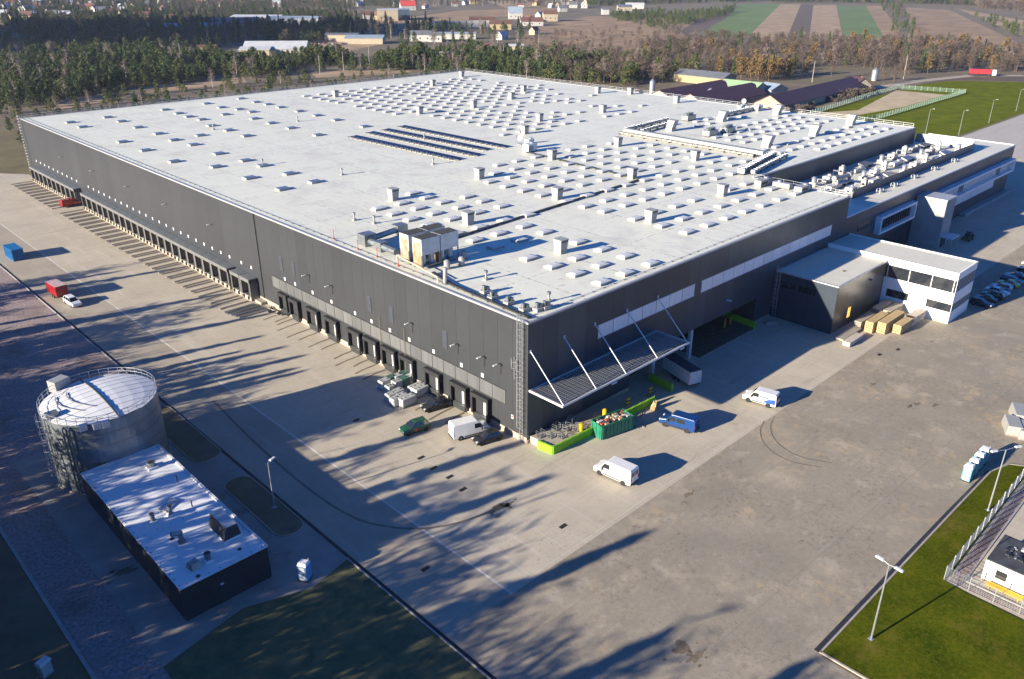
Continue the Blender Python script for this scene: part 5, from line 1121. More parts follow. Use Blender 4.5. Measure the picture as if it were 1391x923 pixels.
for k in range(90):
    x_, y_ = rr.uniform(-a + 0.3, a - 0.3), rr.uniform(-b + 0.25, b - 0.25); s_ = rr.uniform(0.12, 0.42); z_ = 1.75 + rr.uniform(0, 0.5); q.taper(x_ - s_, x_ + s_, y_ - s_ * 0.7, y_ + s_ * 0.7, z_, z_ + s_ * 0.6, s_ * 0.3 * rr.random(), s_ * 0.2 * rr.random(), rr.randrange(5))
q.box(-a + 0.1, a - 0.1, -b + 0.1, b - 0.1, 0.2, 1.75, 4)
o = q.build('rubbish', dmats, t); o['kind'] = 'stuff'
# heap of straw-coloured debris and planks at the ramp end
for k, (p, rz_, L2) in enumerate([((873, 563), 0.4, 3.0), ((868, 567), 0.15, 2.4), ((862, 578), 1.1, 2.0), ((874, 577), 0.7, 1.8)]):
    c = G(*p); tag(MB().box(-L2 / 2, L2 / 2, -0.14, 0.14, 0, 0.08).box(-L2 / 2 + 0.2, L2 / 2 - 0.3, 0.1, 0.3, 0.05, 0.12).build('loose_plank', woodg, None, (c.x, c.y, 0), rz=rz_), 'loose planks lying on the ground beside the green skip', 'planks', 'planks beside the skip')
c = G(889, 556); q = MB()
for k in range(60):
    an = rr.uniform(0, 6.28); r2 = rr.uniform(0.0, 0.8); q.tube((r2 * math.cos(an), r2 * math.sin(an), 0), (0.25 * math.cos(an + 1), 0.25 * math.sin(an + 1), rr.uniform(0.5, 1.5)), 0.05, 4)
tag(q.build('straw_heap', mat('straw', (0.48, 0.36, 0.18), 0.9), None, (c.x, c.y, 0)), 'small straw coloured heap at the low end of the green ramp wall', 'heap')
# articulated red truck far off by the field
loc, rz = place((1352, 104), (1316, 103)); t = thing('articulated_truck', 'red articulated truck with white cab on the far road', 'truck', loc, rz)
MB().box(-7.6, 4.6, -1.27, 1.27, 1.3, 4.1).build('trailer_body', mat('red tarpaulin', (0.42, 0.02, 0.03), 0.5), t, bevel=0.05); q = MB()
for k in range(11): q.box(-7.5 + k * 1.15, -7.44 + k * 1.15, -1.3, 1.3, 1.3, 4.12)
q.build('tarpaulin_strap', mat('pale strap', (0.5, 0.2, 0.2), 0.6), t)
MB().box(-7.6, 7.6, -1.1, 1.1, 0.7, 1.3).build('chassis', under, t)
MB().taper(5.1, 7.6, -1.25, 1.25, 0.6, 3.9, 0.15, 0.08).build('cab', pw, t, bevel=0.06); MB().box(7.44, 7.56, -1.0, 1.0, 2.1, 3.2).build('windscreen', carglass, t)
wheels(t, (-6.2, -4.9, -3.6, 3.7, 6.6), 1.05, 0.5, 0.32)
# utility cart by the stair tower
loc, rz = place((1308, 330), (1320, 322)); t = thing('utility_tractor', 'small dark tractor with green sides parked by the stair tower', 'tractor', loc, rz)
MB().box(-1.9, 1.9, -0.8, 0.8, 0.5, 1.1).build('body', mat('dark green machine', (0.02, 0.06, 0.03), 0.5), t, bevel=0.06); MB().taper(-1.2, 0.4, -0.7, 0.7, 1.1, 2.1, 0.2, 0.1).build('cab', pnav, t); MB().tube((1.2, 0.4, 1.1), (1.2, 0.4, 2.0), 0.07, 6).build('exhaust', darkm, t)
wheels(t, (-1.1,), 0.85, 0.62, 0.35); wheels(t, (1.2,), 0.8, 0.42, 0.28)
# ================================================================ yard goods
def pallet(name, label, c, rz, sx, sy, sz, m, group):
    t = thing(name, label, 'pallet', (c[0], c[1], 0), rz, group)
    q = MB()
    for k in range(3): q.box(-sx / 2, sx / 2, -sy / 2 + k * (sy - 0.1) / 2, -sy / 2 + 0.1 + k * (sy - 0.1) / 2, 0, 0.12)
    q.box(-sx / 2, sx / 2, -sy / 2, sy / 2, 0.12, 0.15); q.build('pallet_base', woodg, t)
    q = MB().taper(-sx / 2 + 0.04, sx / 2 - 0.04, -sy / 2 + 0.04, sy / 2 - 0.04, 0.15, sz, 0.06, 0.06); q.build('wrapped_load', m, t, bevel=0.12)
    q = MB().box(-sx / 2 + 0.3, -sx / 2 + 0.45, -0.15, 0.15, sz, sz + 0.03).box(sx / 2 - 0.6, sx / 2 - 0.4, -0.25, 0.1, sz, sz + 0.03); q.build('label_sheet', darkm, t)
crop = lambda a, b: (520 + a / 5.13, 430 + b / 5.13)
for k, (a, b, m_, sx) in enumerate([(15, 480, 'g', 2.4), (60, 455, 'g', 2.2), (105, 445, 'g', 2.2), (150, 425, 'g', 2.4), (100, 485, 'g', 2.0), (150, 465, 'g', 2.2), (195, 445, 'g', 2.0),
                              (50, 515, 'w', 1.6), (60, 570, 'w', 2.2), (110, 545, 'w', 2.2), (90, 600, 'w', 2.0), (135, 575, 'w', 2.0), (150, 605, 'w', 2.0), (195, 585, 'w', 1.9), (215, 520, 'w', 1.9), (260, 500, 'w', 1.9), (245, 535, 'w', 1.9), (285, 515, 'w', 1.8)]):
    c = G(*crop(a, b + 18)); gr = m_ == 'g'
    pallet('wrapped_pallet', 'green and white shrink wrapped pallet in the stack near the docks' if gr else 'white shrink wrapped pallet beside the black car at the docks', (c.x, c.y), R(2), sx * 0.85, 1.5, 1.55 if gr else 1.4, (filmg if k % 2 else film) if gr else film, 'green wrapped pallets by the docks' if gr else 'white wrapped pallets by the docks')
# timber stacks in front of the annex
def timber(label, p, L, n, m, w=1.1, rz=0.0):
    t = thing('timber_stack', label, 'timber', (p[0], p[1], 0), rz, None); h = 0.34
    for k in range(n):
        q = MB()
        nb = 5
        for j in range(nb): q.box(-L / 2 + 0.05 * ((j + k) % 3), L / 2 - 0.06 * ((j * 2 + k) % 3), -w / 2 + j * w / nb + 0.01, -w / 2 + (j + 1) * w / nb - 0.01, 0.15 + k * (h + 0.1), 0.15 + k * (h + 0.1) + h)
        q.build('board_layer', m, t)
        MB().box(-L * 0.35, -L * 0.35 + 0.1, -w / 2, w / 2, 0.05 + k * (h + 0.1), 0.15 + k * (h + 0.1)).box(L * 0.35, L * 0.35 + 0.1, -w / 2, w / 2, 0.05 + k * (h + 0.1), 0.15 + k * (h + 0.1)).box(-L * 0.35, -L * 0.35 + 0.1, -w / 2, w / 2, 0, 0.05).build('bearer', woodg, t)
timber('short pale timber stack at the corner of the annex, fully in sun', (67.0, -16.9), 5.5, 2, mat('pale boards', (0.52, 0.46, 0.38), 0.75, 0, 0.2, 1.5, coords='obj', stretch=(0.3, 4, 4)), 1.4)
timber('low grey timber stack hugging the annex wall', (69.5, -14.9), 7.5, 1, woodg, 1.6); timber('grey timber stack two layers high beside the annex wall', (77.0, -14.6), 6.5, 3, woodg, 1.3)
timber('tall orange timber stack nearest the lit annex window', (76.5, -17.0), 7.0, 5, wood, 1.5); timber('tallest orange timber stack in the middle of the timber yard', (78.5, -18.8), 8.5, 5, wood, 1.6)
timber('orange timber stack on the open yard side', (79.5, -20.9), 6.5, 4, wood, 1.5); timber('pale long timber stack touching the white office side', (84.6, -20.9), 6.0, 4, mat('pale boards', (0.5, 0.4, 0.3)), 1.7)
timber('grey covered timber stack in the corner of annex and white office', (84.5, -14.6), 6.5, 4, woodg, 1.6); timber('grey covered timber stack outside the corner stack', (84.8, -16.6), 6.0, 4, woodg, 1.5)
c = G(1046, 440); tag(MB().box(-1.2, 1.2, -0.5, 0.5, 0, 0.25).box(-1.0, 1.1, -0.3, 0.4, 0.25, 0.55).build('board_pile', woodg, None, (c.x, c.y, 0), rz=-0.5), 'small pile of boards at the foot of the annex ladder', 'board pile')
# steel scrap beside the docks
for k in range(7):
    tag(MB().box(-3.2, 3.2, -0.22, 0.22, 0, 0.08, 0).box(-3.2, 3.2, -0.22, -0.14, 0.08, 0.32, 0).box(-3.2, 3.2, 0.14, 0.22, 0.08, 0.32, 0).build('steel_channel', galvd if k % 2 else galv, None, (-5.5 + 0.15 * k, 75.6 - k * 0.72, 0), rz=R(6 * math.sin(k))), 'steel channel section lying on the yard where the docks begin', 'steel channel', 'steel channels by the docks')
for k in range(6):
    tag(MB().tube((-1.6, 0, 0.12), (1.6, 0, 0.3), 0.09, 6).box(-1.2, 1.0, -0.3, 0.25, 0.0, 0.14).build('scrap_piece', darkm if k % 2 else woodg, None, (-1.6 + 0.2 * k, 71.5 - k * 0.8, 0), rz=k * 0.9), 'dark piece of scrap in the heap at the near docks', 'scrap', 'scrap heap by the docks')
# portable toilets
def toilet(label, loc, rz, body, group=None):
    t = thing('portable_toilet', label, 'toilet', loc, rz, group)
    MB().box(-0.55, 0.55, -0.55, 0.55, 0.12, 2.05, 0).build('cabin', body, t, bevel=0.04); MB().box(-0.6, 0.6, -0.6, 0.6, 0, 0.14).build('base', darkm, t)
    MB().taper(-0.58, 0.58, -0.58, 0.58, 2.05, 2.4, 0.12, 0.2).build('roof', mat('white toilet roof', (0.8, 0.8, 0.79), 0.4), t, bevel=0.04)
    d = MB().box(-0.36, 0.36, -0.58, -0.55, 0.2, 1.95).build('door', mat('pale door', (0.66, 0.70, 0.70), 0.5), t); MB().box(0.22, 0.28, -0.61, -0.58, 1.0, 1.15).build('handle', darkm, d)
    MB().tube((0.4, 0.4, 2.1), (0.4, 0.4, 2.6), 0.05, 6).build('vent_pipe', whitep, t)
tb = mat('turquoise toilet cabin', (0.10, 0.33, 0.36), 0.5, coords='obj')
tb2 = mat('light blue toilet cabin', (0.12, 0.30, 0.55), 0.5, coords='obj')
c = G(415, 786); toilet('single blue and white portable toilet by the pump house', (c.x, c.y, 0), R(-60), tb2)
for k in range(4):
    toilet(['turquoise portable toilet at the lamp end of the row on the kerb', 'second turquoise portable toilet in the kerbside row from the lamp end', 'third turquoise portable toilet in the kerbside row from the lamp end', 'turquoise portable toilet at the outer end of the kerbside row'][k], (35.6 + k * 2.0, -47.1, 0), R(-90), tb, 'turquoise toilets in a row')
# white boxes at the right edge
for k, (p, s) in enumerate([((1374, 584), (2.0, 1.3, 1.5)), ((1386, 570), (2.2, 1.6, 1.7)), ((1392, 590), (2.0, 1.4, 1.4))]):
    c = G(*p); t = thing('white_crate', ['white sheeted crate on the asphalt, lower of the group by the lawn end', 'tall white crate behind the other white crates', 'white crate at the outer side of the crate group'][k], 'crate', (c.x, c.y, 0), R(25))
    MB().taper(-s[0], s[0] , -s[1] / 1.2, s[1] / 1.2, 0.12, s[2], 0.1, 0.15).build('cover', whitep, t, bevel=0.06); MB().box(-s[0], s[0], -s[1] / 1.2, s[1] / 1.2, 0, 0.12).build('base', woodg, t)
# street lamps
def lamp(label, c, h, heads, rz, group=None, hl=1.5):
    t = thing('street_lamp', label, 'lamp', (c[0], c[1], 0), rz, group)
    MB().tube((0, 0, 0), (0, 0, h), 0.11, 8, 0, 0.06).box(-0.25, 0.25, -0.25, 0.25, 0, 0.12).build('pole', galv, t)
    for s in ((-1, 1) if heads == 2 else (1,)):
        MB().tube((0, 0, h - 0.03), (s * hl, 0, h + 0.12), 0.045, 6).build('arm', galv, t); MB().taper(s * (hl + 0.3) - 0.45, s * (hl + 0.3) + 0.45, -0.17, 0.17, h + 0.06, h + 0.22, 0.06, 0.04).build('lamp_head', steelw, t)
c = G(1183, 869); lamp('tall twin headed street lamp standing on the winter lawn', (c.x, c.y), 9.6, 2, R(80), hl=0.7)
c = G(1342, 694); lamp('twin armed street lamp between lawn fence and toilet row', (c.x, c.y), 9.0, 2, R(-28))
c = G(373, 690); lamp('single headed street lamp on the planting island', (c.x, c.y), 6.7, 1, R(20), hl=0.5)
for k, p in enumerate([(1257, 182), (1302, 184), (1343, 167), (1380, 151)]):
    c = G(*p); lamp('slim street lamp along the edge of the green field, %s from the warehouse' % ['first', 'second', 'third', 'fourth'][k], (c.x, c.y), 9.8, 1, R(-45), 'lamps along the green field', hl=1.0)
# mesh fence round the compound: posts, rails and wire per bay
def fence(label, pts, h, step, m, pm, name='mesh_fence', wires=9):
    t = thing(name, label, 'fence', (pts[0][0], pts[0][1], 0)); ox, oy = pts[0]; MP = {}
    for a, b in zip(pts, pts[1:]):
        L_ = math.dist(a, b); n = max(1, round(L_ / step)); w = L_ / n; rz = math.atan2(b[1] - a[1], b[0] - a[0]); key = (round(w, 2), h)
        if key not in MP:
            q = MB()
            for k in range(wires): z_ = 0.1 + (h - 0.2) * k / (wires - 1); q.tube((0.04, 0, z_), (w - 0.04, 0, z_), 0.02, 4)
            nv = max(3, int(w / 0.25))
            for k in range(1, nv): q.tube((w * k / nv, 0, 0.1), (w * k / nv, 0, h - 0.1), 0.012, 3)
            me = bpy.data.meshes.new('fence_panel'); me.from_pydata(q.v, [], q.f); me.materials.append(m)
            q = MB(); q.box(-0.05, 0.05, -0.05, 0.05, 0, h + 0.08); me2 = bpy.data.meshes.new('post'); me2.from_pydata(q.v, [], q.f); me2.materials.append(pm); MP[key] = (me, me2)
        for k in range(n):
            x_, y_ = a[0] + (b[0] - a[0]) * k / n - ox, a[1] + (b[1] - a[1]) * k / n - oy
            o = link('fence_panel', MP[key][0], t, (x_, y_, 0), rz=rz); link('post', MP[key][1], t, (x_, y_, 0), rz=rz)
    return t
fence('galvanised mesh fence round the container compound beside the lawn', [(14.0, -110), (13.2, -52.4), (75, -52.0)], 1.9, 2.5, galv, galv)
# container office in the compound
t = thing('site_office', 'white container office with dark felt roof inside the fenced compound', 'container office', (16.3, -55.2, 0))
MB().box(0.05, 6.0, -12, -0.05, 0.15, 2.7).build('wall', render_w, t); MB().box(0, 6.05, -12.05, 0, 2.7, 2.85).build('roof', pitchm, t)
MB().box(0.0, 6.05, -6.05, -5.95, 0.1, 2.72).box(0.0, 0.06, -0.12, 0, 0.1, 2.7).build('frame', steelw, t)
for y0, y1, z0_, z1_ in ((-2.3, -1.2, 1.0, 2.0), (-7.4, -6.6, 1.5, 2.0), (-8.5, -7.7, 1.5, 2.0)):
    w_ = MB().box(0.0, 0.06, y0, y1, z0_, z1_).build('window', winglass, t); MB().box(-0.05, 0.02, y0 - 0.07, y1 + 0.07, z0_ - 0.09, z0_).build('sill', steelw, w_)
MB().box(-1.5, -0.6, -4.0, -0.8, 0.6, 0.7).box(-1.4, -0.7, -1.2, -1.0, 0, 0.6).box(-1.4, -0.7, -3.8, -3.6, 0, 0.6)
tag(MB().box(-0.9, 0.0, -3.6, 0.0, 0.45, 0.53).box(-0.8, -0.1, -0.4, -0.3, 0, 0.45).box(-0.8, -0.1, -3.3, -3.2, 0, 0.45).build('bench', yellowp, None, (15.9, -56.0, 0)), 'yellow bench against the white container office', 'bench')
q = MB()
for k in range(40): x_, y_ = rr.uniform(2.0, 4.5), rr.uniform(-4.5, -1.0); s_ = rr.uniform(0.1, 0.35); q.box(x_ - s_, x_ + s_, y_ - s_ * 0.6, y_ + s_ * 0.6, 2.85, 2.85 + s_ * 0.5, rr.randrange(5))
tag(q.build('roof_clutter', [darkm, galv, pitchm, dmats[2], darkm], None, (16.3, -55.2, 0)), 'jumble of cables and grey parts lying on the container office roof', 'clutter', kind='stuff')
# distribution cabinet bottom left
c = G(63, 916); t = thing('distribution_cabinet', 'pale grey utility cabinet standing in the shaded heath', 'cabinet', (c.x, c.y, 0), R(25))
MB().box(-0.55, 0.55, -0.35, 0.35, 0.1, 1.5).build('cabinet_body', mat('cabinet grey', (0.42, 0.42, 0.42), 0.6), t, bevel=0.02); MB().taper(-0.65, 0.65, -0.45, 0.45, 1.5, 1.8, 0.1, 0.12).build('roof', mat('cabinet roof', (0.62, 0.58, 0.56), 0.6), t); MB().box(-0.6, 0.6, -0.4, 0.4, 0, 0.1).build('plinth', conc2, t)
from mathutils import noise as mnoise
# ================================================================ surroundings: fields, basin, farm
sheet('far_yard', [(262, -130), (520, -130), (520, 41.5), (262, 41.5)], -0.006, mat('pale far concrete', (0.40, 0.375, 0.335), 0.9, 0, 0.08, 0.05, stretch=(1, 8, 1)))
GF = [tuple(G(*p)[:2]) for p in [(1391, 112), (1300, 110), (1262, 112), (1225, 122), (1120, 150), (1140, 172)]] + [(215, 43), (520, 43), (520, 80)]
sheet('green_field', GF, -0.012, mat('far meadow', (0.075, 0.105, 0.012), 1.0, scale=0.15, detail=10, rgb2=(0.15, 0.165, 0.018), spec=0.0))
sheet('ploughed_strip', [(p.x, p.y) for p in [G(1240, 116), G(1300, 105), G(1391, 104), G(1391, 111), G(1300, 109)]], -0.010, mat('ploughed soil', (0.095, 0.065, 0.045), 0.95, 0, 0.25, 0.4))
sand = mat('basin sand', (0.52, 0.42, 0.26), 0.95, 0, 0.08, 0.1, rgb2=(0.38, 0.30, 0.18))
sheet('sand_basin', [(1165, 150), (1217, 123), (1285, 129), (1225, 146), (1130, 163), (1060, 168), (1090, 155)], 0.0, sand, px=True)
bank = mat('grassy bank', (0.06, 0.09, 0.03), 0.95, 0, 0.2, 0.3)
fence('green fence round the sand basin beyond the warehouse', [tuple(G(*p)[:2]) for p in [(1100, 157), (1170, 135), (1218, 121), (1311, 127), (1190, 163), (1120, 172)]], 2.2, 3.0, mat('green fence wire', (0.22, 0.34, 0.26), 0.6), mat('pale green post', (0.45, 0.55, 0.46), 0.6), wires=14)
# strip fields on the slope (all lie on the plain)
fm = {'g': mat('green crop', (0.105, 0.175, 0.042), 0.95, 0, 0.16, 0.012, detail=8), 'y': mat('pale stubble', (0.36, 0.25, 0.15), 0.95, 0, 0.15, 0.03), 'b': mat('dark ploughland', (0.105, 0.075, 0.058), 0.95, 0, 0.15, 0.05), 'm': mat('olive meadow', (0.145, 0.115, 0.045), 0.95, 0, 0.25, 0.08), 'o': mat('ochre meadow', (0.30, 0.195, 0.105), 0.95, 0, 0.3, 0.02)}
FLD = [([(1003, 6), (1060, 6), (1020, 46), (975, 54), (940, 60)], 'g'), ([(1060, 6), (1088, 6), (1066, 58), (1030, 56), (1020, 46)], 'y'), ([(1088, 6), (1105, 7), (1098, 60), (1066, 62)], 'b'), ([(1105, 7), (1136, 7), (1146, 56), (1098, 62)], 'y'),
       ([(1137, 8), (1176, 8), (1203, 54), (1148, 56)], 'g'), ([(1176, 8), (1196, 8), (1230, 52), (1203, 54)], 'o'), ([(1230, 10), (1290, 14), (1391, 62), (1391, 80), (1290, 66), (1240, 48)], 'o'), ([(1300, 12), (1391, 28), (1391, 50)], 'y'),
       ([(720, 40), (800, 22), (930, 26), (960, 20), (990, 22), (920, 62), (880, 72), (760, 62), (700, 62)], 'o'), ([(510, 30), (620, 15), (760, 10), (760, 20), (660, 24), (620, 36), (540, 38)], 'o'), ([(660, 2), (740, 0), (750, 8), (690, 12)], 'y'), ([(960, 20), (1003, 8), (985, 26), (940, 50), (920, 45)], 'b'),
       ([(400, 62), (470, 54), (520, 60), (470, 70), (416, 78)], 'y'), ([(120, 8), (250, 8), (250, 11), (140, 12)], 'g'), ([(60, 140), (200, 118), (330, 104), (335, 112), (200, 127), (70, 152)], 'y'), ([(420, 98), (540, 92), (560, 98), (430, 106)], 'y'), ([(0, 180), (38, 175), (45, 240), (0, 236)], 'm')]
for k_ in fm: layer(fm[k_], noise_mask(0.05, 0.45, 0.62, detail=9, off=(5, 5, 0)), tuple(c * 0.7 for c in {'g': (0.12, 0.15, 0.06), 'y': (0.26, 0.19, 0.11), 'b': (0.12, 0.09, 0.06), 'o': (0.20, 0.15, 0.09), 'm': (0.12, 0.11, 0.05)}[k_]), 0.6); layer(fm[k_], noise_mask(0.2, 0.5, 0.64, stretch=(0.25, 2.0, 1), rotz=R(-25), detail=5), (0.30, 0.25, 0.16), 0.25)
for k, (p, m_) in enumerate(FLD): sheet('field', p, -0.014 + 0.0005 * k, fm[m_], px=True)
ribbon('far_road', [tuple(G(*p)[:2]) for p in [(1391, 103), (1320, 103), (1250, 110), (1180, 121), (1120, 134)]], 7.0, road, z=0.004)
ribbon('field_lane', [tuple(G(*p)[:2]) for p in [(470, 24), (560, 22), (625, 13)]], 9.0, fm['b'], z=0.004)
def gable(name, label, cat, loc, rz, L, Wd, eave, ridge, wm, rm, group=None, windows=0, over=0.5, chimney=False):
    t = thing(name, label, cat, loc, rz, group); a, b = L / 2, Wd / 2
    q = MB(); q.box(-a, a, -b, b, 0, eave)
    for s in (-1, 1): q.face([(s * a, -b, eave), (s * a, b, eave), (s * a, 0, ridge)][::s])
    q.build('wall', wm, t)
    q = MB(); dz = (ridge - eave) / b * over
    for s in (-1, 1):
        p1, p2 = (-a - over, s * (b + over), eave - dz), (a + over, s * (b + over), eave - dz); p3, p4 = (a + over, 0, ridge + 0.02), (-a - over, 0, ridge + 0.02)
        th = 0.25; q.face([p1, p2, p3, p4][::-s] if s > 0 else [p1, p2, p3, p4]); q.face([(p[0], p[1], p[2] + th) for p in ([p1, p2, p3, p4])][::s]); q.face([p1, p2, (p2[0], p2[1], p2[2] + th), (p1[0], p1[1], p1[2] + th)])
        for pa, pb in ((p1, p4), (p2, p3)): q.face([pa, pb, (pb[0], pb[1], pb[2] + th), (pa[0], pa[1], pa[2] + th)])
    r_ = q.build('roof', rm, t)
    if chimney: MB().box(a * 0.3, a * 0.3 + 0.7, 0.4, 1.1, ridge - 1.2, ridge + 1.0).build('chimney', mat('chimney brick', (0.28, 0.12, 0.08), 0.9), r_)
    if windows:
        for k in range(windows):
            x_ = -a + L * (k + 0.5) / windows
            for s in (-1, 1): MB().box(x_ - 0.6, x_ + 0.6, s * b - 0.04, s * b + 0.04, eave * 0.35, eave * 0.35 + 1.4).build('window', winglass, t)
        for s in (-1, 1): MB().box(s * a - 0.04, s * a + 0.04, -0.7, 0.7, eave * 0.5, eave * 0.5 + 1.5).build('window', winglass, t)
    return t
creamw = mat('cream wall', (0.40, 0.34, 0.24), 0.85, 0, 0.1, 0.5); whitew = mat('white wall', (0.46, 0.44, 0.41), 0.85, 0, 0.06, 0.3); greyw = mat('grey wall', (0.34, 0.34, 0.34), 0.85, 0, 0.1, 0.3); yelw = mat('yellow wall', (0.36, 0.28, 0.16), 0.85, 0, 0.1, 0.3)
plumr = mat('plum metal roof', (0.090, 0.045, 0.050), 0.6, 0.1, 0.15, 0.4, stretch=(1, 1, 1)); greyr = mat('slate grey roof', (0.13, 0.14, 0.155), 0.6, 0, 0.15, 0.3); redr = mat('red tile roof', (0.15, 0.07, 0.055), 0.8, 0, 0.2, 0.3); brownr = mat('brown tile roof', (0.14, 0.07, 0.05), 0.8, 0, 0.2, 0.3); bluer = mat('blue grey sheet roof', (0.28, 0.34, 0.40), 0.5, 0.1, 0.1, 0.3); greenr = mat('pale green sheet roof', (0.30, 0.44, 0.25), 0.6, 0, 0.1, 0.3); paler = mat('pale sheet roof', (0.52, 0.53, 0.53), 0.5, 0.1, 0.1, 0.3)
gable('barn', 'yellow walled barn with slate grey roof behind the plum roofs', 'barn', (360, 210, 0), R(90), 34, 14, 4.2, 6.6, yelw, greyr)
def barn(label, pa, pb, z, Wd, eave, wm, rm, **k):
    a, b = G(*pa, z), G(*pb, z); d = b - a; c = (a + b) / 2
    return gable('barn', label, 'barn', (c.x, c.y, 0), math.atan2(d.y, d.x), d.length, Wd, eave, z, wm, rm, **k)
creamd = mat('weathered cream gable', (0.36, 0.31, 0.23), 0.85, 0, 0.15, 0.4)
barn('plum roofed farm building with cream gable nearest the slim pale silo', (896, 123), (980, 109), 7.5, 20, 3.0, creamd, plumr)
barn('plum roofed farm building between the two cream gables', (938, 128), (1021, 113), 7.5, 18, 3.0, creamd, plumr)
barn('long plum roofed shed beside the sand basin', (1046, 130), (1157, 105), 7.0, 15, 3.0, creamd, plumr)
barn('pale green roofed hall behind the plum farm buildings', (985, 108), (1035, 113), 7.5, 16, 4.5, greyw, greenr)
barn('blue grey roofed shed at the end of the green roofed hall', (1040, 112), (1060, 115), 6.5, 12, 4.0, greyw, bluer)
barn('small plum roofed house at the end of the long shed', (1160, 104), (1174, 107), 6.5, 10, 3.2, creamd, plumr, chimney=True)
def silo(label, p, r_, h):
    c = G(*p); t = thing('silo', label, 'silo', (c.x, c.y, 0)); MB().tube((0, 0, 0.8), (0, 0, h), r_, 16).tube((0, 0, h), (0, 0, h + r_ * 0.8), r_, 16, 0, 0.2).build('shell', galv, t)
    q = MB(); [q.tube((0, 0, 1.5 + k * (h - 2) / 4), (0, 0, 1.6 + k * (h - 2) / 4), r_ + 0.05, 16) for k in range(5)]; q.build('hoop', galvd, t); MB().tube((0, 0, 0), (0, 0, 0.8), r_ * 0.8, 12).build('footing', conc2, t)
silo('silver grain silo at the end of the long plum shed', (1187, 110), 1.9, 6.0); silo('slim pale silo beside the first cream gable', (885, 134), 1.5, 8.5); silo('short cream silo in front of the second cream gable', (963, 143), 1.5, 7.0)
# utility poles
def pole(p, h, k):
    c = G(*p); t = thing('utility_pole', 'tall pale utility pole rising among the trees', 'pole', (c.x, c.y, 0), 0, 'utility poles in the landscape'); MB().tube((0, 0, 0), (0, 0, h), 0.2, 6, 0, 0.12).build('mast', barkw, t); MB().box(-0.9, 0.9, -0.06, 0.06, h - 0.7, h - 0.55).build('cross_arm', barkw, t)
for k, (p, h) in enumerate([((1227, 108), 14), ((435, 103), 12), ((467, 97), 12), ((502, 88), 12), ((615, 97), 12), ((732, 60), 14), ((1033, 100), 12), ((1103, 112), 12), ((684, 85), 12), ((246, 82), 12)]): pole(p, h, k)
# ---- named halls and houses seen between the trees
def bl_(name, label, p, L, Wd, eave, ridge, wm, rm, rz=0, cat='building', windows=0):
    c = G(*p); return gable(name, label, cat, (c.x, c.y, 0), R(rz), L, Wd, eave, ridge, wm, rm, windows=windows)
bl_('industrial_hall', 'large white hall with two gables beyond the pine belt', (378, 78), 46, 24, 7, 11.5, whitew, paler, -40, 'hall'); bl_('industrial_hall', 'cream wing at the side of the large white hall', (350, 80), 22, 18, 7, 8.5, creamw, paler, -40, 'hall')
bl_('industrial_hall', 'grey roofed hall among dark trees near the blue white house', (318, 35), 60, 26, 6, 9, whitew, greyr, -30, 'hall'); bl_('industrial_hall', 'long pale roofed hall with a tree before it', (352, 31), 62, 24, 7, 9, whitew, paler, -50, 'hall'); bl_('industrial_hall', 'pale blue roofed hall next to the long pale hall', (402, 33), 66, 26, 7, 9, greyw, bluer, -50, 'hall')
bl_('industrial_hall', 'flat cream hall at the edge of the storage yard', (466, 56), 30, 16, 6, 7, creamw, greyr, -45, 'hall'); bl_('industrial_hall', 'pale green roofed workshop beside the storage yard', (497, 59), 34, 20, 5, 7, creamw, bluer, -45, 'hall')
bl_('house', 'yellow house half hidden by pines left of the white hall', (283, 74), 14, 10, 6, 7, yelw, brownr, -30, 'house', 3); bl_('house', 'blue white house alone among dark trees', (287, 42), 20, 11, 6, 8, whitew, bluer, -30, 'house', 3); bl_('house', 'small white house in the dark wood on the left', (233, 43), 13, 10, 5, 8, whitew, bluer, -20, 'house', 2)
bl_('house', 'white house with bright red roof in front of the meadow', (554, 14), 24, 18, 7, 14, whitew, mat('bright red roof', (0.50, 0.06, 0.05), 0.7), -30, 'house', 3); bl_('industrial_hall', 'square cream block next to a dark blue block', (527, 28), 26, 20, 13, 14, creamw, paler, -35, 'hall'); bl_('industrial_hall', 'dark blue block next to a square cream block', (543, 26), 26, 18, 12, 13, mat('dark blue wall', (0.05, 0.08, 0.12), 0.7), bluer, -35, 'hall')
bl_('industrial_hall', 'long yellow and white low building beyond the pines', (614, 37), 46, 12, 5, 6, creamw, paler, -45, 'hall'); bl_('house', 'white villa with dark red roof beyond the pines', (655, 37), 28, 16, 8, 11, whitew, brownr, -45, 'house', 4); bl_('house', 'white gabled house with blue grey roof near the brown meadow', (700, 26), 18, 14, 8, 15, whitew, bluer, -40, 'house', 3); bl_('house', 'red roofed white house at the start of the brown meadow', (722, 35), 26, 16, 5, 9, whitew, redr, -40, 'house', 3); bl_('house', 'cream gabled house with brown roof at the meadow edge', (747, 29), 18, 14, 9, 13, creamw, brownr, -40, 'house', 3)
bl_('site_container', 'long white container standing among the pines', (603, 80), 26, 5, 4.5, 5, whitew, paler, -45, 'container'); bl_('house', 'ochre walled house between the white villas', (680, 40), 24, 16, 6, 9, yelw, brownr, -45, 'house', 3); bl_('industrial_hall', 'long pale shed in front of the pine wood clearing', (610, 53), 52, 10, 5, 6, whitew, bluer, -45, 'hall'); bl_('house', 'white cottage beside the long pale shed', (572, 56), 20, 12, 6, 9, whitew, greyr, -45, 'house', 3); bl_('house', 'small white cottage just past the long pale shed', (592, 57), 12, 9, 6, 8, whitew, greyr, -45, 'house', 2)
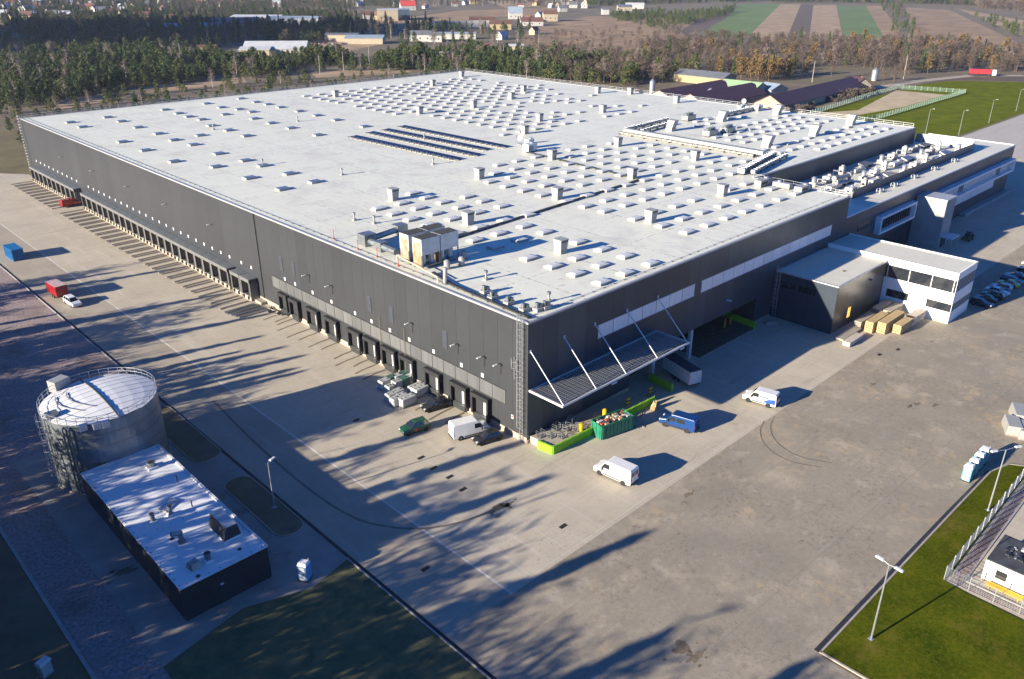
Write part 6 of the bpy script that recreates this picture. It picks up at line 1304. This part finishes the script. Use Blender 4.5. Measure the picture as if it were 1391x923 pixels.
bl_('shed', 'small bright red shed among the pines', (662, 72), 8, 6, 5, 7, mat('bright red wall', (0.5, 0.05, 0.03), 0.7), redr, -45, 'shed'); bl_('shed', 'pale shed in the pines close to the roof edge', (701, 69), 12, 8, 4, 5, creamw, paler, -45, 'shed'); bl_('industrial_hall', 'white sheds on the hillside by the small pines', (862, 12), 30, 14, 6, 9, whitew, paler, -50, 'hall'); bl_('house', 'pale farmhouse on the hillside near the small pines', (848, 15), 22, 14, 6, 9, creamw, greyr, -40, 'house', 3); bl_('shed', 'tiny white hut below the hillside sheds', (822, 20), 10, 9, 7, 9, whitew, greyr, -40, 'shed')
# small town: houses by roof colour
hr = random.Random(21)
spots = [(16, 11), (57, 12), (9, 16), (32, 17), (90, 26), (38, 28), (52, 28), (7, 23), (124, 15), (203, 44), (170, 60), (500, 26), (514, 27), (578, 12), (591, 12), (618, 9), (632, 7), (734, 26), (764, 16), (793, 10), (726, 47), (682, 54), (718, 30), (643, 6), (245, 19), (256, 22), (185, 8)]
for k in range(150):
    x_, y_ = hr.uniform(-20, 560), hr.uniform(0.5, 14)
    if x_ > 200 and y_ > 10: continue
    spots.append((x_, y_))
for k in range(26): spots.append((hr.uniform(0, 250), hr.uniform(16, 30)))
for k in range(14): spots.append((hr.uniform(690, 800), hr.uniform(1, 12)))
proto = {}
styles = [('white house with red tile roof in the town', whitew, redr, 'red roofed town houses'), ('cream house with brown roof in the town', creamw, brownr, 'brown roofed town houses'), ('white house with slate roof in the town', whitew, greyr, 'slate roofed town houses'), ('yellow house with red brown roof in town', yelw, redr, 'yellow town houses'), ('pale house with light sheet roof in town', whitew, paler, 'pale roofed town houses')]
placed = []
HM = [((318, 35), 'behind the grey roofed hall'), ((400, 30), 'behind the pale blue roofed hall'), ((527, 26), 'by the square cream block'), ((554, 12), 'by the bright red roof'), ((632, 6), 'above the brown meadow'), ((730, 20), 'by the meadow edge'), ((124, 14), 'by the long green strip'), ((60, 12), 'on the far left outskirts'), ((40, 26), 'inside the dark left wood'), ((220, 10), 'at the end of the green strip'), ((300, 8), 'on the ridge road')]
HW = [(p, w_) for p, w_ in HM]
def nearh(x_, y_): return min(HW, key=lambda m: (m[0][0] - x_) ** 2 + (6 * (m[0][1] - y_)) ** 2)[1]
for k, (x_, y_) in enumerate(spots):
    c = G(x_, y_)
    if any((c - d_).length < 17 for d_ in placed): continue
    placed.append(c); s_ = (k * 7 + k // 3) % 5; sc = hr.uniform(0.6, 0.95)
    if s_ not in proto: proto[s_] = gable('town_house', styles[s_][0], 'house', (c.x, c.y, 0), R(hr.choice([-45, -40, 45, 10])), 15, 10.5, 6.2, 11.0, styles[s_][1], styles[s_][2], styles[s_][3], windows=2, chimney=True)
    else: c_ = clone(proto[s_], None, (c.x, c.y, 0), R(hr.choice([-45, -30, 45, 10, 80])), (sc, sc, sc)); c_['label'] = styles[s_][0] + ', ' + nearh(x_, y_); c_['group'] = styles[s_][3] + ' ' + nearh(x_, y_)
# parked cars at the far storage yard, as simple low-detail cars
for k in range(16):
    c = G(418 + k * 3.4 + hr.uniform(-1, 1), 62 + hr.uniform(-3, 6)); t = thing('distant_car', 'car parked in the far storage yard beyond the pines', 'car', (c.x, c.y, 0), hr.uniform(0, 3), 'cars in the far storage yard')
    MB().box(-2.1, 2.1, -0.9, 0.9, 0.25, 0.85).build('body', [pw, psil, prd, pnav, pgr][k % 5], t); MB().taper(-1.5, 0.9, -0.85, 0.85, 0.85, 1.45, 0.35, 0.12).build('cabin', carglass, t)
# ================================================================ trees
tr_ = random.Random(3)
def leafquad(mb, c, s, rg, m=0, thin=1.0):
    n = Vector((rg.gauss(0, 1), rg.gauss(0, 1), rg.gauss(0, 1) + 0.5)).normalized(); u = n.orthogonal().normalized(); w = n.cross(u); a = rg.uniform(0, 6.28)
    u, w = u * math.cos(a) + w * math.sin(a), w * math.cos(a) - u * math.sin(a)
    u *= s; w *= s * thin
    mb.face([c - u - w * 0.6, c + u * 0.3 - w, c + u, c + w * 0.8 - u * 0.2], m)
def make_tree(kind, seed):
    rg = random.Random(seed); tk, cr = MB(), MB()
    if kind in ('pine', 'olive'):
        H = 10.0; tk.tube((0, 0, 0), (0.2, 0.1, H * 0.45), 0.24, 6, 0, 0.17); tk.tube((0.2, 0.1, H * 0.45), (0.1, -0.1, H * 0.92), 0.17, 6, 0, 0.05)
        nb = 17; wide = 2.9 if kind == 'pine' else 3.3
        for k in range(nb):
            f = k / (nb - 1); z_ = H * (0.16 + 0.76 * f); rad = wide * math.sqrt(max(0.05, 1 - (f * 1.12 - 0.22) ** 2)) * (1 - 0.55 * f) * rg.uniform(0.7, 1.2); an = k * 2.4 + rg.uniform(-0.5, 0.5)
            c = Vector((math.cos(an) * rad * 0.75, math.sin(an) * rad * 0.75, z_ + rg.uniform(-0.3, 0.4))); tk.tube((0.1, 0, z_ - 0.5), tuple(c), 0.06, 3, 0, 0.02)
            br = (1.25 * (1 - 0.4 * f) + 0.2) * rg.uniform(0.8, 1.2)
            for j in range(44):
                d = Vector((rg.gauss(0, 1), rg.gauss(0, 1), rg.gauss(0, 0.75))); d = d.normalized() * rg.uniform(0.55, 1.0) * br; d.z *= 0.75; leafquad(cr, c + d, rg.uniform(0.18, 0.36), rg)
    elif kind == 'spruce':
        H = 12.0; tk.tube((0, 0, 0), (0, 0, H * 0.95), 0.22, 6, 0, 0.03)
        for k in range(330):
            f = rg.random() ** 0.8; z_ = H * (0.08 + 0.92 * f); r_ = 2.3 * (1 - f) + 0.1; an = rg.uniform(0, 6.28); q = r_ * (0.35 + 0.65 * rg.random() ** 0.5) * (0.8 + 0.2 * math.sin(z_ * 5)); leafquad(cr, Vector((q * math.cos(an), q * math.sin(an), z_ - 0.25 * q)), rg.uniform(0.25, 0.45), rg)
    elif kind in ('bare', 'birch', 'larch'):
        H = {'bare': 10.0, 'birch': 12.0, 'larch': 12.0}[kind]; tk.tube((0, 0, 0), (0.1, 0.1, H * 0.4), 0.22, 5, 0, 0.15); tk.tube((0.1, 0.1, H * 0.4), (0, 0, H * 0.95), 0.15, 5, 0, 0.03)
        nb = {'bare': 16, 'birch': 14, 'larch': 20}[kind]
        for k in range(nb):
            f = k / nb; z_ = H * (0.22 + 0.7 * f); an = k * 2.4 + rg.uniform(-0.4, 0.4); ln = (3.6 if kind == 'bare' else 2.4) * (1 - 0.65 * f) * rg.uniform(0.8, 1.15); up = 0.9 if kind != 'larch' else 0.15
            e_ = Vector((math.cos(an) * ln, math.sin(an) * ln, z_ + ln * up)); tk.tube((0, 0, z_), tuple(e_), 0.07, 3, 0, 0.015)
            for j in range(22):
                tt = rg.uniform(0.3, 1.05); c = Vector((0, 0, z_)).lerp(e_, tt) + Vector((rg.gauss(0, 0.5), rg.gauss(0, 0.5), rg.gauss(0, 0.45)))
                if kind == 'larch': leafquad(cr, c, rg.uniform(0.22, 0.4), rg)
                else: leafquad(cr, c, rg.uniform(0.35, 0.75), rg, 0, 0.16)
    elif kind == 'bush':
        for k in range(5): tk.tube((0, 0, 0), (rg.uniform(-0.8, 0.8), rg.uniform(-0.8, 0.8), 1.6), 0.05, 3, 0, 0.02)
        for k in range(170):
            d = Vector((rg.gauss(0, 1), rg.gauss(0, 1), abs(rg.gauss(0, 1)))).normalized() * rg.uniform(0.5, 1.0); leafquad(cr, Vector((d.x * 1.6, d.y * 1.6, 0.2 + d.z * 2.2)), rg.uniform(0.2, 0.5), rg, 0, 0.3)
    return tk, cr
KINDS = [('pine', needles, bark), ('pine', needles2, bark), ('pine', needles, bark), ('olive', needles2, bark), ('spruce', needles3, bark), ('spruce', needles, bark), ('bare', twigs, bark), ('bare', twigs2, bark), ('bare', twigs, bark), ('birch', twigs2, barkw), ('larch', larch, bark), ('bush', twigs, bark)]
TM = []; pcol = bpy.data.collections.new('tree prototypes')
for k, (kd, lm, bm_) in enumerate(KINDS):
    tk, cr = make_tree(kd, 100 + k)
    mt = bpy.data.meshes.new('trunk'); mt.from_pydata(tk.v, [], tk.f); mt.materials.append(bm_)
    mc = bpy.data.meshes.new('crown'); mc.from_pydata(cr.v, [], cr.f); mc.materials.append(lm)
    n = len(tk.v); mj = bpy.data.meshes.new('tree'); mj.from_pydata(tk.v + cr.v, [], tk.f + [tuple(n + i for i in f) for f in cr.f]); mj.materials.append(bm_); mj.materials.append(lm); mj.polygons.foreach_set('material_index', [0] * len(tk.f) + [1] * len(cr.f))
    o = bpy.data.objects.new('p%02d' % k, mj); pcol.objects.link(o); TM.append((mt, mc))
# planting zones: pixel polygon of the ground they stand on, spacing in metres, kind mix, size range
ZN = [([(0, 88), (120, 76), (250, 72), (335, 92), (320, 108), (200, 118), (60, 146), (0, 160)], 5.8, [0, 1, 2, 3, 0, 1, 2, 3, 0, 1, 2, 9], (0.65, 1.2)),
      ([(0, 165), (70, 150), (200, 127), (330, 112), (460, 106), (640, 98), (640, 112), (30, 200)], 9, [1, 3, 3, 0, 11, 11, 11, 9, 3], (0.3, 0.8)),
      ([(250, 90), (400, 82), (640, 72), (700, 78), (800, 84), (880, 92), (860, 116), (640, 103), (560, 96), (420, 98), (330, 108)], 5.6, [0, 1, 2, 3, 0, 1, 1, 3, 2, 0, 9], (0.6, 1.1)),
      ([(700, 84), (760, 72), (880, 82), (960, 88), (940, 106), (860, 120), (760, 112)], 7.5, [6, 8, 6, 8, 7, 1, 3, 11], (0.7, 1.15)),
      ([(860, 70), (960, 62), (1100, 62), (1250, 60), (1391, 78), (1391, 98), (1300, 97), (1230, 104), (1120, 108), (1000, 104), (900, 96)], 8.5, [6, 8, 6, 8, 7, 6, 8, 5, 6, 8, 10], (0.75, 1.25)),
      ([(960, 100), (1040, 96), (1090, 104), (1040, 112), (985, 108)], 7.5, [10, 10, 10, 5, 10], (0.9, 1.15)),
      ([(1230, 98), (1391, 92), (1391, 99), (1300, 100), (1240, 108), (1190, 118)], 8, [6, 8, 7, 10], (0.7, 1.1)),
      ([(1035, 156), (1110, 139), (1178, 122), (1190, 126), (1115, 149), (1035, 167)], 4.5, [11, 11, 11, 11, 11], (1.0, 1.7)),
      ([(0, 16), (130, 18), (260, 20), (420, 18), (480, 20), (480, 56), (400, 60), (330, 62), (250, 72), (100, 78), (0, 86)], 9.5, [4, 2, 0, 3, 0, 8, 6, 2, 1], (0.75, 1.25)),
      ([(480, 20), (520, 30), (640, 38), (720, 42), (700, 70), (640, 66), (520, 60), (480, 52)], 17, [5, 0, 4, 9, 6, 0], (0.8, 1.2)),
      ([(-20, 0), (560, 0), (560, 12), (300, 14), (0, 18)], 12, [0, 6, 8, 2, 6], (0.8, 1.2)),
      ([(560, 0), (800, 0), (800, 12), (640, 8), (560, 12)], 20, [6, 8, 4, 9], (0.8, 1.3)),
      ([(800, 0), (1391, 0), (1391, 10), (1230, 6), (1000, 3), (800, 9)], 13, [0, 4, 2, 8, 6], (1.0, 1.5)),
      ([(1300, 0), (1391, 0), (1391, 18), (1330, 12)], 10, [6, 8, 7], (1.2, 1.7)),
      ([(830, 24), (960, 16), (1000, 10), (990, 22), (900, 42), (870, 36)], 10, [0, 2, 3, 2], (0.45, 0.85)), ([(830, 22), (905, 14), (900, 24), (840, 30)], 11, [0, 3, 2], (0.45, 0.8)),
      ([(1195, 8), (1225, 10), (1240, 30), (1250, 46), (1215, 50), (1205, 30)], 16, [0, 2, 3, 6], (0.6, 1.0)), ([(1320, 22), (1391, 36), (1391, 54), (1360, 44)], 12, [0, 3, 2], (0.5, 0.9)),
      ([(700, 62), (780, 42), (860, 45), (930, 40), (940, 60), (870, 70), (800, 76), (720, 78)], 13, [6, 11, 8, 7, 11, 6], (0.4, 0.9)),
      ([(920, 48), (1000, 54), (1150, 58), (1290, 58), (1391, 66), (1391, 80), (1100, 66), (930, 72)], 12, [11, 6, 8, 11, 7], (0.5, 0.9))]
pts = []
for zi, (poly, sp, mix, (s0, s1)) in enumerate(ZN):
    gp = [G(*p) for p in poly]; x0, x1 = min(p.x for p in gp), max(p.x for p in gp); y0, y1 = min(p.y for p in gp), max(p.y for p in gp)
    g2 = [(p.x, p.y) for p in gp]; nx_ = int((x1 - x0) / sp) + 1; ny_ = int((y1 - y0) / sp) + 1
    for i in range(nx_):
        for j in range(ny_):
            x_, y_ = x0 + (i + tr_.uniform(0.05, 0.95)) * sp, y0 + (j + tr_.uniform(0.05, 0.95)) * sp
            if not inpoly(x_, y_, g2): continue
            if -2 < x_ < 212 and -30 < y_ < 232: continue
            nz = mnoise.noise(Vector((x_ * 0.022, y_ * 0.022, zi * 3.1))); n2 = mnoise.noise(Vector((x_ * 0.06, y_ * 0.06, 7.7)))
            if tr_.random() < 0.10 or nz < -0.34 or (nz < -0.2 and tr_.random() < 0.5): continue
            pts.append((x_, y_, mix[tr_.randrange(len(mix))], (s0 + (s1 - s0) * tr_.random()) * (1.0 + 0.32 * nz + 0.30 * n2), tr_.uniform(0, 6.28)))
# keep trees off the buildings
blds = [(o.location.x, o.location.y, max(7.0, 0.5 * max((c.dimensions.x for c in o.children if c.type == 'MESH'), default=10))) for o in scene.objects if o.parent is None and o.type == 'EMPTY' and o.get('category') in ('house', 'hall', 'barn', 'shed', 'silo', 'container')]
def free(p):
    for bx_, by_, br_ in blds:
        if abs(p[0] - bx_) < br_ and abs(p[1] - by_) < br_ and math.hypot(p[0] - bx_, p[1] - by_) < br_ + 1.5: return False
    return True
bpy.context.view_layer.update()
blds = [(o.location.x, o.location.y, max(7.0, 0.55 * max((c.dimensions.x for c in o.children if c.type == 'MESH'), default=10))) for o in scene.objects if o.parent is None and o.type == 'EMPTY' and o.get('category') in ('house', 'hall', 'barn', 'shed', 'silo')]
pts = [p for p in pts if p[2] == 11 or free(p)]
pts.sort(key=lambda p: math.dist(p[:2], CAM[:2]) / (0.5 + p[3] * 0.5))
vis = []
far = []
LAB = {'pine': ('pine_tree', 'bushy green pine in the belt behind the warehouse', 'tree', 'pines behind the warehouse'), 'olive': ('pine_tree', 'olive tinted pine in the belt behind the warehouse', 'tree', 'olive pines behind the warehouse'), 'spruce': ('spruce_tree', 'pointed dark spruce standing beyond the warehouse', 'tree', 'spruces beyond the warehouse'), 'bare': ('bare_tree', 'leafless brown tree standing beyond the warehouse', 'tree', 'leafless trees beyond the warehouse'), 'birch': ('birch_tree', 'pale trunked leafless birch beyond the warehouse', 'tree', 'birches beyond the warehouse'), 'larch': ('larch_tree', 'golden larch near the plum roofed farm', 'tree', 'golden larches by the farm'), 'bush': ('shrub', 'low brown leafless shrub beyond the warehouse', 'shrub', 'shrubs beyond the warehouse')}
for p in pts:
    pp = pix((p[0], p[1], 5.0 * p[3]))
    ok = len(vis) < 290 and -5 < pp[0] < 1396 and pp[1] > 0 and not (40 < pp[0] < 627 and pp[1] > 164 - (pp[0] - 27) * 0.1067) and not (627 <= pp[0] < 1250 and pp[1] > 97 + (pp[0] - 627) * 0.12)
    (vis if ok else far).append(p)
MARKS = [((380, 75), 'by the large white hall'), ((603, 78), 'by the long white container'), ((662, 70), 'by the bright red shed'), ((290, 85), 'by the yellow house'), ((160, 120), 'along the sandy track'), ((30, 160), 'beyond the caged ladder corner'), ((60, 110), 'deep in the left hand pine wood'), ((470, 95), 'by the roadside utility poles'), ((760, 95), 'beyond the far roof railing'), ((860, 110), 'by the slim pale silo'), ((940, 100), 'behind the yellow walled barn'), ((1030, 105), 'behind the pale green roofed hall'), ((1110, 115), 'along the long plum shed'), ((1190, 110), 'by the silver silo'), ((1260, 100), 'by the tall pale pole'), ((1350, 95), 'by the red truck')]
MARKW = [(G(*p), w_) for p, w_ in MARKS]
def near(x_, y_): return min(MARKW, key=lambda m: (m[0].x - x_) ** 2 + (m[0].y - y_) ** 2)[1]
SHORT = {'pine': 'bushy green pine', 'olive': 'olive tinted pine', 'spruce': 'pointed dark spruce', 'bare': 'leafless brown tree', 'birch': 'pale trunked birch', 'larch': 'golden larch', 'bush': 'brown leafless shrub'}
for (x_, y_, k, s_, a_) in vis:
    nm, lb, ct, gr = LAB[KINDS[k][0]]; size = 'tall' if s_ > 1.05 else ('mid sized' if s_ > 0.8 else 'low')
    lb = size + ' ' + SHORT[KINDS[k][0]] + ' ' + near(x_, y_); gr = lb + ' group'; t = thing(nm, lb, ct, (x_, y_, -0.05), a_, gr); t.scale = (s_, s_, s_ * (0.92 + 0.16 * ((x_ * 7.3) % 1)))
    link('trunk', TM[k][0], t); link('crown', TM[k][1], t)
# the tall wood outside the frame on the sun side, whose shadows stripe the yard
wood_pts = []
wr = random.Random(17)
def edge_x(y):
    if y < 10: return -76.0
    if y < 75: return -76.0 + 13.0 * (y - 10) / 65
    return -63.0 + 5.0 * (y - 75) / 55
for i in range(9):
    for j in range(46):
        y_ = -78 + j * 4.6 + wr.uniform(-2.0, 2.0) + 0.22 * i * 4.6; x_ = edge_x(y_) - i * 4.4 + wr.uniform(-1.8, 1.8)
        if wr.random() < ((0.30 if y_ < 20 else 0.45) if i < 3 else 0.24): continue
        if y_ > 132 or (y_ > 104 and wr.random() < 0.5): continue
        wood_pts.append((x_, y_, (wr.choice([5, 9, 6, 8, 4, 7]) if i < 3 else wr.choice([9, 6, 8, 6, 7, 9, 5, 0])), (wr.uniform(1.3, 1.8) if i < 5 else wr.uniform(1.2, 1.6)) * (1.0 if y_ < 40 else 0.86), wr.uniform(0, 6.28)))
def forest(name, label, P):
    me = bpy.data.meshes.new(name); me.from_pydata([(p[0], p[1], -0.05) for p in P], [], [])
    for an, ty, ix in (('idx', 'INT', 2), ('scl', 'FLOAT', 3), ('rot', 'FLOAT', 4)):
        a = me.attributes.new(an, ty, 'POINT'); a.data.foreach_set('value', [p[ix] for p in P])
    o = bpy.data.objects.new(name, me); col.objects.link(o); tag(o, label, 'trees', kind='stuff')
    ng = bpy.data.node_groups.new(name, 'GeometryNodeTree'); ng.interface.new_socket('Geometry', in_out='INPUT', socket_type='NodeSocketGeometry'); ng.interface.new_socket('Geometry', in_out='OUTPUT', socket_type='NodeSocketGeometry')
    N, L = ng.nodes, ng.links; gi = N.new('NodeGroupInput'); go = N.new('NodeGroupOutput'); ip = N.new('GeometryNodeInstanceOnPoints'); ci = N.new('GeometryNodeCollectionInfo')
    ci.inputs['Collection'].default_value = pcol; ci.inputs['Separate Children'].default_value = True; ci.inputs['Reset Children'].default_value = True
    def na(n_, t_): a = N.new('GeometryNodeInputNamedAttribute'); a.data_type = t_; a.inputs['Name'].default_value = n_; return a.outputs['Attribute']
    cx = N.new('ShaderNodeCombineXYZ'); L.new(na('rot', 'FLOAT'), cx.inputs['Z']); er = N.new('FunctionNodeEulerToRotation'); L.new(cx.outputs[0], er.inputs[0])
    L.new(gi.outputs[0], ip.inputs['Points']); L.new(ci.outputs[0], ip.inputs['Instance']); ip.inputs['Pick Instance'].default_value = True
    L.new(na('idx', 'INT'), ip.inputs['Instance Index']); L.new(er.outputs[0], ip.inputs['Rotation']); L.new(na('scl', 'FLOAT'), ip.inputs['Scale']); L.new(ip.outputs[0], go.inputs[0])
    m = o.modifiers.new('scatter', 'NODES'); m.node_group = ng; return o
forest('distant_woodland', 'woods and tree belts spreading over the plain to the horizon', far)
forest('mixed_wood', 'tall mixed wood growing on the sunny side of the heath', wood_pts)
print('trees', len(vis), len(far), len(wood_pts), 'houses', len(placed), 'skylights', len(allp))
# a small cloud outside the picture on the sun side; its shadow darkens the woods on the left
cr_ = random.Random(4); cq = MB(); cc = G(130, 47); CLH = 520.0
base = Vector((cc.x, cc.y, 0)) + sunpos / sunpos.z * CLH
ax1 = (G(420, 36) - G(-150, 42)).normalized(); ax2 = Vector((-ax1.y, ax1.x, 0))
for k in range(26):
    u_, w_ = cr_.uniform(-1, 1), cr_.uniform(-1, 1)
    if u_ * u_ + w_ * w_ > 1: continue
    c = base + ax1 * u_ * 330 + ax2 * w_ * 130 + Vector((0, 0, cr_.uniform(-8, 14))); r1 = cr_.uniform(60, 110); n1, n2 = 16, 9; i0 = len(cq.v)
    for a in range(n2 + 1):
        th = math.pi * a / n2
        for b in range(n1):
            ph = 2 * math.pi * b / n1; f_ = 1 + 0.16 * math.sin(3 * ph + k) * math.sin(4 * th + k) + cr_.uniform(-0.05, 0.05)
            cq.v.append((c.x + r1 * f_ * math.sin(th) * math.cos(ph), c.y + r1 * f_ * math.sin(th) * math.sin(ph), c.z + r1 * 0.28 * f_ * math.cos(th)))
    for a in range(n2):
        for b in range(n1): cq.f.append((i0 + a * n1 + b, i0 + (a + 1) * n1 + b, i0 + (a + 1) * n1 + (b + 1) % n1, i0 + a * n1 + (b + 1) % n1)); cq.m.append(0)
tag(cq.build('cloud', mat('cloud white', (0.85, 0.85, 0.86), 1.0), smooth=True), kind='structure')
# ---------------------------------------------------------------- light winter haze round everything
me = bpy.data.meshes.new('haze'); _h = MB().box(-6500, 9500, -6500, 9500, -1.1, 75.0); me.from_pydata(_h.v, [], _h.f)
hm = bpy.data.materials.new('haze'); hm.use_nodes = True; hn = hm.node_tree; hn.nodes.remove(hn.nodes['Principled BSDF'])
pvn = hn.nodes.new('ShaderNodeVolumePrincipled'); pvn.inputs['Color'].default_value = (0.75, 0.85, 1.0, 1); pvn.inputs['Density'].default_value = 0.00006; pvn.inputs['Anisotropy'].default_value = 0.2
hn.links.new(pvn.outputs[0], hn.nodes['Material Output'].inputs['Volume']); me.materials.append(hm)
ho = bpy.data.objects.new('haze', me); col.objects.link(ho); tag(ho, 'thin bluish winter haze over the plain', 'haze', kind='stuff')
